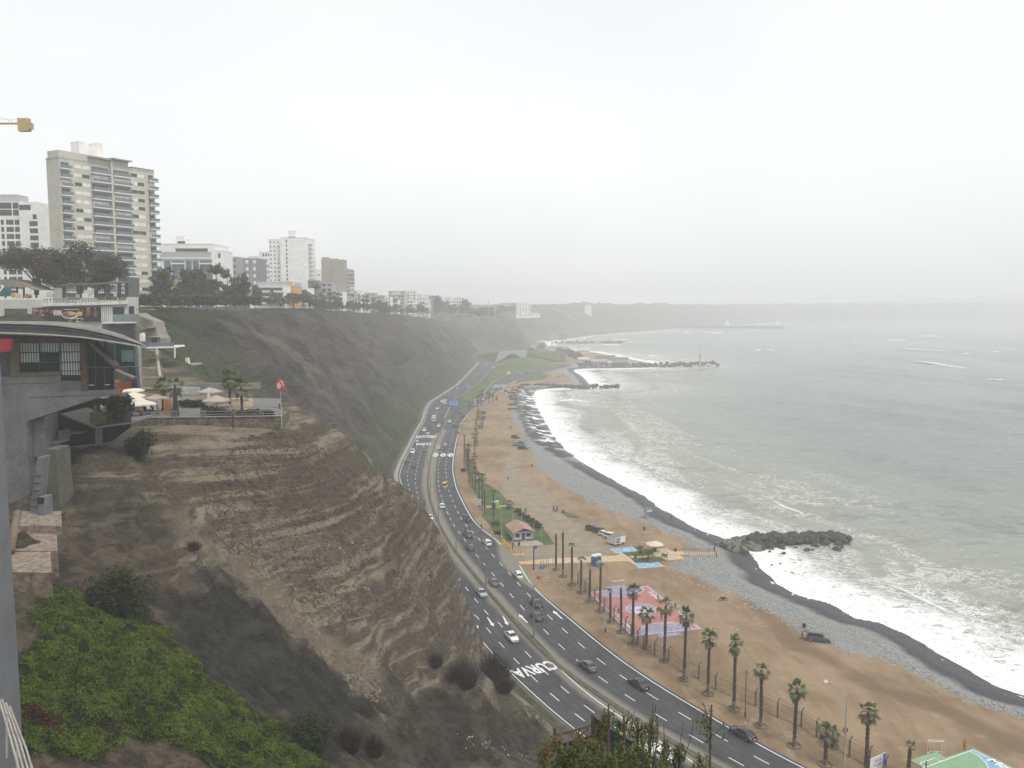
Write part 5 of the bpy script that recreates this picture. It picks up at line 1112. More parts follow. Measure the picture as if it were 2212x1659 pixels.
# -- guard house
def guard_house():
 a=G('W',1380,675);b=G('W',1655,655);e=(b-a).normalized();n=Vector((-e.y,e.x,0));Wd=(b-a).length;D=8.2;t=empty('guard_house',a,head(e),'small pale guard house with faded red gable roof beside the lawn','house')
 wall=simple('pale_blue_wall',(.42,.44,.50),.85,.08,.8);dk=simple('dark_blue_trim',(.03,.045,.10),.7);roof=simple('faded_red_roof',(.36,.20,.165),.9,.14,.9);Hh=2.7
 m=MB();m.prism([(0,0),(Wd,0),(Wd,D),(0,D)],.45,Hh);m.build('wall',wall,t);MB().prism([(-.02,-.02),(Wd+.02,-.02),(Wd+.02,D+.02),(-.02,D+.02)],0,.45).build('plinth',simple('dark_plinth',(.05,.05,.06),.8),t)
 for y in(0.02,D-.06):m=MB();m.V=[(-.0,y-.05,Hh),(Wd,y-.05,Hh),(Wd/2,y-.05,Hh+1.05),(0,y+.05,Hh),(Wd,y+.05,Hh),(Wd/2,y+.05,Hh+1.05)];m.Q=[(0,1,2),(3,5,4),(0,3,4,1),(1,4,5,2),(0,2,5,3)];m.M=[0]*5;m.build('gable',dk,t)
 for s in(0,1):
  x0,x1=(-.55,Wd/2)if s==0 else(Wd+.55,Wd/2);m=MB();m.V=[(x0,-.9,Hh-.2),(x1,-.9,Hh+1.12),(x1,D+.6,Hh+1.12),(x0,D+.6,Hh-.2),(x0,-.9,Hh-.10),(x1,-.9,Hh+1.22),(x1,D+.6,Hh+1.22),(x0,D+.6,Hh-.10)];m.Q=[(0,1,2,3),(4,5,6,7),(0,1,5,4),(1,2,6,5),(2,3,7,6),(3,0,4,7)];m.M=[0]*6;m.build('roof',roof,t)
 def win(x0,x1,z0,z1,nm='window'):f=MB().box(x0,x1,-.06,.02,z0,z1).build(nm,dk if nm=='window' else simple('dark_door',(.035,.035,.04),.6),t);return f
 for x0,x1 in((.45,1.6),(Wd-2.0,Wd-.75)):f=win(x0,x1,1.2,2.2);MB().box(x0+.08,x1-.08,-.075,-.062,1.28,2.12).build('pane',M_GLASS,f)
 win(Wd/2-.55,Wd/2+.35,.25,2.35,'door');MB().box(Wd/2-.8,Wd/2+.6,-.9,-.08,0,.2).build('step',M_CONC,t)
guard_house()
M_CABB=simple('navy_cabin',(.03,.04,.075),.6);M_CABG=simple('lime_cabin',(.35,.52,.03),.6);M_CABT=simple('cabin_roof',(.62,.64,.60),.6);M_TANK=simple('tank_blue',(.05,.10,.20),.55)
def cabin(p,rz,mat,label,w=1.15,h=2.2):
 t=empty('portable_toilet',p,rz,label,'toilet cabin','portable toilets');MB().box(-w/2,w/2,-w/2,w/2,0,h).build('cabin',mat,t,bevel=.05);m=MB();m.prism([(-w/2,h),(-w/2+.1,h+.25),(0,h+.35),(w/2-.1,h+.25),(w/2,h)],-w/2,w/2,M=Matrix(((1,0,0,0),(0,0,1,0),(0,1,0,0),(0,0,0,1))));m.build('roof',M_CABT,t);MB().box(-w*.36,w*.36,-w/2-.03,-w/2,.1,h-.15).build('door',mat,t);return t
cabin(G('W',1082,196),.1,M_CABB,'navy portable toilet behind the lawn palm');cabin(G('W',1135,192),.1,M_CABG,'lime green portable toilet beside the navy one')
cabin(G('Q',145,835),-.15,M_TANK,'blue cabin on the cream pavement, left of the pair',1.5,2.4);cabin(G('Q',205,822),-.15,M_TANK,'blue cabin on the cream pavement, right of the pair',1.5,2.4)
t=tag(MB().tube([(0,0,0),(0,0,.2),(0,0,1.2),(0,0,1.5)],[.75,.85,.85,.5],14).build('water_tank',simple('grey_tank',(.18,.23,.26),.5),None,True,loc=G('Q',212,850)),'grey barrel shaped water tank leaning on the blue cabins','water tank')
a=G('Q',455,560);b=G('Q',598,520);a2=G('Q',405,528);e=(b-a).normalized();Lw=(b-a).length;Dw=3.0;t=empty('trailer',a,head(e),'white box trailer with black painted lettering SURF PERU at the end of the parked row','trailer')
MB().box(0,Lw,0,Dw,.45,2.35).build('box',simple('white_trailer_paint',(.66,.68,.66),.6,.08),t,bevel=.03);MB().box(.02,Lw-.02,.02,Dw-.02,2.352,2.42).build('roof',simple('grey_trailer_roof',(.17,.165,.16),.8),t)
for x in(.9,Lw-.9):MB().tube([(x,-.05,.32),(x,.15,.32)],.32,12).build('wheel',M_TYRE,t)
text_on('lettering','SURF',Vector((1.05,-.02,1.85)),(1,0,0),(0,0,1),1.6,.62,M_TRIM,t,.06);text_on('lettering','PERU',Vector((1.05,-.02,1.05)),(1,0,0),(0,0,1),1.6,.62,M_TRIM,t,.06)
M_CANVAS=simple('cream_canvas',(.60,.52,.40),.85,.08)
def canopy_mesh(r,h,n=4,tilt=0):
 m=MB();m.V=[(0,0,h)]
 for i in range(n*2):
  a=math.pi*i/n+math.pi/n;rr=r*(1.0 if i%2==0 else .88 if n==4 else .97);m.V.append((rr*math.cos(a),rr*math.sin(a),h-r*.34+(0 if i%2==0 else .05)))
 k=2*n
 for i in range(k):m.face((0,1+i,1+(i+1)%k))
 for i in range(k):x,y,z=m.V[1+i];m.V.append((x,y,z-.16))
 for i in range(k):m.face((1+i,1+(i+1)%k,1+k+(i+1)%k,1+k+i))
 return m.mesh('canopy')
def parasol(p,r,h,label,group,mat=None,n=4,rz=0,side=0,name='parasol'):
 t=empty(name,p,rz,label,'parasol',group);add('canopy',canopy_mesh(r,h,n),t,mat or M_CANVAS);m=MB();m.tube([(side,0,0),(side,0,h-(0 if side else .1))]+([(side*.4,0,h+.25),(0,0,h+.08)]if side else[]),.045,6);m.build('pole',M_POST,t);MB().box(side-.3,side+.3,-.3,.3,0,.12).build('base',M_POST,t);return t
parasol(G('Q',1020,640),2.6,3.1,'large cream beach parasol on the paved square',None,side=-.9,rz=.2)
def bench(p,rz,label):
 t=empty('park_bench',p,rz,label,'bench','benches on the beach square');MB().box(-.8,.8,-.2,.25,.40,.46).build('seat',M_BARK,t);MB().box(-.8,.8,.25,.31,.5,.95).build('backrest',M_BARK,t)
 for x in(-.7,.7):MB().box(x-.04,x+.04,-.2,.28,0,.40).build('leg',M_STEEL,t)
bench(G('Q',1155,720),-.9,'dark bench on the paved square beside the near lawn patch');bench(G('Q',1015,632),-1.2,'dark bench under the cream beach parasol')
def bin_(p,label,mat=None,group='litter bins'):
 t=empty('litter_bin',p,0,label,'bin',group);MB().tube([(0,0,.25),(0,0,1.05)],[.26,.30],10).build('drum',mat or M_TRIM,t);MB().box(-.34,-.30,-.03,.03,0,1.2).box(.30,.34,-.03,.03,0,1.2).build('stand',M_POST,t)
bin_(G('Q',1325,643),'dark bin at the start of the railed walkway');bin_(G('Q',745,738),'green bin between the lawn patches',simple('green_bin',(.03,.06,.03),.6));bin_(G('Q',873,328),'tall dark bin alone on the sand above the trailer');bin_(G('E',774,290),'dark bin above the open car on the shingle');bin_(G('A',1536,1300),'dark bin on the shingle edge of the curved beach');bin_(G('A',1352,966),'small dark bin near the parked cluster on the upper beach');bin_(G('W',1450,742),'round dark bin before the guard house slab');bin_(G('W',2095,262),'dark bin by the small roadside lawn');bin_(G('A',1348,765),'tiny dark bin on the far beach',);bin_(G('A',1357,655),'tiny dark bin beside the far parked cars')
palm('Q',810,690,625,PC[1],'bushy young palm on the far lawn patch','palms on the beach square',r=.2,scale=1.0);palm('Q',930,770,695,PC[0],'bushy young palm on the near lawn patch','palms on the beach square',r=.2,scale=1.2)
p,h=px_h('Q',1205,760,640);t=empty('lamp_post',p,0,'short cranked lamp post on the paved square','lamp post');MB().tube([(0,0,0),(0,0,h),(-1.0,.4,h+.8)],[.08,.07,.04],6).build('pole',M_POST,t)
w0=G('Q',1455,692);w1=G('Q',1925,700);w2=G('Q',1400,640);t=empty('walkway',w0,0,'long concrete walkway with posts and rails running to the boulders','walkway')
e=(w1-w0).normalized();nn=Vector((-e.y,e.x,0));Lw=(w1-w0).length;M4=Matrix(((e.x,nn.x,0,0),(e.y,nn.y,0,0),(0,0,1,0),(0,0,0,1)))
MB().box(-8,Lw,0.05,3.0,-1.2,.25,0,M4).build('deck',M_CREAM,t)
for y in(.1,2.9):
 m=MB()
 for k in range(16):m.tube([M4@Vector((k*Lw/15,y,.25)),M4@Vector((k*Lw/15,y,1.25))],.05,5)
 for z in(.75,1.2):m.tube([M4@Vector((0,y,z)),M4@Vector((Lw,y,z))],.04,5)
 m.build('railing',M_POST,t)
p,h=px_h('Q',930,150,10);t=empty('lifeguard_tower',p,.2,'tall blue and white lifeguard tower on the shingle','lifeguard tower');BL=simple('blue_grey_frame',(.10,.14,.20),.6);m=MB()
for x in(-.9,.9):
 for y in(-.9,.9):m.tube([(x,y,0),(x*.8,y*.8,h*.72)],.09,6)
for z in(h*.35,h*.6):m.tube([(-.85,-.85,z),(.85,-.85,z)],.05,5);m.tube([(-.85,.85,z),(.85,.85,z)],.05,5)
m.build('leg_frame',BL,t);MB().box(-.95,.95,-.95,.95,h*.70,h*.74).build('platform',BL,t);MB().box(-.9,.9,-.9,-.82,h*.74,h).box(-.9,-.82,-.9,.9,h*.74,h).build('side_panel',simple('white_panel',(.62,.66,.68),.6),t);MB().box(-1.1,1.1,-1.1,1.1,h,h+.1).build('roof',BL,t)
def sign(c,x,yb,yt,w,hh,mat,label,cat='sign',text=None,tmat=None,face=(0,-1,0),z=0.,two=True,name='road_sign'):
 p,h=px_h(c,x,yb,yt,z);rz=math.atan2(face[1],face[0])+math.pi/2;t=empty(name,p,rz,label,cat);MB().box(-w/2,w/2,-.04,.04,h-hh,h).build('panel',mat,t)
 m=MB()
 for q in((-w*.35,w*.35)if two else(0,)):m.tube([(q,.08,0),(q,.08,h-.1)],.05,6)
 m.build('post',M_POST,t)
 for i,(tx,zz,tw,th_)in enumerate(text or[]):text_on('lettering',tx,Vector((0,-.045,h-hh+zz*hh)),(1,0,0),(0,0,1),w*tw,hh*th_,tmat,t,.02)
 return t
M_BSIGN=simple('blue_sign',(.04,.12,.42),.5);sign('A',857,800,712,8,4.6,M_BSIGN,'large blue direction sign with white lettering over the green island',text=[('AV. DEL EJERCITO',.75,.8,.15),('MAGDALENA',.5,.7,.15),('SAN MIGUEL',.25,.7,.15)],tmat=WHITE)
M_DIA=simple('yellow_sign',(.75,.75,.02),.5);t=sign('A',1333,512,487,.1,.1,M_DIA,'bright yellow diamond warning sign on the green bank',two=False);MB().prism([(-2,0),(0,-2),(2,0),(0,2)],-.05,.05,M=Matrix(((1,0,0,0),(0,0,1,0),(0,1,0,3.2),(0,0,0,1)))).build('diamond',M_DIA,t)
M_WSIGN=simple('white_sign',(.66,.66,.64),.5);t=sign('W',872,168,55,1.9,1.9,M_WSIGN,'square white no turn sign on a post at the lawn edge',two=False);MB().tube([(.6*math.cos(a),-.07,px_h('W',872,168,55)[1]-.95+.6*math.sin(a))for a in np.linspace(0,2*math.pi,20)],.07,5,cap=False).build('ring',PAINT['black'],t)
sign('W',1545,290,185,1.8,3.4,simple('grey_panel',(.09,.085,.08),.7),'dark panel sign seen edge on beside the sand road',face=(.95,-.3,0))
a=G('U',270,720);t=sign('U',340,640,405,3.4,2.0,M_WSIGN,'white and blue information sign between palm and tyre lamp post',text=[('PLAYA',.66,.4,.2),('MIRAFLORES',.38,.5,.14)],tmat=M_BSIGN,face=(.5,-.87,0));hS=px_h('U',340,640,405)[1];MB().box(1.0,1.69,-.055,-.041,hS-1.95,hS-.05).build('blue_wave',M_BSIGN,t)
M_OR=simple('orange_plastic',(.62,.24,.03),.5);M_REDP=simple('red_plastic',(.60,.10,.06),.5)
for c,x,y,s,lab in[('W',1225,695,1.5,'largest yellow barrier block by the road edge'),('W',1280,738,1.,'small yellow barrier block, second in line'),('W',1300,765,1.,'small yellow barrier block, third in line'),('W',1322,795,1.2,'last yellow barrier block beside the banded pole'),('W',1362,795,1.0,'orange block at the foot of the banded pole')]:
 m=MB();m.prism([(-.45,0),(.45,0),(.25,.3),(.18,.85),(-.18,.85),(-.25,.3)],-.5,.5,M=Matrix(((1,0,0,0),(0,0,1,0),(0,1,0,0),(0,0,0,1))));o=m.build('barrier',simple('barrier_yellow',(.60,.38,.04),.6)if x==1225 else bpy.data.materials['barrier_yellow'],None,bevel=.04,loc=G(c,x,y),rz=.6);o.scale=(s*.8,)*3;tag(o,lab,'barrier','yellow barrier blocks')
def cone(p,label,s=1.,mat=None):
 t=empty('traffic_cone',p,0,label,'traffic cone','traffic cones');t.scale=(s,)*3;MB().tube([(0,0,.04),(0,0,.75)],[.2,.04],12).build('cone',mat or M_OR,t);MB().box(-.26,.26,-.26,.26,0,.05).build('base',M_TRIM,t)
cone(G('W',1482,860),'dark orange cone on the kerb island',1.3)
sheet('kerb_island',GP('W',(1355,870),(1370,880),(1540,868),(1525,848)),.16,M_CREAM,thick=1)
o=MB().tube([(0,0,0),(0,0,.75),(0,0,1.0)],[.38,.34,.2],12).build('barrel',M_REDP,None,True,loc=G('C',445,560));tag(o,'orange red traffic barrel on the dirt verge','barrel')
o=MB().box(-.6,.6,-.35,.35,0,.7).box(.2,.55,-.3,.3,.7,1.25).build('kiosk',simple('blue_kiosk',(.08,.18,.36),.6),None,bevel=.05,loc=G('W',1790,1062));tag(o,'small blue ticket stand beside the blue camera post','stand')
STONE=[]
def rock_mesh(seed,sub=1):
 bm=bmesh.new();bmesh.ops.create_icosphere(bm,subdivisions=sub+1,radius=1);rs=np.random.RandomState(seed);ax=rs.normal(size=(9,3));ax/=np.linalg.norm(ax,axis=1)[:,None];lim=rs.uniform(.42,.78,9)
 for v in bm.verts:
  c=np.array(v.co[:])
  for a_,l_ in zip(ax,lim):
   d=c@a_
   if d>l_:c=c-a_*(d-l_)
  v.co=Vector(c)*rs.uniform(.95,1.05)
 me=bpy.data.meshes.new('boulder');bm.to_mesh(me);bm.free();return me
ROCKS=[rock_mesh(i)for i in range(7)]
M_ROCK=simple('dark_boulder',(.042,.042,.038),.85,.6,.5,bump=.08);M_ROCKG=simple('grey_boulder',(.13,.125,.105),.9,.3,1.2,bump=.08);M_WSTONE=simple('white_stone',(.60,.54,.44),.8)
def rock(p,s,label,group,mat=None,name='boulder'):
 me=ROCKS[rnd.randrange(7)];o=add(name,me,None,mat or M_ROCK,p);o.scale=(s*rnd.uniform(.8,1.3),s*rnd.uniform(.8,1.2),s*rnd.uniform(.6,.9));o.rotation_euler=(rnd.uniform(-.4,.4),rnd.uniform(-.4,.4),rnd.uniform(0,6.3));return tag(o,label,'boulder',group)
rock(G('E',920,640),.55,'large round white stone on the sand above the palms',None,M_WSTONE,'stone')
def line_rocks(P,width,n,smin,smax,label,group,hz=1.4,mat=None,zb=SEA):
 L=[0.]
 for a,b in zip(P[:-1],P[1:]):L.append(L[-1]+(b-a).length)
 for i in range(n):
  s=rnd.uniform(0,L[-1]);k=max(j for j in range(len(L))if L[j]<=s);k=min(k,len(P)-2);f=(s-L[k])/(L[k+1]-L[k]);q=P[k].lerp(P[k+1],f);d=(P[k+1]-P[k]).normalized();w=rnd.gauss(0,.42);w=max(-1,min(1,w));q=q+Vector((-d.y,d.x,0))*w*width
  q.z=zb+hz*(1-w*w)*rnd.uniform(.7,1.05)*(1-.35*(s/L[-1])**3);rock(q,rnd.uniform(smin,smax),label,group,mat(s/L[-1],w)if callable(mat)else mat)
GJ=[G('X',330,640,-.5),G('X',620,600,-1),G('X',900,580,SEA),G('X',1200,585,SEA),G('X',1500,560,SEA),G('X',1720,560,SEA),G('X',1800,590,SEA)]
line_rocks(GJ,5.2,260,.8,1.75,'dark angular boulder in the heap of the near rock groyne','boulders of the near groyne',1.9,lambda s,w:M_ROCKG if s<.22 and rnd.random()<.8 else M_ROCK)
m=MB();core=[]
for i in range(len(GJ)):d=(GJ[min(i+1,6)]-GJ[max(i-1,0)]).normalized();n_=Vector((-d.y,d.x,0));q=GJ[i];core.append([q+n_*-4.2+Vector((0,0,-2)),q+n_*-1.8+Vector((0,0,.2)),q+n_*1.8+Vector((0,0,.2)),q+n_*4.2+Vector((0,0,-2))])
tag(m.loft(core).build('groyne_core',M_ROCK),kind='structure')
for i_,(x,y,s)in enumerate([(885,705,.6),(1055,727,.8),(1350,690,1.),(1420,678,.5),(1720,685,1.5),(1790,655,.9),(1580,620,1.4),(1060,665,.9),(1210,655,.7),(910,870,.5),(1020,855,.4),(1640,655,.6),(1850,610,1.1)]):rock(G('X',x,y,SEA),s,'lone dark boulder in the foam %s the near groyne, %s of thirteen'%('landward of' if x<1300 else 'off the tip of',ORD[i_]),'lone boulders in the surf')
def far_groyne(c,pts,width,hz,label,seed):
 P=[G(c,x,y,SEA)for x,y in pts];rs=np.random.RandomState(seed);V=[];Q=[];L=[0.]
 for a,b in zip(P[:-1],P[1:]):L.append(L[-1]+(b-a).length)
 n=int(L[-1]*width/7);bm=bmesh.new()
 for i in range(n):
  s=rs.uniform(0,L[-1]);k=min(max(j for j in range(len(L))if L[j]<=s),len(P)-2);q=P[k].lerp(P[k+1],(s-L[k])/(L[k+1]-L[k]));d=(P[k+1]-P[k]).normalized();w=rs.uniform(-1,1);q=q+Vector((-d.y,d.x,0))*w*width;q.z=SEA+hz*(1-w*w)*rs.uniform(.5,1.1);sc=rs.uniform(1.2,2.2)
  bmesh.ops.create_icosphere(bm,subdivisions=1,radius=sc,matrix=Matrix.Translation(q)@Matrix.Rotation(rs.uniform(0,3),4,'X')@Matrix.Diagonal((1.2,1,.75,1)))
 me=bpy.data.meshes.new('rock_groyne');bm.to_mesh(me);bm.free();return tag(link('rock_groyne',me,None,M_ROCK),label,'rock groyne','far rock groynes','stuff')
far_groyne('F',[(930,935),(1080,945),(1200,948),(1400,948),(1550,947),(1620,952)],5,2.2,'low dark rock groyne at the end of the curved beach',3)
far_groyne('G',[(430,505),(700,505),(1000,503),(1250,497),(1350,494),(1392,498)],7,4.2,'long rock breakwater reaching out to the mast',4)
far_groyne('G',[(300,344),(500,343),(765,341)],6,2.6,'thin dark groyne beyond the beach buildings',6)
far_groyne('G',[(990,241),(1300,243),(1620,240),(1850,246)],14,6,'hazy far breakwater with a white tower',7)
DW=foliage_mat('driftwood',(.06,.045,.03),(.13,.10,.07))
_t2,_c2=tree_meshes(9,.9,1.8,.4,90,'round',.03)
for i,(x,y,s)in enumerate([(1360,660,1.6),(1370,685,1.5),(1350,700,1.2),(1375,715,1.4),(1365,762,1.5),(1365,800,1.5),(1430,612,2),(1390,635,1.6),(1480,590,2.2),(1600,590,2.2)]):plant('driftwood_heap',_t2,_c2,G('A',x,y),ORD[i]+' brown heap of weed and driftwood, counted from the first near the far cars','driftwood','driftwood heaps on the far shingle',DW,(s,s,.5*s))
for c,P_ in(('C',[(1440,465),(1500,510),(1600,565),(1700,610),(1800,655),(1900,690),(1980,722),(2080,765),(2212,825)]),('Q',[(1455,750),(1560,735),(1660,715)]),('C',[(1800,950),(1880,950),(1960,945),(2080,1000)])):
 Z_=[G(c,x,y)for x,y in P_]
 for a,b in zip(Z_[:-1],Z_[1:]):
  n_=int((b-a).length/1.5)
  for i in range(n_):rock(a.lerp(b,(i+rnd.uniform(-.2,.2))/n_)+Vector((0,0,.08)),rnd.uniform(.14,.24),'small white stone in the line laid across the sand','white stones in a line',M_WSTONE,'stone')['category']='stone'
def motorcycle(p,rz,label,rider=None):
 t=empty('motorcycle',p,rz,label,'motorcycle','motorcycles')
 for x in(-.62,.66):o=MB().tube([(x+.29*math.cos(a),0,.31+.29*math.sin(a))for a in np.linspace(0,2*math.pi,17)],.06,6,cap=False).build('wheel',M_TYRE,t)
 MB().loft([[(x,-w,z0),(x,w,z0),(x,w*.8,z1),(x,-w*.8,z1)]for x,w,z0,z1 in((-.45,.10,.35,.68),(-.1,.16,.28,.72),(.2,.15,.32,.86),(.42,.10,.5,.86))]).build('engine_and_tank',M_TRIM,t,bevel=.03)
 MB().loft([[(x,-w,z),(x,w,z),(x,w,z+.08),(x,-w,z+.08)]for x,w,z in((-.8,.07,.84),(-.4,.12,.76),(.05,.11,.76))]).build('seat',M_TYRE,t);m=MB();m.tube([(.66,0,.31),(.40,0,.98)],.05,6);m.tube([(.40,-.34,1.04),(.42,0,.98),(.40,.34,1.04)],.025,6);m.build('fork',M_STEEL,t);MB().tube([(-.1,.18,.3),(-.8,.2,.38)],.045,6).build('exhaust',M_STEEL,t);return t
p=G('C',1905,735);motorcycle(p,.05,'dark motorcycle parked alone on the sand beside the stone line')
p=G('W',82,148,.05);rr=rdir(fL1,p.y,-1);motorcycle(p,rr,'dark motorcycle with rider in the lane by the median');person(p+Vector((0,0,.40))-Vector((math.cos(rr),math.sin(rr),0))*.25,rr,'black','black','rider in dark clothes and white helmet on the motorcycle','sit')
p=G('A',955,650,.05);rr=rdir(fL1,p.y,-1);motorcycle(p,rr,'far motorcycle beside the green bank');person(p+Vector((0,0,.40))-Vector((math.cos(rr),math.sin(rr),0))*.25,rr,'navy','black','rider on the far motorcycle beside the green bank','sit')
pp('T',818,362,.5,'red','black','player in red shirt at the far goal area','run',z=.1);pp('T',1322,465,2.6,'maroon','brown','player at the right side line below the side lettering','walk',z=.1);pp('T',662,690,-.4,'maroon','black','player in maroon running near the fence','run',z=.1);pp('T',1380,808,1.9,'grey','grey','player in grey above the near goal','walk',z=.1)
pp('T',1612,605,3.2,'black','black','bystander in black at the right side line','arm');pp('T',1655,628,2.8,'white','navy','bystander in white beside the one in black','stand')
pp('E',760,360,.1,'khaki','black','person standing behind the open tailgate','arm');pp('U',1450,340,.9,'orange','maroon','person in orange shirt walking above the green court','walk');pp('Q',1262,195,2.2,'black','black','person in black walking on the shingle','walk');pp('Q',1890,648,.5,'black','black','person in black standing at the end of the walkway','stand',z=.25);pp('Q',1918,735,.4,'green','black','person with a green bag beside the walkway end','walk',z=-.3);pp('Q',1020,655,.8,'maroon','black','person sitting on the bench under the cream parasol','sit')
pp('W',905,500,1.5,'maroon','navy','pedestrian in maroon walking along the road edge','walk');pp('W',1193,668,-.3,'white','black','traffic officer with arms out at the road side','arm');pp('W',1808,1040,.2,'white','navy','person in white standing by the blue ticket stand','stand');pp('W',1770,1055,2.9,'blue','navy','person in blue bending at the blue ticket stand','walk')
for x,y,a_,b_,lab in((1955,232,'black','black','person in black standing left of the bicycles'),(1978,238,'white','grey','person in white between the bicycles'),(2003,225,'navy','black','person in navy right of the bicycles')):pp('W',x,y,1.,a_,b_,lab,'stand')
bicycle(G('W',1965,240),.3,'left bicycle held by the group on the sand road',0,'bicycles on the sand road');bicycle(G('W',1998,234),.5,'right bicycle held by the group on the sand road',0,'bicycles on the sand road')
pp('A',1305,1425,1.7,'pink','white','walker in pale clothes on the sand track','walk');pp('A',1329,1425,1.7,'black','black','walker in black on the sand track','walk');pp('A',1490,1238,0,'white','black','person sitting on the shingle above the lone bin','sit');pp('A',1697,1115,1,'black','navy','person at the water line of the curved beach','stand',z=-.5);pp('A',1764,1150,1,'grey','black','person nearest the foam on the curved beach','stand',z=-.9)
# -- building kit
def wmat(name,c,var=.10):return simple(name,c,.85,var,.25,obj=False)
M_BEIGE=wmat('beige_plaster',(.50,.475,.395));M_WHITEB=wmat('white_plaster',(.78,.77,.74));M_GREYB=wmat('grey_plaster',(.38,.38,.37));M_BROWNB=wmat('brown_plaster',(.31,.275,.235));M_ORANGE=wmat('orange_plaster',(.58,.30,.08));M_YELLOW=wmat('yellow_plaster',(.50,.32,.10));M_DARKB=wmat('slate_plaster',(.15,.17,.185))
M_SLAB=simple('white_slab',(.66,.66,.64),.7,.06);M_WIN=simple('window_glass',(.045,.050,.055),.15,.3,.8,obj=False);M_BLIND=simple('window_blind',(.70,.69,.63),.6,.2,.9,obj=False);M_RAIL=simple('railing_glass',(.16,.18,.19),.3,.2);M_BLUEG=simple('blue_glass',(.075,.12,.15),.15,.25,.5,obj=False)
def frame2(P0,P1,z=0):
 """wall frame: local x along P0->P1, local y into the building, z up"""
 e=(Vector((P1[0],P1[1],0))-Vector((P0[0],P0[1],0)));L=e.length;e.normalize();return Matrix(((e.x,-e.y,0,P0[0]),(e.y,e.x,0,P0[1]),(0,0,1,z),(0,0,0,1))),L
def wall_uz(M,c,x,y):
 r=Vector(ray(c,x,y));o=Vector((0,0,H));n=M.col[1].xyz;p0=M.col[3].xyz;t=(p0-o).dot(n)/r.dot(n);p=o+r*t;return(p-Vector((p0.x,p0.y,0))).dot(M.col[0].xyz),p.z
BOXM={}
def unit_box(mat_key):
 if mat_key not in BOXM:BOXM[mat_key]=MB().box(0,1,0,1,0,1).mesh('box')
 return BOXM[mat_key]
def blk(name,parent,mat,x,y,z,sx,sy,sz):
 o=add(name,unit_box('u'),parent,mat,(x,y,z));o.scale=(sx,sy,sz);return o
def winpart(parent,x,z,w,h,mat,y=-.06,frame=None):
 o=blk('window',parent,mat,x,y,z,w,.08,h);return o
def building(name,label,P0,P1,depth,z0,z1,mat,cat='building',group=None):
 M,L=frame2(P0,P1,z0);t=bpy.data.objects.new(name,None);COL.objects.link(t);t.matrix_world=M;tag(t,label,cat,group)
 MB().box(0,L,0,depth,-3,z1-z0).build('walls',mat,t);MB().box(-.1,L+.1,-.1,depth+.1,z1-z0,z1-z0+.5).build('roof',M_GREYB if mat is not M_WHITEB else M_SLAB,t)
 return t,M,L,z1-z0
def edgeY(c,x,y,Y):
 if c=='D' or Y>=1100:return Y
 while AT(c,x,y,Y).x>float(xtop(Y))-4:
  Y*=1.03
  if Y>1050:return 1160.
 return Y
# -- beige tower with balconies
def beige_tower():
 P0=AT('J',512,500,275);P1=AT('J',1340,620,306);zt_=113;zb=64.5;t,M,L,Ht=building('apartment_tower','tall beige apartment tower with stacked white balconies, left of the sky',(P0.x,P0.y),(P1.x,P1.y),7,zb,zt_,M_BEIGE,'tower')
 U=lambda x,y=900:wall_uz(M,'J',x,y)[0]
 fh=2.86;n=17;cols=dict(A=(U(533),U(628)),W1=(U(662),U(722)),W2=(U(728),U(790)),B=(U(800),U(962)),C=(U(985),U(1145)),W3=(U(1148),U(1203)),W4=(U(1208),U(1262)),E=(U(1290),U(1368)))
 rs=random.Random(3)
 for i in range(n):
  z=Ht-3.4-i*fh
  for k in('A','B','C','E'):
   a,b=cols[k];b=min(b,L+.9)if k=='E' else b;ext=1.3
   s=blk('balcony',t,M_SLAB,a,-ext,z-.1,b-a,ext,.38);r=blk('railing',s,M_RAIL,0.01,0.0,1.0,.98,.04,2.6)
   w=winpart(t,a+.5,z+.15,(b-a)-(1.0 if k!='E' else 1.9),2.15,M_BLUEG if rs.random()<.6 else M_BLIND if rs.random()<.5 else M_WIN)
  for k in('W1','W2','W3','W4'):
   a,b=cols[k];w=winpart(t,a,z+.9,b-a,1.15,M_BLIND if rs.random()<.68 else M_WIN)
 MB().box(cols['B'][0],cols['B'][1],-.05,.0,0,Ht-3).build('recess',M_GREYB,t);MB().box(cols['C'][0],cols['C'][1],-.05,.0,0,Ht-2.5).build('recess',M_GREYB,t)
 MB().box(cols['B'][1]+.1,cols['C'][0]-.1,-1.0,0,0,Ht+1).build('pier',M_BEIGE,t)
 a=U(510,480);b=U(755,480);MB().box(U(510,490),U(945,490),0,6,Ht+.5,Ht+2.6).build('penthouse',M_BEIGE,t);MB().box(U(760,490),U(945,490),-1.6,6,Ht+1.7,Ht+2.1).build('penthouse_canopy',M_BROWNB,t)
 c0,c1=U(960,540),U(1128,540);MB().box(c0,c1-.6,0,6,Ht+.5,Ht+2.3).build('penthouse',M_GREYB,t);MB().box(c0-.2,c1,-1.6,6.5,Ht+2.3,Ht+2.7).build('penthouse_canopy',M_BROWNB,t)
 q0,q1=U(722,430),U(930,430);zz=Ht+2.6
 for x0,x1,h in((0,.38,4.4),(.38,.75,3.2),(.75,1.0,5.0)):MB().box(q0+(q1-q0)*x0,q0+(q1-q0)*x1+.01,2,6.5,zz,zz+h).build('roof_house',M_WHITEB,t)
 MB().box(U(1150,590),L,0,8,Ht+.5,Ht+1.0).build('parapet',M_RAIL,t)
 for i in range(n):MB().box(L,L+.06,2,5,Ht-3-i*fh,Ht-1.6-i*fh).build('window',M_WIN,t)
beige_tower()
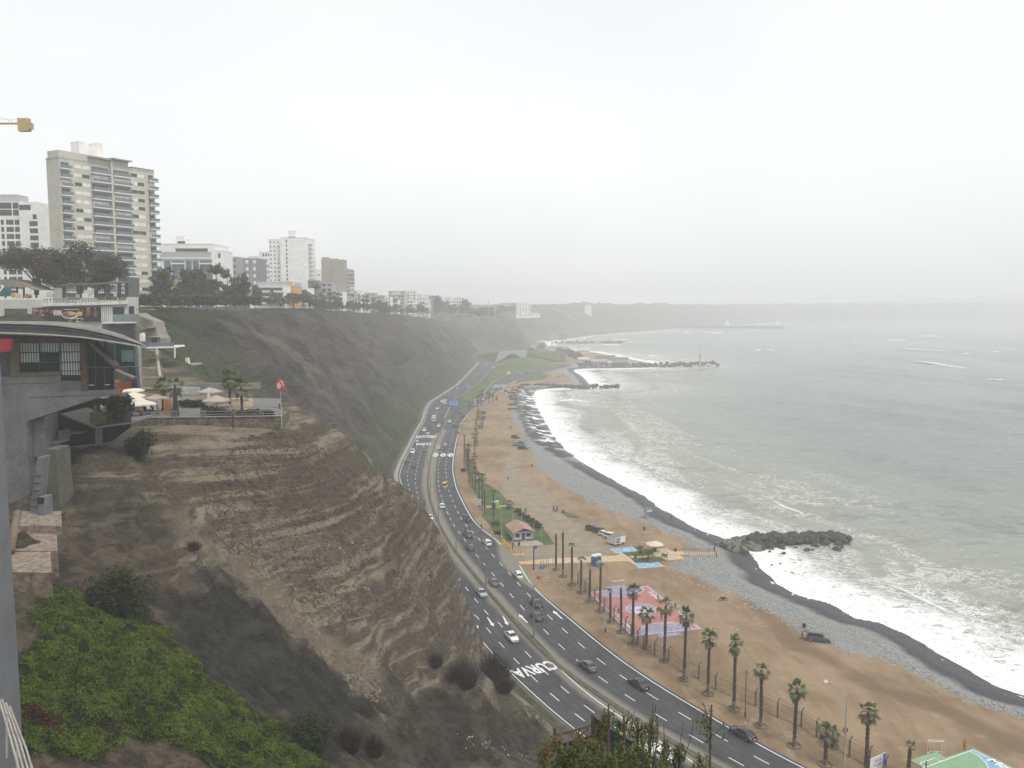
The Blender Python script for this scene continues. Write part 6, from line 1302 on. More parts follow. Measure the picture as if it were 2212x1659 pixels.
# -- left white office building
def office():
 P0=AT('J',-260,900,330);P1=AT('J',180,900,330);t,M,L,Ht=building('office_building','white office block with dark square windows at the left edge',(P0.x,P0.y),(P1.x,P1.y),22,64.5,AT('J',100,880,330).z,M_WHITEB);U=lambda x:wall_uz(M,'J',x,1000)[0];Z=lambda y:wall_uz(M,'J',100,y)[1]-64.5
 MB().box(L,U(345),-1.5,16,-3,Z(878)).build('wing',M_WHITEB,t);MB().box(U(-140),U(128),3,10,Ht+.5,Z(800)).build('roof_house',M_GREYB,t)
 for i,y in enumerate((925,985)):winpart(t,U(-200),Z(y+8),U(105)-U(-200),2.3,M_WIN);winpart(t,U(116),Z(y+8),U(172)-U(116),2.3,M_WIN)
 for i in range(10):
  y=1072+i*62
  for a,b in((-180,-110),(-100,-30),(5,30),(50,115),(125,180)):winpart(t,U(a),Z(y),U(b)-U(a),1.9,M_WIN)
  winpart(t,U(272),Z(y+15),U(346)-U(272)-.1,1.9,M_WIN,-1.56)
 winpart(t,U(190),Z(948),U(290)-U(190),2.0,M_WIN,-1.56);winpart(t,U(303),Z(1028),U(338)-U(303),1.9,M_WIN,-1.56)
office()
# -- generic blocks further along
def block(c,xl,xr,yt,Y,depth,label,mat,floors,cols,wf=.55,hf=.5,band=False,name='apartment_block',z0=None,Yr=None,side=0,group='city blocks above the cliff',winm=None,balc=False,fx=None,cat='building',clump=False):
 if c=='I':Y1_=edgeY(c,xr,yt,Y);Yr=Yr and Yr*Y1_/Y;z0=max(z0 or 0,float(ztop(min(Y1_,1000)))+4.5);Y=Y1_
 P0=AT(c,xl,yt,Y);P1=AT(c,xr,yt,Yr or Y);z0=(float(ztop(min(Y,1100)))-1)if z0 is None else z0;t,M,L,Ht=building(name,label,(P0.x,P0.y),(P1.x,P1.y),depth,z0,P0.z,mat,cat,group);fh=Ht/floors if not fx else fx;rs=random.Random(int(xl*7+yt))
 for i in range(floors):
  z=Ht-(i+1)*fh
  if z<-1:break
  if band:winpart(t,L*.04,z+fh*.3,L*.92,fh*hf,winm or M_WIN)
  else:
   for j in range(cols):w=L/cols;winpart(t,w*(j+.5-wf/2),z+fh*.3,w*wf,fh*hf,(winm or M_WIN)if rs.random()<.8 else M_BLIND)
  if balc:blk('balcony',t,M_SLAB,L*balc[0],-1.1,z,L*(balc[1]-balc[0]),1.1,.9 if band else .35)
  if side:
   for j in range(side):w=depth/side;o=blk('window',t,M_WIN,L,w*(j+.25),z+fh*.3,.08,w*.5,fh*hf)
 return t,M,L,Ht
def top_house(t,L,Ht,a,b,h,mat=None,d0=2,d1=7):MB().box(L*a,L*b,d0,d1,Ht+.45,Ht+h).build('roof_house',mat or M_WHITEB,t)
t,M,L,Ht=block('J',1385,1845,1245,455,26,'white stepped complex with tall blue glass panels right of the beige tower',M_WHITEB,4,1,z0=64,fx=3.4,hf=0.01)
U=lambda x:wall_uz(M,'J',x,1300)[0];Z=lambda y:wall_uz(M,'J',1600,y)[1]-64
blk('terrace_band',t,M_WIN,U(1530),-.1,Z(1308),U(1810)-U(1530),.2,1.8);blk('terrace_band',t,M_GREYB,U(1390),-.4,Z(1352),U(1840)-U(1390),.4,2.6);blk('cornice',t,M_SLAB,U(1380),-.9,Z(1372),U(1850)-U(1380),.9,.7)
for a,b in((1425,1482),(1492,1602),(1615,1665),(1675,1727),(1738,1842)):blk('glass_panel',t,M_BLUEG,U(a),-.2,-1,U(b)-U(a),.25,Z(1385)+1)
blk('balcony',t,M_SLAB,U(1488),-1.2,Z(1418),U(1606)-U(1488),1.3,.8);blk('balcony',t,M_SLAB,U(1733),-1.2,Z(1418),U(1848)-U(1733),1.3,.8)
MB().box(U(1515),U(1590),3,8,Ht+.4,Z(1168)).build('roof_house',M_WHITEB,t);MB().box(U(1590),U(1635),3,8,Ht+.4,Z(1195)).build('roof_house',M_WHITEB,t);blk('window',t,M_WIN,U(1530),2.9,Z(1238),2.2,.1,1.6);blk('window',t,M_WIN,U(1562),2.9,Z(1238),2.2,.1,1.6)
block('J',1850,1928,1305,460,18,'narrow white block stepping down from the white complex',M_WHITEB,6,2,z0=64)
block('I',-35,60,300,620,20,'grey brown block behind the tall trees',M_BROWNB,8,3,z0=60,balc=(.1,.6));block('I',50,112,330,640,20,'lower brown block between the trees and the slate one',M_BROWNB,7,2,z0=60);block('I',106,212,310,600,20,'slate grey block with a light band of windows',M_DARKB,7,2,z0=60,winm=M_BLIND,wf=.4);block('I',140,225,296,720,20,'pale block peeping over the slate one',M_WHITEB,7,3,z0=58)
t,M,L,Ht=block('I',222,300,265,640,20,'white block with rows of windows left of the tall white tower',M_WHITEB,10,4,z0=60,wf=.6)
t,M,L,Ht=block('I',290,372,175,560,22,'left wing of the tall white tower with three columns of small windows',M_WHITEB,15,3,wf=.35,hf=.33,z0=60,fx=2.8)
t,M,L,Ht=block('I',372,566,162,556,24,'tall white windowless tower rising above all its neighbours',M_WHITEB,1,1,wf=.01,hf=.01,z0=60,cat='tower',name='white_tower')
for i in range(16):blk('window',t,M_WIN,L*.215,-.07,Ht-3-i*2.75,.9,.1,1.7)
for i in range(14):blk('balcony',t,M_GREYB,L,4,Ht-4.2-i*2.9,1.5,7,.9)
top_house(t,L,Ht,.28,.56,5.2);top_house(t,L,Ht,.20,.75,1.2)
block('I',578,588,320,700,20,'thin sliver of a building behind the white tower',M_GREYB,12,1,z0=58);block('I',590,674,395,660,20,'small white block between the white and brown towers',M_WHITEB,5,2,wf=.3,hf=.2,z0=58)
t,M,L,Ht=block('I',672,832,322,560,12,'brown windowless tower side with a stepped roof',M_BROWNB,1,1,wf=.01,hf=.01,z0=60,cat='tower',name='brown_tower');top_house(t,L,Ht,.0,.3,2.2,M_BROWNB);top_house(t,L,Ht,.3,.72,1.3,M_BROWNB);blk('groove',t,M_DARKB,L*.46,-.04,0,.35,.1,Ht)
t,M,L,Ht=block('I',832,912,385,559,14,'balcony front of the brown tower with pale striped parapets',M_BROWNB,14,2,z0=60,wf=.8,hf=.45,balc=(0,1),fx=2.95,Yr=585);top_house(t,L,Ht,-.05,.3,3.2,M_BROWNB);top_house(t,L,Ht,.3,.6,1.6,M_BROWNB)
t,M,L,Ht=block('I',152,402,512,430,16,'long low white block with dark window bands and thick white parapets',M_WHITEB,5,1,band=True,balc=(.2,1),fx=3.0);MB().box(L*.2,L*.95,2,8,Ht+.4,Ht+2.4).build('roof_house',M_GREYB,t)
t,M,L,Ht=block('I',402,475,512,430,16,'orange stair block in the middle of the low white building',M_ORANGE,1,1,wf=.01,hf=.01);top_house(t,L,Ht,-.2,.6,2.6,M_ORANGE,.2,6)
t,M,L,Ht=block('I',475,572,528,430,16,'right wing of the low white building with brown frames',M_WHITEB,5,2,wf=.8,hf=.5,balc=(0,1),fx=3.0);top_house(t,L,Ht,.0,.35,3.4,M_GREYB)
block('I',575,632,470,520,14,'dark grey narrow block beside the white tower',M_DARKB,6,1,wf=.7);block('I',632,752,488,540,14,'mid grey block before the brown tower',M_GREYB,5,3,wf=.6);block('I',750,832,556,520,12,'small white block before the brown tower',M_WHITEB,3,3,wf=.4)
block('I',912,958,548,600,12,'narrow white block right of the brown tower',M_WHITEB,7,2,wf=.6,balc=(.2,1),z0=58)
for xl,xr,yt,Y,m_,f_,c_,lab in[(958,1010,600,680,M_WHITEB,4,3,'low white house behind clifftop palms'),(985,1062,562,740,M_GREYB,5,4,'flat grey block behind clifftop palms'),(1060,1125,580,760,M_BROWNB,4,3,'brown low block in the hazy row'),(1100,1175,590,700,M_WHITEB,4,4,'white low block in the hazy row'),(1160,1272,548,800,M_GREYB,6,5,'grey stepped block in the hazy row'),(1268,1360,545,760,M_WHITEB,7,4,'large white stepped block in the hazy row'),(1345,1442,568,780,M_WHITEB,6,5,'wide white block right of the stepped one'),(1430,1482,580,820,M_DARKB,5,2,'dark block at the end of the white pair'),
                               (1480,1560,605,900,M_WHITEB,4,4,'pale house in the haze before the gap'),(1570,1712,592,930,M_WHITEB,5,7,'pale long block standing alone in the haze'),(1712,1765,630,960,M_GREYB,3,3,'small hazy house right of the long block'),(1180,1230,610,690,M_WHITEB,3,3,'small white house before the grey stepped block'),(1425,1457,605,690,M_SLAB,4,1,'bright white narrow house near the clifftop trees')]:
 block('I',xl,xr,yt,Y,14,lab,m_,f_,c_,wf=.55,hf=.4,balc=(0,1))
for c,xl,xr,yt,Y,m_,f_,c_,z0,lab in[('F',540,600,215,1500,M_YELLOW,6,3,50,'hazy yellowish building on the far clifftop'),('F',600,690,208,1560,M_GREYB,6,3,50,'hazy grey building on the far clifftop'),('F',735,862,203,1450,M_WHITEB,11,5,43,'hazy white apartment tower on the far slope'),('F',860,945,295,1480,M_WHITEB,3,4,43,'low hazy white building on the far slope'),('F',1190,1240,240,1950,M_WHITEB,5,3,50,'faint pale house left of the narrow far tower'),('F',1255,1300,245,1950,M_WHITEB,4,3,50,'faint pale house touching the narrow far tower'),
                                          ('F',1338,1392,225,1900,M_WHITEB,12,3,33,'narrow hazy white tower on the far coast'),('F',1395,1480,222,2100,M_GREYB,6,4,50,'faint grey block beside the narrow far tower'),('F',1685,1795,235,2600,M_GREYB,4,5,50,'faint long building in the fog'),('F',1938,2062,205,2500,M_GREYB,8,5,50,'tallest faint block in the fog'),('G',780,870,95,2600,M_GREYB,5,4,50,'faint block right of the fog bank gap'),('G',1170,1200,85,2900,M_GREYB,8,2,50,'faint slim tower in the fog'),('G',980,1080,75,2700,M_GREYB,6,4,50,'faint broad block in the fog')]:
 block(c,xl,xr,yt,Y,24,lab,m_,f_,c_,wf=.55,hf=.4,z0=z0,group='hazy buildings on the far coast')
t,M,L,Ht=block('J',1480,1582,1628,296,3,'small yellow house with brown roof at the foot of the clifftop trees',M_YELLOW,1,2,wf=.3,hf=.5,name='yellow_house',group=None,z0=67,cat='house');MB().box(L*.1,L*.55,2,6,Ht+.45,Ht+3.2).build('upper_room',M_YELLOW,t)
# -- clifftop trees
TM=[tree_meshes(s,9,4.2,.48,62,'round',.22)for s in(11,12,13)]+[tree_meshes(14,15,3.6,.48,60,'tall',.25)]
def ctree(c,x,yb,Y,h,label,k=0,mat=None,w=1.,grp='trees along the clifftop',z=None):
 Y0=Y
 if c=='I' and z is None:Y=edgeY(c,x,yb,Y)
 h*=Y/Y0*(.78 if c=='J' else 1)
 if c=='J' and yb<1700:yb=1757;h+=1.5
 p=AT(c,x,yb,Y)
 if z is not None:p.z=z
 tm,cm=TM[k];base=(9,9,9,15)[k];return plant('tree',tm,cm,p,label,'tree',grp,mat or F_TREE,(h/base*w,h/base*w,h/base),rnd.uniform(0,6))
big,bigc=tree_meshes(21,15,8.5,.38,85,'round',.5);big2,big2c=tree_meshes(22,15,9.5,.38,90,'round',.5)
for x,yb,Y,m_,cm_,mat_,lab,w in[(560,1010,205,big,bigc,F_BROWN,'large olive brown tree with thin leaves before the white office block',1.),(1230,1000,212,big2,big2c,F_TREE,'large dark tree before the foot of the beige tower',1.05),(1650,1020,218,big,bigc,F_TREE,'dark tree above the right end of the pergola',.78)]:
 plant('tree',m_,cm_,AT('V',x,yb,Y),lab,'tree','large trees above the shopping centre',mat_,(w*.92,w*.92,w*.80),rnd.uniform(0,6))
for c,x,yb,Y,h,lab,k,w,mt in[('J',1460,1650,262,13,'olive tree right of the beige tower base',0,.9,F_TREE),('J',1560,1600,300,12,'tree between the beige tower and the glass complex',1,1.,F_BROWN),('J',1690,1640,290,15,'tree before the blue glass panels',2,.9,F_TREE),('J',1790,1640,300,13,'tree before the right end of the glass complex',0,.9,F_TREE),('J',1900,1645,300,19,'tall dark tree right of the white complex',3,1.,F_TREE),('J',1980,1645,310,17,'tall loose tree beside the tall dark one',3,.8,F_BROWN),('J',2060,1645,310,13,'tree below the grey brown block',1,.9,F_TREE),('I',110,640,340,15,'slim tree before the slate block',3,.7,F_TREE),('I',180,645,350,9,'small tree at the left of the low white block',0,.8,F_TREE),
 ('I',590,680,420,9,'low tree right of the low white block',1,1.,F_TREE),('I',640,670,430,15,'dark tree before the mid grey block',3,.8,F_TREE),('I',660,690,430,7,'bushy tree below the clifftop palms',2,1.3,F_TREE),('I',780,690,470,7,'wide bush like tree under the row of palms',0,1.4,F_TREE),('I',850,690,500,6,'low tree at the foot of the brown tower',1,1.2,F_TREE),('I',900,695,520,6,'low tree right of the brown tower',2,1.1,F_TREE),
 ('I',1060,700,560,12,'dark hazy tree before the grey block',3,1.2,F_TREE),('I',1110,705,580,10,'hazy tree before the white low block',0,1.,F_TREE),('I',1210,715,620,14,'tall hazy tree before the grey stepped block',3,1.3,F_TREE),('I',1300,715,640,9,'hazy tree before the large stepped block',1,1.3,F_TREE),('I',1380,715,660,9,'hazy tree before the wide white block',2,1.3,F_TREE),('I',1500,715,700,17,'big hazy tree left of the lone pale block',0,1.1,F_TREE),('I',1560,712,720,14,'second big hazy tree left of the lone pale block',1,1.1,F_TREE),('I',1640,712,750,10,'hazy tree before the lone pale block',2,1.3,F_TREE),('I',1735,715,770,15,'big hazy tree right of the lone pale block',0,1.1,F_TREE)]:
 ctree(c,x,yb,Y,h,lab,k,mt,w)
for i,(x,Y)in enumerate([(1420,262),(1500,268),(1580,275),(1650,280),(1720,285),(1790,290),(1860,290),(1940,300),(2010,300),(2090,305)]):ctree('J',x,1757,Y,5.5+i%3,ORD[i]+' bushy tree before the blue glass complex, counted from the left',i%3,(F_TREE,F_BROWN)[i%2],1.1,'bushy trees before the glass complex')  # every other crown takes browner leaves, haze put into the colour
for i,(x,Y)in enumerate([(300,380),(380,390),(470,400),(540,410),(700,450),(940,540),(980,550),(1160,600),(1250,630),(1440,680),(1590,735),(1690,760),(1780,800),(1840,850),(1900,900),(600,430),(650,440),(740,455),(800,470),(860,490),(1020,555),(1070,560),(1120,570),(1200,600),(1290,640),(1340,650),(1400,665),(1480,690),(1540,700),(1620,740),(1750,780),(1810,830)]):ctree('I',x,652+(x>560)*38+(x>1100)*22+(x>1700)*(x-1700)*.15,Y,4.8+(i%4)*.9,ORD[i]+' rounded hedge tree along the clifftop, counted from the left' if i<15 else ORD[i-15]+' filler tree between the taller clifftop trees, from the left',i%3,F_TREE,1.6,'low trees of the clifftop hedge')
rs=np.random.RandomState(77)
for i in range(34):
 x=1840+i*26;Y=1150+i*45;p=AT('I',x,655,Y);o=ctree('I',x,655,Y,rs.uniform(10,18),ORD[i]+' faint round tree on the far clifftop from the left',i%3,F_TREE,1.5,'faint trees on the far coast',z=float(np.interp(Y,[1150,1500,2700],[44,50,54])))
for c,x,yb,yt,Y,lab in[('I',237,650,580,395,'clifftop palm before the low white block, leftmost'),('I',318,650,575,395,'clifftop palm before the dark bands of the low white block'),('I',382,655,608,380,'short clifftop palm left of the orange stair block'),('I',446,650,598,380,'short clifftop palm before the orange stair block'),('I',692,655,570,450,'tall clifftop palm right of the dark tree'),('I',738,660,580,460,'clifftop palm, first of three before the brown tower'),('I',770,660,578,460,'clifftop palm, second of three before the brown tower'),('I',803,660,585,460,'clifftop palm, third of three before the brown tower'),('I',978,690,598,540,'twin clifftop palm in the haze, left one'),('I',1008,690,600,540,'twin clifftop palm in the haze, right one'),('I',1050,695,640,560,'short hazy clifftop palm'),('J',1480,1650,1500,262,'clifftop palm beside the yellow house')]:
 p=AT(c,x,yb,Y);top=AT(c,x,yt,Y);tm,(lx,ly)=palm_trunk(top.z-p.z,int(x),.32,.26);t=empty('palm_tree',p,0,lab,'palm tree','palms along the clifftop');add('trunk',tm,t,[M_PTRUNK,M_PTRUNK]);o=add('crown',PC_BIG,t,[F_TREE,F_DEADP],(lx,ly,top.z-p.z));o.scale=(1.25,)*3
for i,(x,yb,Y,h)in enumerate([(90,640,330,26),(170,640,335,22),(1885,740,900,32),(1935,770,980,25),(2005,770,1000,20),(1475,715,680,24)]):o=empty('utility_pole',AT('I',x,yb,Y),0,['thin pole among the tall clifftop trees','thin pole left of the low white block','tall lattice mast on the hazy headland','thin mast on the falling edge of the headland','lowest thin mast on the falling edge of the headland','white pole at the foot of the clifftop trees'][i],'pole','poles along the clifftop');MB().tube([(0,0,0),(0,0,h*.6)],.2 if i<2 else .35,5).build('shaft',M_PALE,o)
for i,(x,y,Y)in enumerate([(1010,165,235),(1060,170,240),(1120,172,245),(1180,175,250),(1240,178,255),(1300,180,256),(1360,182,258),(1430,184,260),(1500,186,262),(1570,188,266),(1640,188,270),(1710,190,280),(1780,190,290),(1850,192,300)]):
 q=AT('H',x,y,Y);q.z=65;bush(q,(2.4,2.0,2.6),ORD[i]+' bush of the hedge on the cliff edge below the yellow house','cliff edge hedge',F_TREE)
# -- construction crane
def crane():
 Y=262.;cwx=AT('J',225,200,Y);t=empty('tower_crane',(AT('J',-520,200,Y).x,Y,64),0,'yellow tower crane with its counterweight showing at the upper left edge','crane');o=Vector((t.location.x,Y,64));m=MB();zj=AT('J',80,192,Y).z-64;xr=cwx.x-o.x
 for s in(-.8,.8):
  for q in(-.8,.8):m.tube([(s,q,0),(s,q,zj+1)],.12,5)
 for k in range(int(zj/2)):m.tube([(-.8 if k%2 else .8,-.8,k*2),(.8 if k%2 else-.8,-.8,k*2+2)],.06,4)
 m.build('mast',PAINT['yellow'],t);m=MB();m.box(-26,xr,-.7,-.55,zj-.12,zj+.18);m.box(-26,xr,.55,.7,zj-.12,zj+.18);m.box(-26,xr-2,-.6,.6,zj+.02,zj+.10)
 for k in range(16):x=xr-1.5-k*1.1;m.tube([(x,-.7,zj),(x,-.7,zj+1.1)],.03,4)
 m.tube([(xr-20,-.7,zj+1.1),(xr,-.7,zj+1.1)],.03,4);m.build('jib',simple('crane_orange',(.50,.30,.12),.6),t)
 m=MB();m.tube([(xr-4,0,zj+.6),(0,0,zj+9),(-22,0,zj+1)],.07,4);m.build('tie_rod',M_PALE,t);a=AT('J',163,148,Y);b=AT('J',262,260,Y);c2=AT('J',284,240,Y)
 for k in range(4):w=(b.x-a.x)/4;MB().box(a.x-o.x+k*w,a.x-o.x+(k+1)*w-.04,-.9,.9,b.z-64,a.z-64).build('counterweight',simple('ochre_block',(.42,.30,.12),.85)if k==0 else bpy.data.materials['ochre_block'],t)
 MB().box(b.x-o.x,c2.x-o.x,-.7,.7,c2.z-64,a.z-64-1.4).build('counterweight',bpy.data.materials['ochre_block'],t)
crane()
# -- shopping centre pieces: outlines at their own distance, with depth
def slab(name,c,pts,Y,dY,mat,parent=None,bevel=0):
 m=MB();P=[AT(c,x,y,Y)for x,y in pts];m.prism([(p.x,p.z)for p in P],Y,Y+dY,M=Matrix(((1,0,0,0),(0,0,1,0),(0,1,0,0),(0,0,0,1))));return m.build(name,mat,parent,bevel=bevel)
def rect(x0,y0,x1,y1):return[(x0,y0),(x1,y0),(x1,y1),(x0,y1)]
M_GW=simple('grey_render',(.145,.148,.15),.85,.22,.35,obj=False);M_GWD=simple('dark_render',(.06,.062,.065),.85,.2,.5,obj=False);M_WOOD=simple('brown_timber',(.075,.050,.036),.8,.3,1.5,obj=False);M_OLIVE=simple('olive_frame',(.12,.10,.065),.85,.2,1,obj=False);M_DGL=simple('dark_facade_glass',(.012,.016,.018),.06,.3,.7,obj=False);M_TEAL=simple('teal_glass',(.03,.055,.055),.08,.3,.6,obj=False)
M_MALL=simple('mall_white',(.47,.46,.42),.85,.08,.3,obj=False);M_ROOFT=simple('roof_membrane',(.17,.165,.15),.9,.3,.35,obj=False);M_TARGRN=simple('roof_moss',(.05,.058,.035),.9,.3)
YM=178.
mall=slab('mall_building','H',[(-500,150),(300,147),(305,172),(915,158),(918,128),(972,128),(975,310),(740,318),(740,420),(-500,420)],YM,2.2,M_MALL);tag(mall,'white shopping centre front with a long dark billboard above the curved roof','shopping centre')
slab('roof_edge','H',[(300,172),(918,158),(918,180),(300,196)],YM-.8,1.2,simple('mall_edge',(.60,.58,.52),.7),mall);slab('recess','H',[(305,198),(915,183),(915,205),(305,212)],YM-.1,.12,M_GREYB,mall)
slab('window','H',rect(32,212,196,300),YM-.12,.15,simple('green_reflecting_glass',(.06,.075,.05),.1,.5,.4,obj=False),mall);slab('window','H',rect(820,200,900,305),YM-.12,.15,M_DGL,mall);slab('window','H',rect(935,195,972,300),YM-.12,.15,M_DGL,mall)
for k in range(6):slab('pilaster','H',rect(735+k*14,198,740+k*14,308),YM-.3,.35,M_SLAB,mall)
slab('balcony','H',[(740,310),(1000,306),(1000,318),(740,322)],YM-3,3.2,M_SLAB,mall);slab('glass_rail','H',[(820,255),(998,250),(998,306),(820,308)],YM-3,.08,simple('pale_rail_glass',(.20,.23,.24),.2),mall);slab('lower_wing','H',[(740,322),(975,320),(975,440),(740,440)],YM-1,8,simple('blue_grey_panel',(.075,.09,.10),.5),mall)
for k in range(26):
 x=318+k*23;slab('rail_post','H',rect(x,145,x+3,170-k*.4),YM+.3,.1,M_GWD,mall)
slab('roof_rail','H',[(315,143),(915,133),(915,136),(315,147)],YM+.3,.1,M_GWD,mall)
bb=slab('billboard','H',[(233,206),(725,196),(728,303),(233,306)],YM-.5,.3,simple('billboard_black',(.014,.012,.014),.5));tag(bb,'long black billboard with food pictures and white lettering on the mall front','billboard')
YB=YM-.53
def bslab(nm,pts,mat,y=YB):return slab(nm,'M',pts,y,.03,mat,bb)
skin2=simple('picture_skin',(.28,.15,.10),.7);yl=simple('picture_yellow',(.55,.38,.05),.7);br=simple('picture_brown',(.16,.08,.04),.7);wh=simple('picture_white',(.62,.60,.60),.6);rd_=simple('picture_red',(.45,.04,.05),.6)
def ell(cx,cy,rx,ry,n=14):return[(cx+rx*math.cos(a),cy+ry*math.sin(a))for a in np.linspace(0,2*math.pi,n,endpoint=False)]
for x,y,r in((500,262,26),(545,270,18),(592,275,20),(632,280,14),(682,268,16),(740,290,14),(1280,235,28),(1385,235,16)):bslab('picture_face',ell(x,y,r,r*1.2),skin2)
for x,y,r in((500,340,34),(590,330,30),(560,375,30),(1280,300,44),(1385,320,34)):bslab('picture_body',ell(x,y,r*.8,r*1.3),br,YB+.01)
bslab('picture_orange',ell(625,335,12,16),yl);bslab('picture_plate',ell(1010,335,112,52,24),wh,YB+.02);bslab('picture_food',ell(1005,330,98,42,20),br,YB+.005);bslab('picture_yellow',ell(1038,312,52,24),yl,YB-.02);bslab('picture_food',ell(1155,315,44,34),yl,YB-.02)
for k in range(7):bslab('logo_stripe',[(768+k*17,262),(785+k*17,262),(795+k*17,340),(778+k*17,340)],rd_ if k%2 else wh,YB-.03)
bslab('logo_plate',[(780,288),(880,286),(884,314),(784,316)],wh,YB-.05)
def btext(tx,x,y,w,h,mat,yy=YB-.06):c=AT('M',x,y,yy);text_on('lettering',tx,c,(1,0,0),(0,0,1),w,h,mat,bb,.02)
btext("FRIDAYS",832,302,.92,.26,rd_,YB-.07);btext('Estamos frente al teatro La Plaza',1040,250,3.3,.33,wh);btext('i',1195,265,.1,.4,wh)
pg=slab('pergola','V',[(870,905),(1100,880),(1400,900),(1400,915),(1100,896),(870,920)],188,.4,M_GWD);tag(pg,'dark slatted pergola on the deck above the billboard','pergola')
for k in range(16):x=900+k*70;y=905-k*3.2;P=[AT('V',x,y,186),AT('V',x+150,y-42+k,202)];m=MB();m.tube(P,.14,4);m.build('slat',M_WOOD,pg)
for x in(960,1230,1460,1650,1820,1940):slab('post','V',rect(x,905-(x-960)*.05,x+38,1085),188.5,.8,M_GWD,pg)
slab('tower_post','V',rect(1995,770,2075,1090),186,3,simple('grey_green_pillar',(.10,.12,.12),.7),pg)
hut=slab('canopy_hut','V',[(-60,800),(140,790),(330,850),(560,960),(470,950),(430,920),(90,910),(0,870),(-60,870)],200,8,simple('beige_tile',(.24,.21,.16),.9,.2));tag(hut,'beige hipped canopy at the left edge above the mall','canopy')
for x in(60,240,345,540):slab('post','V',rect(x,900,x+18,1085),203,.4,M_WOOD,hut)
o=slab('play_slide','V',[(-20,1000),(60,910),(100,970),(190,965),(150,1050),(-20,1060)],196,2,simple('teal_plastic',(.02,.10,.10),.6));tag(o,'teal play structure under the beige canopy','play structure')
for pts,col,lab in((ell(190,1040,36,40),(.45,.27,.08),'ochre play figure beside the teal play structure'),(ell(400,1055,44,34),(.30,.20,.10),'brown play figure under the beige canopy'),(rect(222,1025,270,1080),(.55,.50,.42),'cream box between the play figures')):o=slab('play_figure','V',pts,195,1.2,simple('play_paint',col,.7));tag(o,lab,'play figure')
for x,y,w,h,lab in((760,1030,90,90,'pale round kiosk on the mall deck left of the pergola'),(1320,1040,100,75,'white banner standing under the pergola')):o=slab('kiosk','V',[(x-w/2,y+h/2),(x-w/2,y-h*.2),(x-w*.25,y-h/2),(x+w*.3,y-h/2),(x+w/2,y-h*.2),(x+w/2,y+h/2)],186.5 if x<1000 else 187,1.0,M_MALL if x<1000 else M_SLAB);tag(o,lab,'kiosk')
for i,x in enumerate((1560,1600,1660,1700,1740,1790)):person(AT('V',x,1125,184.5)+Vector((0,0,.0)),1+i,('black','navy','grey','black','maroon','white')[i],'black','person in %s clothes standing at the deck rail under the pergola'%('black','navy','grey','dark','maroon','white')[i],'stand','people on the mall deck')
YF=95.
rest=empty('restaurant_building',AT('H',400,900,YF),0,'grey restaurant building with a long curved roof and curtained windows','restaurant')
def rp(name,pts,mat,y=YF,d=.3,bevel=0):o=slab(name,'H',pts,y,d,mat);o.parent=rest;o.matrix_parent_inverse=Matrix.Translation(-rest.location);return o
rp('wall',[(-260,395),(610,425),(610,800),(590,812),(440,812),(440,700),(25,715),(-260,715)],M_GWD,YF+.3,1.2)
rp('wall',[(-260,712),(440,700),(440,812),(825,802),(825,832),(700,862),(195,1030),(215,1560),(60,1650),(-260,1650)],M_GW,YF,1.6)
o=MB().box(-95,-60.5,YF+1.5,YF+15,30,61.5).build('wall',M_GWD,rest);o.matrix_parent_inverse=Matrix.Translation(-rest.location)
rp('timber_header',[(-260,392),(605,424),(605,462),(75,462),(-260,450)],M_WOOD,YF+.05,.3);rp('timber_frame',[(70,462),(140,462),(140,680),(440,668),(440,700),(72,714)],M_OLIVE,YF-.05,.4);rp('timber_pier',[(575,425),(625,428),(632,805),(590,808)],M_WOOD,YF-.1,.6)
M_CURT=NT('ribbed_curtain',.7);_p=M_CURT.pos();_w=M_CURT.n('TexWave',wave_type='BANDS',bands_direction='X');M_CURT.put(_w.inputs['Vector'],_p);_w.inputs['Scale'].default_value=1.0;M_CURT=M_CURT.done(M_CURT.mix(M_CURT.step(_w.outputs[1],.25,.75),(.10,.12,.115),(.42,.46,.43)))
for ci,(x0,x1)in enumerate(((140,284),(288,431),(435,577))):
 for ri,(y0,y1)in enumerate(((464,527),(533,602),(607,665))):
  cur=(ci,ri)in((0,0),(1,0),(2,0),(0,1),(2,1),(2,2));f=rp('window',rect(x0,y0-ci*2,x1,y1-ci*2),M_CURT if cur else M_DGL,YF+.12,.1)
 rp('mullion',rect(x1,460,x1+4,668),M_GWD,YF-.02,.2)
rp('transom',[(140,529),(577,523),(577,528),(140,534)],M_GWD,YF-.02,.2);rp('transom',[(140,603),(577,596),(577,601),(140,608)],M_GWD,YF-.02,.2);rp('window',rect(440,668,582,694),M_CURT,YF+.1,.1);rp('window',rect(442,697,585,732),M_DGL,YF-.02,.1);rp('panel',rect(442,735,587,810),simple('grey_green_panel',(.10,.105,.095),.8),YF-.02,.1)
rp('glass_wall',[(625,428),(825,465),(828,800),(632,803)],M_DGL,YF+.4,.3)
for x in(690,755):rp('mullion',rect(x,440,x+4,802),M_GWD,YF+.2,.2)
for x0,x1,y in((635,680,765),(755,795,762)):rp('white_trim',rect(x0,y,x1,y+5),M_SLAB,YF+.3,.1)
rp('terrace_rail',[(620,633),(828,640),(828,643),(620,636)],M_GW,YF-.2,.08)
rp('joint',[(215,856),(820,831),(820,834),(215,860)],M_GWD,YF-.03,.1);rp('joint',[(25,760),(440,748),(440,750),(25,763)],M_GWD,YF-.03,.1);rp('diagonal_stair',[(635,458),(655,458),(835,625),(830,637),(812,628)],simple('mauve_beam',(.12,.085,.08),.7),YF-.4,1.2)
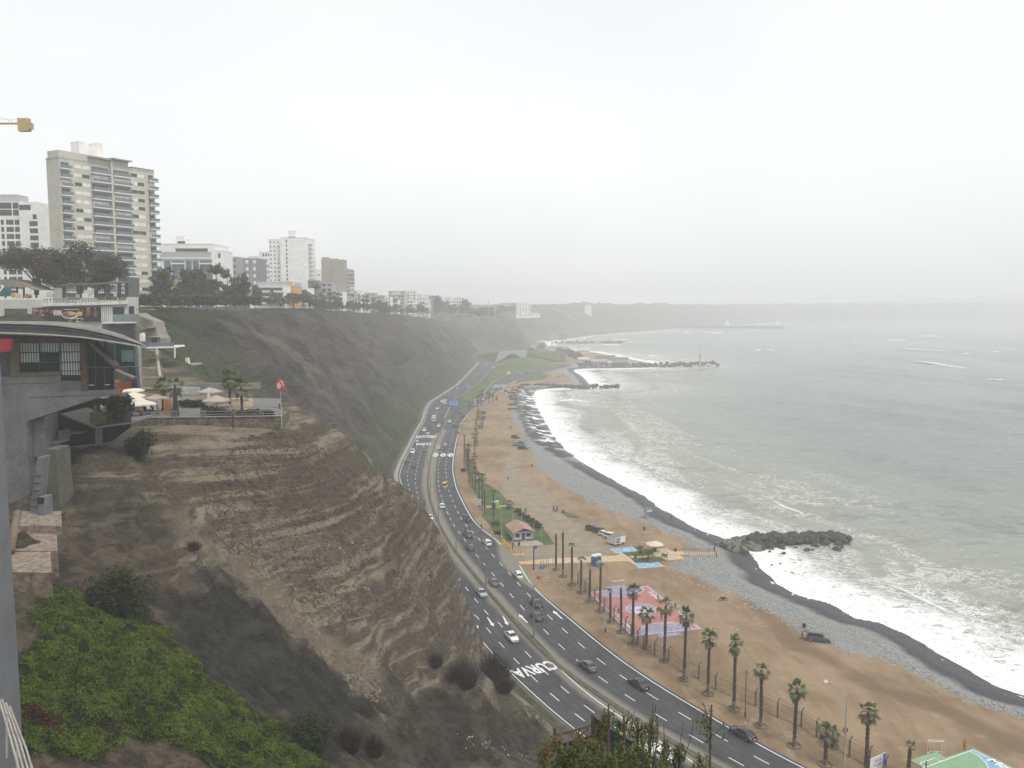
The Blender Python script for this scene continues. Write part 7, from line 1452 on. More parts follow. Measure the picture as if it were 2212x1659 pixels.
rp('glass_bay',[(822,458),(975,485),(978,632),(830,632)],M_TEAL,YF+6,.8);rp('curtain',rect(882,515,968,598),simple('teal_blind',(.13,.20,.19),.6),YF+5.9,.1);rp('wall',[(830,636),(982,636),(1000,790),(955,790),(955,735),(830,720)],M_GWD,YF+8,.8);rp('window',rect(838,640,930,690),simple('grey_blind',(.20,.22,.21),.6),YF+7.9,.1)
rp('pillar',[(973,485),(1008,495),(1012,780),(992,785),(985,640)],simple('pale_grey_pillar',(.27,.28,.28),.8),YF+9,.7);rp('orange_wall',[(825,750),(955,728),(958,792),(880,800),(850,860),(828,860)],simple('orange_wall',(.50,.12,.04),.8,.15),YF+11,.6);rp('shingle_awning',[(828,655),(870,678),(960,712),(955,728),(905,712),(900,760),(830,712)],simple('olive_awning',(.15,.15,.11),.9,.3,2),YF+4,1.2)
rf=[(-260,318,385),(0,322,386),(200,326,392),(400,336,403),(600,362,420),(750,392,440),(900,432,462),(1000,464,480),(1065,490,496)]
rp('roof_fascia',[(x,a+6)for x,a,b in rf]+[(x,b)for x,a,b in rf[::-1]],M_GWD,YF-2.5,.5);rp('roof_trim',[(x,b-3)for x,a,b in rf]+[(x,b+5)for x,a,b in rf[::-1]],simple('pale_trim',(.42,.41,.38),.7),YF-2.6,.3)
V=[];Q=[];nb=6
for x,a,b in rf:
 p0=AT('H',x,a,YF-2.6);lift=.9*math.sin(math.pi*.5);xr_=p0.x+(3.2 if x>500 else 0)*0
 yb_=float(np.interp(x,[0,300,500,600,700,800,900,1000,1065],[302,303,308,320,343,372,404,450,489]));dd=15*(1-max(0,x-300)/790);pb_=AT('H',x,yb_,YF-2.6+dd)
 for k in range(nb+1):f=k/nb;V.append((p0.x+(pb_.x-p0.x)*f,p0.y+dd*f,p0.z+(pb_.z-p0.z)*f+.12*math.sin(f*math.pi)))
 for k in range(nb+1):f=k/nb;q=V[-(nb+1)];V.append((q[0],q[1],q[2]-.35))
n2=2*(nb+1)
for i in range(len(rf)-1):
 for k in range(nb):a=i*n2+k;Q+=[(a,a+1,a+1+n2,a+n2),(a+nb+1,a+nb+1+n2,a+nb+2+n2,a+nb+2)]
o=link('roof',soup_mesh('roof',V,Q),rest,M_ROOFT);o.matrix_parent_inverse=Matrix.Translation(-rest.location)
rp('moss_strip',[(490,328),(540,324),(640,345),(730,378),(700,376),(600,358)],M_TARGRN,YF+5,.5)
aw=slab('red_awning','H',[(-120,432),(80,434),(72,520),(-120,545)],92,.5,simple('red_canvas',(.30,.018,.03),.8,.1));tag(aw,'bright red awning at the left edge under the curved roof','awning')
o=MB().tube([AT('M',x,y,100)for x,y in((985,440),(1060,385),(1190,385),(1210,400),(1190,430),(1120,432))],.05,6).tube([AT('M',1118,y,100)for y in(310,460)],.05,6).build('roof_hoop',M_PALE);tag(o,'bent white tube hoop with a mast on the curved roof','roof rail')
rp('column',[(320,990),(332,1290),(246,1292),(235,1018)],M_GW,YF+1,3);rp('column',[(205,1030),(235,1020),(245,1560),(215,1562)],M_GWD,YF+3,3);rp('under_wall',[(195,1032),(700,862),(900,880),(940,1075),(800,1180),(330,1235),(330,1600),(215,1600)],simple('undercroft_shade',(.010,.010,.010),.95),YF+9.2,.4)  # back wall painted near-black for the shade under the building
for pts,y in(([(325,1185),(438,1170),(438,1190),(328,1205)],YF+2),([(440,1115),(578,1112),(578,1122),(440,1126)],YF+5),([(420,1100),(445,1098),(448,1165),(425,1168)],YF+3)):rp('beam',pts,M_GW,y,2)
rp('lower_deck',[(425,980),(440,975),(690,1068),(952,1035),(952,1048),(690,1082)],simple('deck_edge',(.16,.155,.14),.85),YF+3,7);rp('deck_column',rect(692,1080,716,1190),M_GW,YF+6,1);rp('deck_rail_glass',[(690,975),(950,950),(952,1036),(690,1068)],simple('dark_green_glass',(.04,.055,.05),.15),YF+3,.1);rp('planter',[(650,965),(735,972),(770,1005),(770,1040),(690,1055),(650,1040)],simple('olive_planter',(.07,.07,.03),.9),YF+2.5,1)
for i,(x,y,cl)in enumerate(((735,955,'white'),(690,960,'khaki'),(768,965,'pink'))):person(AT('H',x,y+22,YF+6),i*2.,cl,'navy','diner in %s top on the lower deck of the restaurant'%cl,'sit','diners on the lower deck')
for x,y,s,lab in((875,920,1.4,'leafy bush hanging over the lower deck rail'),(885,985,1.5,'blue green shrub against the lower deck rail')):bush(AT('H',x,y+40,YF+4),(s,s,s),lab,'shrubs on the lower deck')
M_DUCT=simple('galvanised_duct',(.23,.24,.25),.45,.15,1.2,metal=.5)
du=slab('air_duct','O',[(480,670),(552,668),(505,1200),(488,1560),(400,1530),(385,1400),(400,1240),(440,1000)],88,1.6,M_DUCT,bevel=.08);tag(du,'tall segmented metal duct running down beside the grey column','duct')
for y,a,b in((900,452,530),(1000,432,522),(1098,422,510),(1210,405,500),(1300,392,490)):slab('joint','O',rect(a,y,b,y+7),87.9,.2,M_GWD,du)
d2=slab('fan_housing','O',[(485,1190),(572,1185),(585,1300),(595,1590),(510,1600),(495,1450),(488,1300)],87,1.6,M_DUCT,bevel=.08);tag(d2,'upright fan housing with open dark mouth beside the duct','duct');slab('mouth','O',rect(488,1192,568,1272),86.9,.2,M_TRIM,d2)
d3=slab('vent_box','O',rect(590,1480,682,1582),87.5,1.2,M_DUCT,bevel=.04);tag(d3,'small louvred vent box at the foot of the fan housing','vent')
for k in range(6):slab('louvre','O',rect(598,1492+k*14,674,1498+k*14),87.4,.12,M_GWD,d3)
o=slab('retaining_wall','O',[(590,560),(725,570),(745,880),(800,1420),(660,1420),(625,1370),(600,900)],91,3,simple('weathered_concrete',(.10,.095,.075),.95,.25,.8));tag(o,'tall weathered concrete retaining wall beside the duct','retaining wall')
M_STEPC=simple('pinkish_concrete',(.24,.19,.15),.95,.5,1.6,bump=.25)
for i,(pts,Y,dY,lab)in enumerate([([(95,265),(360,250),(362,340),(340,410),(90,345)],83,6,'uppermost concrete step below the ducts'),([(75,405),(335,395),(335,480),(70,490)],77,6,'second concrete step down, covered in rubble'),([(65,540),(300,520),(298,600),(60,600)],71,6,'third and longest concrete step down')]):
 P=[AT('K',*pts[j],Y)for j in range(len(pts))];zt_=max(p.z for p in P);m=MB();x0=min(p.x for p in P);x1=max(p.x for p in P);q_=(Y+dY)/Y;m.prism([(x0,Y),(x1,Y),(x1*q_,Y+dY),(x0*q_,Y+dY)],zt_-9,zt_);o=m.build('concrete_step',M_STEPC,None,bevel=.06);tag(o,lab,'concrete step','concrete steps')
o=MB().tube([AT('K',105,175,80),AT('K',85,260,78),AT('K',65,400,76)],.35,10).build('pipe',simple('rusty_pipe',(.17,.13,.10),.8),None,True);tag(o,'thick weathered pipe beside the grey wall','pipe')
M_NEARW=simple('pale_grey_wall',(.15,.155,.165),.85,.12,.6,obj=False)
wl=empty('building_wall',(-24,34,30),0,'pale grey building wall running along the left edge of the view','wall');a0=AT('K',-4,1290,36);a1=AT('K',88,700,46);a2=AT('K',52,60,64);m=MB();o0=wl.location
tops=[AT('H',-25,690,36),AT('H',8,700,46),AT('H',62,1650,62)]
P=[(-23.6,30),(AT('K',90,900,42).x,42),(AT('K',60,300,56).x,56),(-60,56),(-60,30)];m.prism([(x-o0.x,y-o0.y)for x,y in P],0,32);m.build('wall',M_NEARW,wl)
# -- the terrace
M_STONE=NT('rubble_stone',.95,.15);_p=M_STONE.pos((1,1,1.5));_c=M_STONE.mix(M_STONE.step(M_STONE.noise(_p,1.1,4,.7),.35,.65),(.085,.075,.055),(.20,.18,.135));_v=M_STONE.voro(_p,1.5,'DISTANCE_TO_EDGE');_c=M_STONE.mix(M_STONE.step(_v,.05,.01),_c,(.06,.05,.04));M_STONE=M_STONE.done(_c,M_STONE.bump(_v,.6,.08))
M_FLOOR=simple('terrace_floor',(.15,.145,.135),.9,.12,.6,obj=False)
W0=AT('N',215,900,113.0);W1=AT('N',2085,890,115.0);FZ=49.9
ter=empty('terrace',(W0.x,W0.y,FZ),0,'stone walled cafe terrace at the end of the cliff spur','terrace');o0=ter.location
MB().prism([(x-o0.x,y-o0.y)for x,y in[(-61.5,113.6),(W0.x,113.6),(W1.x-.2,115.5),(-33.4,120),(-39.5,140),(-61.5,142)]],-1.2,0).build('floor',M_FLOOR,ter)
e=(W1-W0);e.z=0;Lt=e.length;e.normalize();nn=Vector((-e.y,e.x,0));MT=Matrix(((e.x,nn.x,0,0),(e.y,nn.y,0,0),(0,0,1,0),(0,0,0,1)))
uN=lambda x:(x-215)/1870*Lt
MB().box(uN(215),uN(2085),0,.6,-4.6,.35,0,MT).build('stone_wall',M_STONE,ter);MB().box(uN(380),Lt,-.12,.2,.35,.47,0,MT).build('coping',simple('coping_stone',(.30,.28,.24),.9,.2),ter);MB().box(uN(2085)-.6,uN(2085),.6,6,-4.6,.35,0,MT).build('stone_wall',M_STONE,ter)
for x in(730,1095,1465,1820):MB().box(uN(x-28),uN(x+28),-.08,.55,.35,1.25,0,MT).build('stone_pier',M_STONE,ter)
for xa,xb in((385,700),(760,1065),(1125,1437),(1495,1790),(1850,2080)):
 m=MB();
 for z in(.72,1.12):m.tube([MT@Vector((uN(xa),.1,z)),MT@Vector((uN(xb),.1,z))],.045,6)
 m.build('rail',M_STEEL,ter)
m=MB();m.tube([MT@Vector((uN(2080),.1,1.15)),MT@Vector((uN(2070),2.2,1.15)),MT@Vector((uN(1900),4.0,1.2)),MT@Vector((uN(1220),4.6,1.2)),MT@Vector((uN(1200),4.9,.4))],.045,6);m.build('rail',M_STEEL,ter)
ramp=empty('ramp',AT('N',1450,760,126),0,'curved railed ramp at the back right of the terrace','ramp');ro=ramp.location
V=[];cen=[AT('N',x,y,Y)-ro for x,y,Y in((1240,800,120),(1450,770,122),(1600,740,124),(1710,725,128),(1690,700,131),(1600,690,132),(1450,690,132))]
m=MB();m.loft([[p+Vector((0,-.8,-1.6)),p+Vector((0,.8,-1.6)),p+Vector((0,.8,0)),p+Vector((0,-.8,0))]for p in cen]);m.build('deck',M_CREAM,ramp)
for dz in(.5,1.0):
 for dy in(-.8,.8):MB().tube([p+Vector((0,dy,dz))for p in cen],.045,5).build('rail',M_STEEL,ramp)
M_HEDGE=F_BUSH
for i,(x,y,Y,s)in enumerate([(1180,880,116.5,(1,1,1.1)),(1260,880,116.5,(1.1,1,1.)),(1370,890,116.5,(1.,1,.7)),(1500,885,117,(1,1,.7)),(1620,880,117,(1.1,1,.7)),(1740,870,117,(1.1,1,.75)),(1900,875,117,(1.2,1,.7)),(900,770,128,(1.2,1,.8)),(980,770,128,(1.2,1,.8)),(1060,770,128,(1.1,1,.7))]):q=AT('N',x,y,Y);q.z=FZ;bush(q,s,['round clipped bush at the left end of the terrace hedge','clipped bush second in the terrace hedge'][i]if i<2 else ORD[i]+' low clipped bush in the terrace hedges','terrace hedge')
for i,(x,y,w,Y,mt,lab)in enumerate([(230,545,300,130,0,'cream parasol highest in the cluster of four'),(235,608,325,126,0,'cream parasol second from the top of the cluster'),(240,652,330,122,0,'cream parasol third from the top of the cluster'),(345,698,365,118,0,'cream parasol lowest in the cluster, over the diners'),(525,635,310,123,1,'beige parasol right of the cream cluster'),(1185,553,325,128,1,'beige parasol at the back behind the folded one'),(1270,652,375,119,1,'beige parasol nearest the rail in the middle of the terrace')]):
 p=AT('N',x,y,Y);r=w*.1736/F*Y/2;hh=p.z-FZ;parasol(Vector((p.x,p.y,FZ)),r,hh,lab,'terrace parasols',simple('cream_parasol',(.62,.58,.47),.85,.06)if(mt==0 and i==0)else(bpy.data.materials['cream_parasol']if mt==0 else(simple('beige_parasol',(.36,.31,.25),.85,.06)if i==4 else bpy.data.materials['beige_parasol'])),4,.25*i,side=(.9 if i in(1185,)else 0))
p=AT('N',1170,590,126);o=MB().tube([(0,0,.3),(0,0,1.2),(0,0,2.6),(0,0,3.3)],[.35,.30,.16,.03],10,jit=.1).build('folded_parasol',M_CANVAS,None,True,loc=(p.x,p.y,FZ));tag(o,'cream parasol folded upright before the back beige one','parasol')
for x,Y,yt,k,sc,lab in[(1590,120,545,0,1.0,'palm on the terrace nearest the red sign'),(1442,124,430,1,1.1,'tall palm on the terrace behind the thin pole'),(770,121,545,2,1.,'palm among the tables in the middle of the terrace'),(610,124,520,3,.9,'palm behind the beige parasol')]:
 q=AT('N',x,800,Y);tm,(lx,ly)=palm_trunk(AT('N',x,yt,Y).z-FZ,x,.22,.16);t=empty('palm_tree',(q.x,q.y,FZ),0,lab,'palm tree','palms on the terrace');add('trunk',tm,t,[M_PTRUNK,M_PTRUNK]);o=add('crown',PC[k],t,[F_PALM,F_DEADP],(lx,ly,AT('N',x,yt,Y).z-FZ-.1));o.scale=(.95*sc,)*3
dm=[('pink',295,118),('navy',380,119),('white',425,121),('black',480,120),('grey',545,119),('maroon',350,124),('black',450,125)]
for i,(cl,x,Y)in enumerate(dm):q=AT('N',x,840,Y);q.z=FZ+.02;person(q,i*1.3,cl,'black','diner in %s seated under the cream parasols, %s'%(cl,['nearest the rail','second along','at the middle table','beside the middle table','at the right table','at the back left','at the back right'][i]),'sit','diners on the terrace')
q=AT('N',705,800,119);q.z=FZ;person(q,2.8,'grey','black','waiter standing by the palm in the middle of the terrace','stand')
for i,(x,Y)in enumerate(((320,118.6),(430,120.4),(530,119.5),(380,123),(470,125.5))):
 q=AT('N',x,850,Y);t=empty('cafe_table',(q.x,q.y,FZ),0,['cafe table nearest the rail under the lowest parasol','cafe table behind the nearest one','cafe table under the beige parasol','cafe table at the back left of the cluster','cafe table at the back right of the cluster'][i],'table','cafe tables');MB().tube([(0,0,.72),(0,0,.76)],.45,12).build('tabletop',M_SLAB,t);MB().tube([(0,0,0),(0,0,.72)],.05,6).build('leg',M_TRIM,t)
o=MB().box(-.45,.45,-.3,.3,0,2.3).build('cupboard',simple('orange_timber',(.38,.15,.05),.7),None,loc=(AT('N',665,830,119).x,119,FZ));tag(o,'orange timber cupboard among the terrace tables','cupboard')
o=MB().tube([(0,0,0),(0,0,1.1),(0,0,2.4),(0,0,4.6)],[.45,.4,.30,.12],10,jit=.12).build('folded_parasol',M_TRIM,None,loc=(AT('N',765,850,117).x,117,FZ));tag(o,'folded black parasol standing by the terrace rail','parasol')
for pts,Y,mt,nm,lab in[([(640,545),(1050,555),(1050,640),(640,640)],134,simple('pale_fabric',(.38,.40,.37),.8),'wind_screen','pale fabric wind screen behind the terrace palms'),([(1050,500),(1430,505),(1430,645),(1050,635)],138,simple('green_grey_screen',(.16,.19,.18),.4),'glass_screen','green grey glass screens behind the beige parasol'),([(1510,505),(1808,495),(1808,572),(1510,575)],142,simple('tan_low_wall',(.25,.21,.15),.9),'low_wall','tan low wall right behind the terrace palm')]:
 o=slab(nm,'N',pts,Y,.5,mt);tag(o,lab,nm.replace('_',' '))
p=AT('N',2085,1060,114.2);t=empty('sign_pole',p,0,'tall thin pole with a red oval sign at the terrace corner','sign');hp=AT('N',2070,600,114.2).z-p.z;MB().tube([(0,0,0),(-.05,0,hp)],.06,8).build('pole',M_PALE,t)
m=MB();m.tube([(0,-.14,0),(0,.14,0)],1.0,26);o=m.build('disc',M_REDP,t);o.location=(-.1,0,hp+.75);o.rotation_euler=(0,0,R(-38));o.scale=(.74,1.2,.74)
m=MB();m.tube([(0,-.17,0),(0,.17,0)],.6,22);o2=m.build('disc_face',M_WSIGN,o)
p=AT('N',1478,1075,112.6);t=empty('thin_pole',p,0,'thin dark pole standing against the terrace stone wall','pole');MB().tube([(0,0,0),(-.05,0,2.2)],.09,8).build('base',M_TRIM,t);MB().tube([(-.05,0,2.2),(-.15,0,AT('N',1455,720,112.6).z-p.z)],.05,8).build('shaft',M_STEEL,t)
# -- stairs and walls behind the terrace
st=empty('hillside_stairs',AT('H',1090,780,146),0,'long straight stair with brown treads climbing behind the terrace','stairs');so=st.location;M_TREAD=simple('brown_tread',(.17,.135,.085),.95,.2,1)
pa,pb,pc_,pd=AT('H',1022,795,146),AT('H',1168,755,146),AT('H',1138,518,168),AT('H',1012,530,168);n=30;m=MB()
for k in range(n):f=k/n;g=(k+1)/n;z=pa.z+(pc_.z-pa.z)*g;x0=pa.x+(pd.x-pa.x)*f-so.x;x1=pb.x+(pc_.x-pb.x)*f-so.x;m.box(x0,x1,146+22*f-so.y,146+22*g+1-so.y,z-so.z-6,z-so.z)
m.build('flight',M_TREAD,st)
for f in(.0,.25,.5,.75,.98):z=pa.z+(pc_.z-pa.z)*f;MB().box(pa.x+(pd.x-pa.x)*f-so.x,pb.x+(pc_.x-pb.x)*f-so.x,146+22*f-so.y-.25,146+22*f-so.y,z-so.z,z-so.z+.28).build('landing_edge',M_CONC,st)
MB().tube([pb-so+Vector((.1,-.3,.2)),pc_-so+Vector((.1,-.3,.2))],.28,6).build('side_wall',M_CONC,st);mid=(pa+pb)/2;mt_=(pc_+pd)/2;MB().tube([mid-so+Vector((0,-.3,1)),mt_-so+Vector((0,-.3,1))],.06,5).build('handrail',M_GWD,st)
o=slab('retaining_wall','H',[(990,245),(1020,268),(1115,310),(1142,400),(1165,430),(1168,465),(990,470)],172,5,simple('pale_concrete_wall',(.23,.215,.185),.9,.2,.4));tag(o,'pale concrete retaining wall above the stair head','retaining wall');slab('door','H',rect(1100,420,1140,460),171.9,.12,M_WOOD,o);slab('lintel','H',rect(1075,412,1160,420),171.2,.8,M_CREAM,o)
o=slab('balcony_deck','H',[(1060,490),(1265,484),(1268,497),(1060,503)],158,5,M_SLAB);tag(o,'white balcony deck on thin posts beside the stair head','balcony');slab('glass_rail','H',[(1065,462),(1262,458),(1262,484),(1065,490)],158,.08,M_RAIL,o);slab('post','H',rect(1263,490,1270,570),158,.3,M_SLAB,o)
for(pts,Y,lab)in(([(1015,390),(1032,388),(1040,410),(1040,450),(1012,448)],165,'white cabinet at the foot of the pale retaining wall'),([(1345,570),(1362,570),(1370,612),(1345,615)],200,'small white cabinet on the green slope')):o=slab('cabinet','H',pts,Y,1,M_SLAB);tag(o,lab,'cabinet')
for pts,lab in(([(985,216),(1072,216),(1075,222),(985,222)],'upper flat round canopy sticking out over the slope'),([(970,350),(1070,345),(1078,352),(1060,362),(975,368)],'lower flat round canopy sticking out over the slope')):o=slab('canopy','H',pts,168,4,M_GW);tag(o,lab,'canopy')
o=slab('lookout_platform','H',[(1335,618),(1415,612),(1415,626),(1335,630)],215,5,M_CONC);tag(o,'small concrete platform on the green slope behind the terrace','platform')
# -- beach buildings near the breakwater
def bbox(c,xl,xr,yb,yt,depth,mat,label,floors=1,cols=6,roofm=None,Y=None,group='low buildings by the breakwater',name='beach_building'):
 p=G(c,(xl+xr)/2,yb,.3);Y=Y or p.y;P0=AT(c,xl,yb,Y);P1=AT(c,xr,yb,Y);zt_=AT(c,xl,yt,Y).z;t,M,L,Ht=building(name,label,(P0.x,P0.y),(P1.x,P1.y),depth,0,zt_,mat,'building',group)
 for i in range(floors):
  for j in range(cols):w=L/cols;blk('window',t,M_WIN,w*(j+.2),-.2,Ht/floors*i+.9,w*.6,.3,min(2.2,Ht/floors*.5))
 if roofm:MB().prism([(-1,-1),(L+1,-1),(L+1,depth+1),(-1,depth+1)],Ht+.5,Ht+.9).build('roof',roofm,t)
 return t
M_TERR=simple('terracotta_roof',(.26,.17,.13),.9)
bbox('G',470,552,468,445,12,M_WHITEB,'white low building with arcade left of the restaurant',1,6);t=bbox('G',562,668,485,462,18,simple('cream_wall',(.50,.46,.38),.85),'cream restaurant with swept roof at the root of the breakwater',1,8);bbox('G',668,712,486,470,14,M_WHITEB,'white annex beside the cream restaurant',1,4);bbox('G',712,806,487,447,16,M_GREYB,'grey hall with white openings at the end of the restaurant',1,5,M_TERR)
bbox('G',590,715,470,432,12,M_BROWNB,'terracotta roofed hall behind the cream restaurant',1,6,M_TERR,name='beach_hall');bbox('G',250,402,398,366,12,M_GREYB,'dark flat roofed pavilion among trees by the tall post',1,8);bbox('G',470,546,404,386,12,M_WHITEB,'white building with window row behind the trees',1,7);bbox('G',270,320,415,395,8,M_WHITEB,'small white building before the dark pavilion',1,3)
for i,(x,y,s)in enumerate([(215,390,1.2),(345,400,1.),(385,430,1.2),(410,420,1.1),(440,440,1.1),(465,455,1.2),(165,420,1.2),(200,450,1.4),(240,460,1.3),(520,480,.6),(545,482,.6)]):ctree('G',x,y+6,G('G',x,y+6).y,9*s,ORD[i]+' dark tree among the beach buildings near the breakwater',i%3,F_TREE,1.3,'trees by the beach buildings',z=0)
p,h=px_h('G',1286,482,370,SEA+3.5);t=empty('signal_mast',p,0,'tall mast with a thick middle standing on the breakwater','mast');MB().tube([(0,0,-1),(0,0,h*.45),(0,0,h*.5),(0,0,h*.62),(0,0,h*.64),(0,0,h)],[1.0,.8,1.6,1.4,.5,.3],8).build('shaft',M_GREYB,t)
p,h=px_h('G',295,362,290);t=empty('post',p,0,'tall square post behind the dark pavilion','post');MB().box(-1.2,1.2,-1.2,1.2,0,h).build('shaft',M_GREYB,t)
for x,lab in((351,'left of two lone far palms on the beach'),(378,'right of two lone far palms on the beach')):p,h=px_h('G',x,318,300);t=empty('palm_tree',p,0,lab,'palm tree','lone far palms');add('trunk',palm_trunk(h,x,.6,.5)[0],t,[M_PTRUNK,M_PTRUNK]);o=add('crown',PC_BIG,t,[F_TREE,F_DEADP],(0,0,h));o.scale=(3.0,)*3
o=MB().prism([(0,0),(26,0),(13,3.5)],0,10,M=Matrix(((1,0,0,0),(0,0,1,0),(0,1,0,0),(0,0,0,1)))).build('tent',M_SLAB,None,loc=G('G',190,336));tag(o,'white tent roof on the far beach','tent')
bbox('G',1100,1215,240,212,20,M_WHITEB,'white terraced clubhouse on the far breakwater',2,6,None,Y=2560,group='hazy buildings on the far coast');o=MB().prism([(-9,0),(9,0),(2,27)],0,6,M=Matrix(((1,0,0,0),(0,0,1,0),(0,1,0,0),(0,0,0,1)))).build('sailing_yacht',M_SLAB,None,loc=AT('G',1466,240,2500));tag(o,'white triangular sail shape on the far breakwater','sail');o=MB().tube([(0,0,0),(0,0,18)],5,10).build('lighthouse',M_WHITEB,None,loc=AT('G',1800,235,2600));tag(o,'small white tower at the end of the far breakwater','lighthouse')
pL=G('F',660,735);pR=G('F',760,700);t=empty('tunnel_portal',G('F',705,722),0,'pale arched road tunnel portal at the foot of the headland','tunnel');po=t.location;wd=26;m=MB();pts=[(-wd/2-7,0),(-wd/2-2,12),(wd/2+2,13.5),(wd/2+4,11),(wd/2,0)];hole=[(wd/2-2-(wd-4)*k/10,9.5*math.sin(math.pi*k/10)**.6)for k in range(11)]
m.V=[];M2=Matrix(((1,0,0,0),(0,0,1,0),(0,1,0,0),(0,0,0,1)));m.prism(pts+hole[1:-1],0,3,M=M2);m.build('arch',simple('portal_concrete',(.38,.37,.34),.9),t);MB().box(-wd/2+2,wd/2-2,4,4.4,0,9).build('bore_shade_plate',simple('tunnel_shade',(.015,.015,.015),1),t)  # black plate stands in for the unlit depth of the tunnel
tag(MB().loft([[(-45,0,-1),(-45,26,-1),(-45,26,9),(-45,6,7)],[(-13.5,3.2,-1),(-13.5,26,-1),(-13.5,26,12),(-13.5,3.2,11.5)]]).loft([[(12.5,3.2,-1),(12.5,26,-1),(12.5,26,12),(12.5,3.2,11.5)],[(60,0,-1),(60,30,-1),(60,30,11),(60,10,9)]]).loft([[(-13.5,3.2,12),(-13.5,26,12),(-13.5,26,13),(-13.5,3.2,12.4)],[(12.5,3.2,12),(12.5,26,12),(12.5,26,13),(12.5,3.2,12.4)]]).build('embankment',M_GRASS,None,loc=po),kind='structure')
# -- surf further out: breaking crests as raised foam rolls
M_FOAM=simple('foam',(.80,.82,.82),.9,.06)
def breaker(c,pts,w,hgt,label,grp='breaking waves offshore'):
 P=[G(c,x,y,SEA)for x,y in pts];rs=np.random.RandomState(int(pts[0][0]));L=[0.]
 for a,b in zip(P[:-1],P[1:]):L.append(L[-1]+(b-a).length)
 n=max(14,int(L[-1]/2.2));m=MB();rings=[]
 for i in range(n+1):
  s=L[-1]*i/n;k=min(max(j for j in range(len(L))if L[j]<=s),len(P)-2);q=P[k].lerp(P[k+1],(s-L[k])/(L[k+1]-L[k]));d=(P[k+1]-P[k]).normalized();nn_=Vector((-d.y,d.x,0));f=math.sin(math.pi*min(1,max(0,i/n)))**.5*rs.uniform(.55,1.1)+.03;q=q+nn_*rs.uniform(-.25,.25)*w
  rings.append([q-nn_*w*f*.8+Vector((0,0,-.3)),q-nn_*w*f*.25+Vector((0,0,hgt*f)),q+nn_*w*f*.2+Vector((0,0,hgt*f*.9)),q+nn_*w*f+Vector((0,0,-.3))])
 m.loft(rings);o=m.build('wave_crest',M_FOAM,None,True);tag(o,kind='structure')
for pts,w,hgt in[([(1318,532),(1420,545),(1520,562),(1680,580)],4.5,1.3),([(1370,370),(1440,372),(1500,376)],7,1.8),([(1150,397),(1280,400)],7,1.8),([(1268,449),(1400,462),(1560,468)],5,.9),([(1845,474),(1912,480)],5,1.5),([(1640,486),(1700,489)],4,1.2),([(288,461),(322,463)],4,1.2),([(362,463),(402,466)],4,1.0),([(1790,652),(1900,655),(2100,668)],3,.6),([(0,350),(85,353)],12,1.5),([(918,411),(980,412)],4,.6)]:breaker('L',pts,w,hgt,'')
for pts,w,hgt in[([(1145,268),(1260,275)],8,1.2),([(1275,265),(1445,277)],8,1.4),([(605,350),(760,356)],7,1.2),([(800,335),(965,333)],5,.8),([(700,318),(820,316)],5,.8),([(330,730),(440,722),(530,737)],2.6,.7),([(590,612),(690,616)],2.6,.6),([(945,426),(1015,427)],5,.6)]:breaker('G',pts,w,hgt,'')
breaker('E',[(1300,-5),(1350,15),(1430,45),(1520,95),(1600,130),(1700,175),(1760,195)],1.0,.55,'');breaker('X',[(760,50),(850,60),(960,90),(1080,150),(1240,205),(1330,240)],1.1,.4,'')
# -- near slope: ivy, bushes, plants, rubble
def scatter_poly(P,n,rs):
 xs=[p[0]for p in P];ys=[p[1]for p in P];out=[]
 while sum(len(o)for o in out)<n:
  X=rs.uniform(min(xs),max(xs),n);Y=rs.uniform(min(ys),max(ys),n);k=inpoly(X,Y,[tuple(p)[:2]for p in P]);out.append(np.stack([X[k],Y[k]],1))
 return np.concatenate(out)[:n]
rs=np.random.RandomState(5)
Q2=scatter_poly(IVY,150000,rs);mk=softmask(Q2[:,0],Q2[:,1],IVY,.9,31,1.4);dens=fbm(Q2[:,0]/1.6,Q2[:,1]/1.6,511,3);Q2=Q2[(mk>rs.uniform(.1,.9,len(mk)))&(dens>-.42)]
zz=zt(Q2[:,0],Q2[:,1]);hump=np.clip(fbm(Q2[:,0]/1.2,Q2[:,1]/1.2,513,3)+.4,0,1)*.26
C=np.stack([Q2[:,0],Q2[:,1],zz+hump*rs.uniform(.3,1,len(zz))+.04],1);V,Q=leaf_quads(C,.115,rs,1.6,1.3)
tag(link('ivy',soup_mesh('ivy',V,Q),None,F_IVY),'bright green creeping groundcover on the slope at the lower left','groundcover',kind='stuff')
pr=hit('K',250,1390);rr=rs.normal(size=(900,2))*[.55,.45];X=pr.x+rr[:,0];Y=pr.y+rr[:,1];V,Q=leaf_quads(np.stack([X,Y,zt(X,Y)+rs.uniform(.1,.4,900)],1),.13,rs);tag(link('red_creeper',soup_mesh('red_creeper',V,Q),None,foliage_mat('red_leaves',(.022,.006,.006),(.07,.010,.010))),'dark red leafy patch in the green groundcover','creeper',kind='stuff')
def big_bush(c,x,y,r,h,n,leaf,mat,label,seed,dz=0,off=1.0,name='bush'):
 p=hit(c,x,y);rs=np.random.RandomState(seed);blobs=[(rs.normal()*r*.35,rs.normal()*r*.35,h*rs.uniform(.3,.72),r*rs.uniform(.35,.6),h*.3)for _ in range(9)]+[(0,0,h*.4,r*.8,h*.45)];t=empty(name,p+Vector((0,0,dz)),0,label,'bush')
 P=crown_points(rs,blobs,n/(10*r*r*.3));V,Q=leaf_quads(P,leaf,rs);link('crown',soup_mesh('crown',V,Q),t,mat);m=MB()
 for k in range(7):a=k*.9;m.tube([(0,0,-.3),(r*.3*math.cos(a),r*.3*math.sin(a),h*.35),(r*.6*math.cos(a),r*.6*math.sin(a),h*.7)],[.06,.04,.02],5,cap=False)
 m.build('stem',M_BARK,t);return t
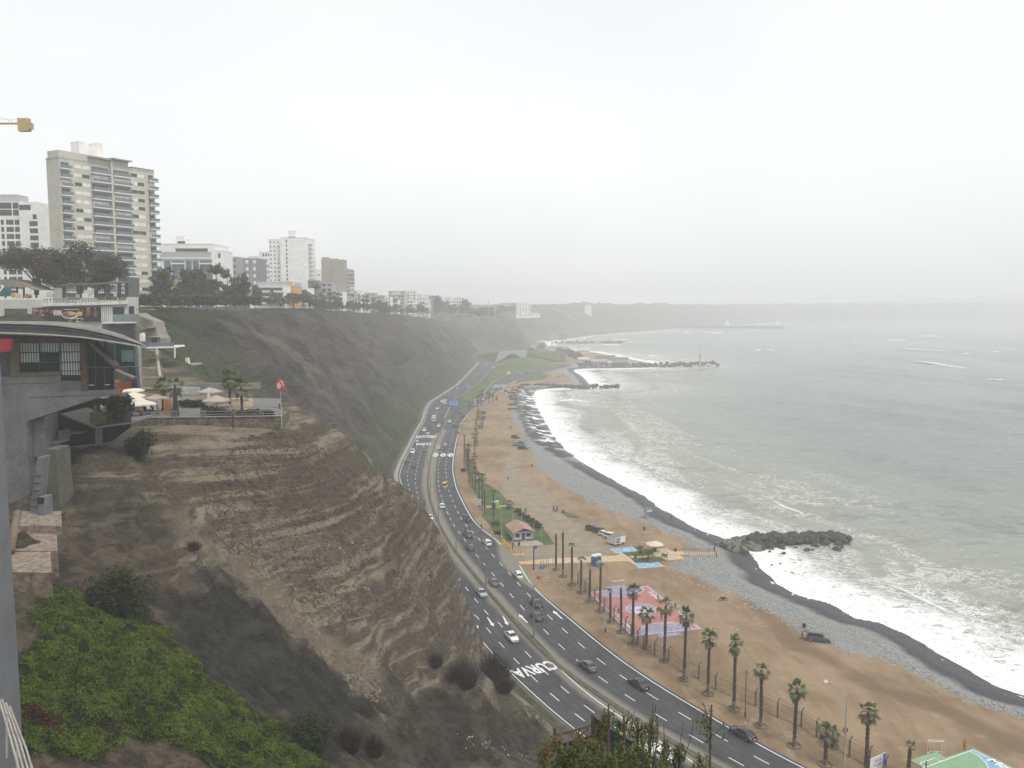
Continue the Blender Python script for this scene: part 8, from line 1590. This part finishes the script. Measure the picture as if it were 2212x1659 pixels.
big_bush('K',720,760,3.0,4.6,9000,.17,F_BUSH,'large dark round shrub at the head of the green groundcover',31)
big_bush('K',1800,1540,1.9,2.6,5200,.15,F_BUSH,'dark green shrub at the lower right of the groundcover',32);big_bush('H',1010,1330,1.9,3.6,4500,.17,foliage_mat('dull_bush',(.014,.016,.009),(.038,.042,.022)),'dull dark shrub hanging below the left end of the terrace wall',33)
def dry_bush(c,x,y,r,h,n,label,seed):
 p=hit(c,x,y);rs=np.random.RandomState(seed);t=empty('dry_bush',p,0,label,'dry bush','dry bushes on the slope');V=[];Q=[]
 for i in range(n):
  a=rs.uniform(0,6.28);q=rs.uniform(0,1)**.6;b=np.array([r*.55*q*math.cos(a),r*.55*q*math.sin(a),-.2]);tip=b+np.array([rs.normal()*r*.22+b[0]*.55,rs.normal()*r*.22+b[1]*.55,h*rs.uniform(.5,1.1)*(1.1-.5*q)]);w=rs.normal(size=3);w=w/np.linalg.norm(w)*.022;mid=(b+tip)/2+rs.normal(size=3)*.12;k=len(V);V+=[b-w,b+w,mid+w,mid-w,tip+w*.2,tip-w*.2];Q+=[(k,k+1,k+2,k+3),(k+3,k+2,k+4,k+5)]
 link('twigs',soup_mesh('twigs',V,Q),t,F_DRY);P=crown_points(rs,[(0,0,h*.3,r*.6,h*.3),(r*.2,0,h*.5,r*.35,h*.3)],n*.9/(r*r));V,Q=leaf_quads(P,.10,rs);link('leaves',soup_mesh('leaves',V,Q),t,F_DRY)
dry_bush('R',230,560,3.0,4.2,1300,'dark dry bush on the slope left of the near carriageway',41);dry_bush('R',450,520,3.2,5.2,1700,'tall dark dry bush reaching up beside the road edge',42);dry_bush('R',520,600,2.0,2.8,800,'low dark dry bush at the right edge of the slope',43);dry_bush('K',2020,1560,1.7,2.4,900,'spiky dry bush below the dark green shrub',44);dry_bush('K',2170,1580,1.2,2.4,600,'narrow dry bush at the bottom of the slope',45);dry_bush('K',1120,400,1.1,1.1,400,'small dry bush in the middle of the tan slope',46);dry_bush('R',20,420,1.6,2.2,500,'dry bush on the lower left of the tan slope',47)
rs=np.random.RandomState(9);V=[];Q=[];base=[(Vector(v.co),)for v in ROCKS[0].vertices]
def debris(name,pts_xy,smin,smax,mat):
 bm=bmesh.new()
 for x,y in pts_xy:
  s=rs.uniform(smin,smax)*(1 if rs.uniform()<.93 else 1.8);z=zof(x,y);bmesh.ops.create_icosphere(bm,subdivisions=1,radius=s,matrix=Matrix.Translation((x,y,z+s*.2))@Euler(rs.uniform(0,3,3)).to_matrix().to_4x4()@Matrix.Diagonal((1.2,.9,.6,1)))
 me=bpy.data.meshes.new(name);bm.to_mesh(me);bm.free();return link(name,me,None,mat)
def in_px(poly_c,poly,n):return scatter_poly([hit(poly_c,*p)for p in poly],n,rs)
tag(debris('rubble',np.concatenate([in_px('K',[(1990,1120),(2200,1180),(2200,1290),(2040,1240)],260),in_px('K',[(1200,300),(2150,340),(2150,860),(1750,700),(1500,480)],420),in_px('K',[(1960,1090),(2200,1060),(2210,1300),(2060,1260)],120)]),.07,.20,simple('pale_rubble',(.17,.145,.11),.95,.3,2)),'loose pale stones lying on the tan slope','rubble',kind='stuff')
tag(debris('litter',in_px('R',[(130,880),(420,960),(720,1060),(640,1090),(230,1030)],46),.05,.13,simple('white_litter',(.55,.53,.48),.8)),'scattered white litter on the dark slope at the bottom','litter',kind='stuff')
face=in_px('K',[(1180,20),(2180,20),(2190,820),(1900,830),(1640,560),(1450,420),(1200,290)],26000);X=face[:,0];Y=face[:,1];zf=zt(X,Y);keep=fbm(zf/1.7,X/14,601,3)>-.45;face=face[keep];zf=zf[keep]
bm=bmesh.new();
oct_=np.array([(1,0,0),(-1,0,0),(0,1,0),(0,-1,0),(0,0,1),(0,0,-1)]);tri=[(0,2,4),(2,1,4),(1,3,4),(3,0,4),(2,0,5),(1,2,5),(3,1,5),(0,3,5)];V=[];Q=[]
def stones(name,P,Z,smin,smax,mat,label):
 n=len(P);s=rs.uniform(smin,smax,(n,1,1));A=rs.normal(size=(n,3,3));A,_=np.linalg.qr(A);B=(oct_[None]*rs.uniform(.6,1.2,(n,6,1)))@A*s;B=B+np.stack([P[:,0],P[:,1],Z],1)[:,None];T=(np.arange(n)[:,None,None]*6+np.array(tri)[None]).reshape(-1,3);return tag(link(name,soup_mesh(name,B.reshape(-1,3),T),None,mat),label,'stones',kind='stuff')
stones('embedded_stones',face,zf,.05,.14,simple('conglomerate_stone',(.105,.087,.062),.95,.45,.9,obj=False),'dark stones bedded in the conglomerate face of the spur')
face=in_px('B',[(20,60),(200,120),(300,240),(560,560),(760,900),(860,1300),(960,1640),(300,1640),(0,900)],16000);stones('embedded_stones',face,zt(face[:,0],face[:,1]),.05,.13,bpy.data.materials['conglomerate_stone'],'dark stones bedded in the right flank of the spur')
gp=[];X=rs.uniform(20,110,60000);Y=rs.uniform(125,330,60000);sdv,_=coast_sd(X,Y);gd,_=segdist(X,Y,GRAV);gb=np.where(inpoly(X,Y,GRAV+[(900,1100),(900,30)]),-gd,gd);k=(sdv>11)&(gb<1.5+2*fbm(X/6,Y/6,611,3))&(np.abs(X)<Y*.66);X,Y=X[k][:15000],Y[k][:15000]
stones('shingle',np.stack([X,Y],1),np.zeros(len(X))+.03-.0*X,.06,.22,simple('shingle_stone',(.36,.37,.36),.9,.5,.9,obj=False),'loose grey and pale shingle stones along the beach')
Y=rs.uniform(100,205,5200);X=fR2(Y)+rs.uniform(2.2,10,5200);k=fbm(X/2.5,Y/2.5,621,3)>.0;stones('clods',np.stack([X[k],Y[k]],1),np.zeros(k.sum())+.04,.05,.15,simple('verge_clod',(.34,.26,.16),.95,.3,1,obj=False),'dry clods and straw on the verge beside the road')
# -- foreground: plants, fence frame with dark cloth
def fg_plant(x,y,Y,h,seed,label,lean=0):
 """woody stem with rosettes of pointed leaves"""
 rs=np.random.RandomState(seed);p=AT('S',x,y,Y);t=empty('leafy_shrub',p,0,label,'shrub','shrubs in the foreground');m=MB();V=[];Q=[];tips=[(0,0,h)];m.tube([(0,0,-1.5),(rs.uniform(-.1,.1),0,h*.5),tips[0]],[.035,.022,.012],6,cap=False)
 for k in range(rs.randint(6,11)):f=rs.uniform(.25,.85);a=rs.uniform(0,6.28);q=(math.cos(a)*h*.30*rs.uniform(.5,1.2),math.sin(a)*h*.3,h*(f+rs.uniform(.08,.25)));tips.append(q);m.tube([(0,0,h*f*.8),(q[0]*.6,q[1]*.6,h*f),q],[.018,.012,.007],5,cap=False)
 m.build('stem',M_BARK,t)
 for q in tips:
  for j in range(20):
   a=j*2.4+rs.uniform(-.3,.3);el=R(rs.uniform(-25,75));d=np.array([math.cos(a)*math.cos(el),math.sin(a)*math.cos(el),math.sin(el)]);L_=rs.uniform(.05,.085);b=np.array(q)-np.array([0,0,rs.uniform(0,.32)]);s=np.cross(d,[0,0,1.]);s=s/(np.linalg.norm(s)+1e-6)*L_*.22;k=len(V);V+=[b,b+d*L_*.5+s,b+d*L_,b+d*L_*.5-s];Q.append((k,k+1,k+2,k+3))
 link('leaves',soup_mesh('leaves',V,Q),t,F_FRONT);return t
spots=[(930,340,13,'tallest shrub, rising before the dark cloth fence'),(1125,480,14,'shrub right of the dark cloth with a single rosette'),(1285,500,13.5,'shrub in front of the pale rock'),(1450,540,14,'yellowish shrub over the median'),(580,620,13,'shrub before the fence rail'),(280,680,14,'leftmost shrub at the brown bank'),(540,760,12,'bright shrub at the lower left of the clump'),(700,740,12.5,'pale green shrub in the middle of the clump'),(800,590,13,'shrub beside the tallest one'),(1350,780,12,'dense shrub before the white car'),(1670,760,14,'shrub beyond the white car'),(1800,830,14,'rightmost shrub of the clump'),(900,830,11.5,'low bright shrub at the bottom of the clump'),(1080,800,12,'shrub with bare stems at the bottom'),(430,870,12,'low shrub at the bottom left of the clump'),(1200,900,11.5,'low shrub at the bottom middle'),(160,820,13,'low shrub nearest the dark bank'),(1500,930,12,'low dense shrub at the bottom right'),(700,930,11.5,'low dense shrub at the bottom centre'),(2060,960,13,'small shrub standing apart at the bottom right'),(1000,930,11.2,'low leafy shrub in the corner of the clump'),(1650,900,12.5,'low leafy shrub beside the white car'),(300,960,12,'low leafy shrub at the very bottom left')]
for i,(x,y,Y,lab)in enumerate(spots):fg_plant(x,y+90+110,Y,200*.1736/F*Y*.85+.2,100+i,lab)
fg_plant(2110/1.0+95,800,15,.9,300,'lone slim shrub above the bottom edge on the asphalt side')
rs=np.random.RandomState(19);V=[];Q=[]
for i in range(16):
 x=rs.choice([1040,1200,1270,1370,1420,1470,1560,1600,1860,1500])+rs.normal()*30;b=AT('S',x,900,12.5);tp=AT('S',x+rs.normal()*45+25,rs.uniform(180,520),12.5+rs.uniform(-.5,.5));w=np.array([.006,0,0]);k=len(V);b=np.array(b);tp=np.array(tp);mid=(b+tp)/2+rs.normal(size=3)*.04;V+=[b-w,b+w,mid+w,mid-w,tp+w*.6,tp-w*.6];Q+=[(k,k+1,k+2,k+3),(k+3,k+2,k+4,k+5)]
tag(link('dry_grass',soup_mesh('dry_grass',V,Q),None,F_DRY),'thin dry grass stems standing up between the foreground shrubs','grass',kind='stuff')
c_=AT('S',1000,1150,12.5);X,Y=np.meshgrid(np.linspace(-5.5,6.5,50),np.linspace(-4,4,34));Z=-.8*(np.hypot(X/5,Y/4))**2+.25*fbm(X,Y,701,3)-.25*np.abs(Y)-.5-12*sstep(3.4,4.2,np.hypot(X/1.6,Y))
tag(link('ground',grid_mesh('mound',X+c_.x+.7,Y+c_.y,Z+c_.z-.2),None,bpy.data.materials['cliff_soil']),kind='structure')
def PS(x,y,Y):return AT('S',x,y,Y)
fr=empty('cloth_fence',PS(730,640,24),0,'rusty pipe frame fence hung with dark green cloth in the foreground','fence');fo_=fr.location;M_RUST=simple('rusty_pipe_frame',(.07,.035,.025),.8,.3,4);M_CLOTH=simple('dark_green_cloth',(.010,.020,.020),.9,.4,3)
def q3(*a):return PS(*a)-fo_
MB().tube([q3(268,745,24),q3(268,530,24)],.045,6).build('post',M_RUST,fr);MB().tube([q3(268,620,24),q3(500,560,24),q3(735,492,24)],.03,6).build('rail',M_RUST,fr);MB().tube([q3(738,640,24),q3(735,365,24)],.045,6).build('post',M_RUST,fr)
def clothp(pts):m=MB();m.V=[tuple(q3(*p))for p in pts];k=len(pts);m.V+=[tuple(Vector(v)+Vector((0,.04,0)))for v in m.V];m.face(range(k));m.face(range(k,2*k)[::-1]);[m.face((i,(i+1)%k,k+(i+1)%k,k+i))for i in range(k)];m.build('cloth',M_CLOTH,fr)
clothp([(732,370,24),(960,545,24.5),(1230,705,25),(1430,850,25.5),(1430,1250,25.5),(738,1250,24)]);clothp([(275,748,24),(500,685,24),(735,618,24),(735,1250,24),(400,1250,24)])
o=rock(PS(1385,770,23),.3,'pale grey rock or sheet showing between the foreground shrubs',None,simple('pale_rock',(.36,.38,.33),.85));o=rock(PS(1120,600,22),.11,'yellowish stone on the cloth fence corner',None,simple('ochre_stone',(.42,.29,.09),.85))
hr=empty('handrail',(-17,30,40),0,'pale slanting handrail at the lower left corner beside the wall','handrail');ho=hr.location;m=MB();M_PR=simple('pale_rail',(.34,.32,.28),.6)
for k in range(4):m=MB();m.tube([AT('K',-10+k*22,1240+k*20,30)-ho,AT('K',60+k*30,1480+k*20,27)-ho,AT('K',120+k*26,1700,25)-ho],.035,6);m.build('rail',M_PR,hr)
for x,y in((40,1340),(100,1520)):MB().tube([AT('K',x,y,28)-ho,AT('K',x,y+260,28)-ho],.04,6).build('post',M_PR,hr)
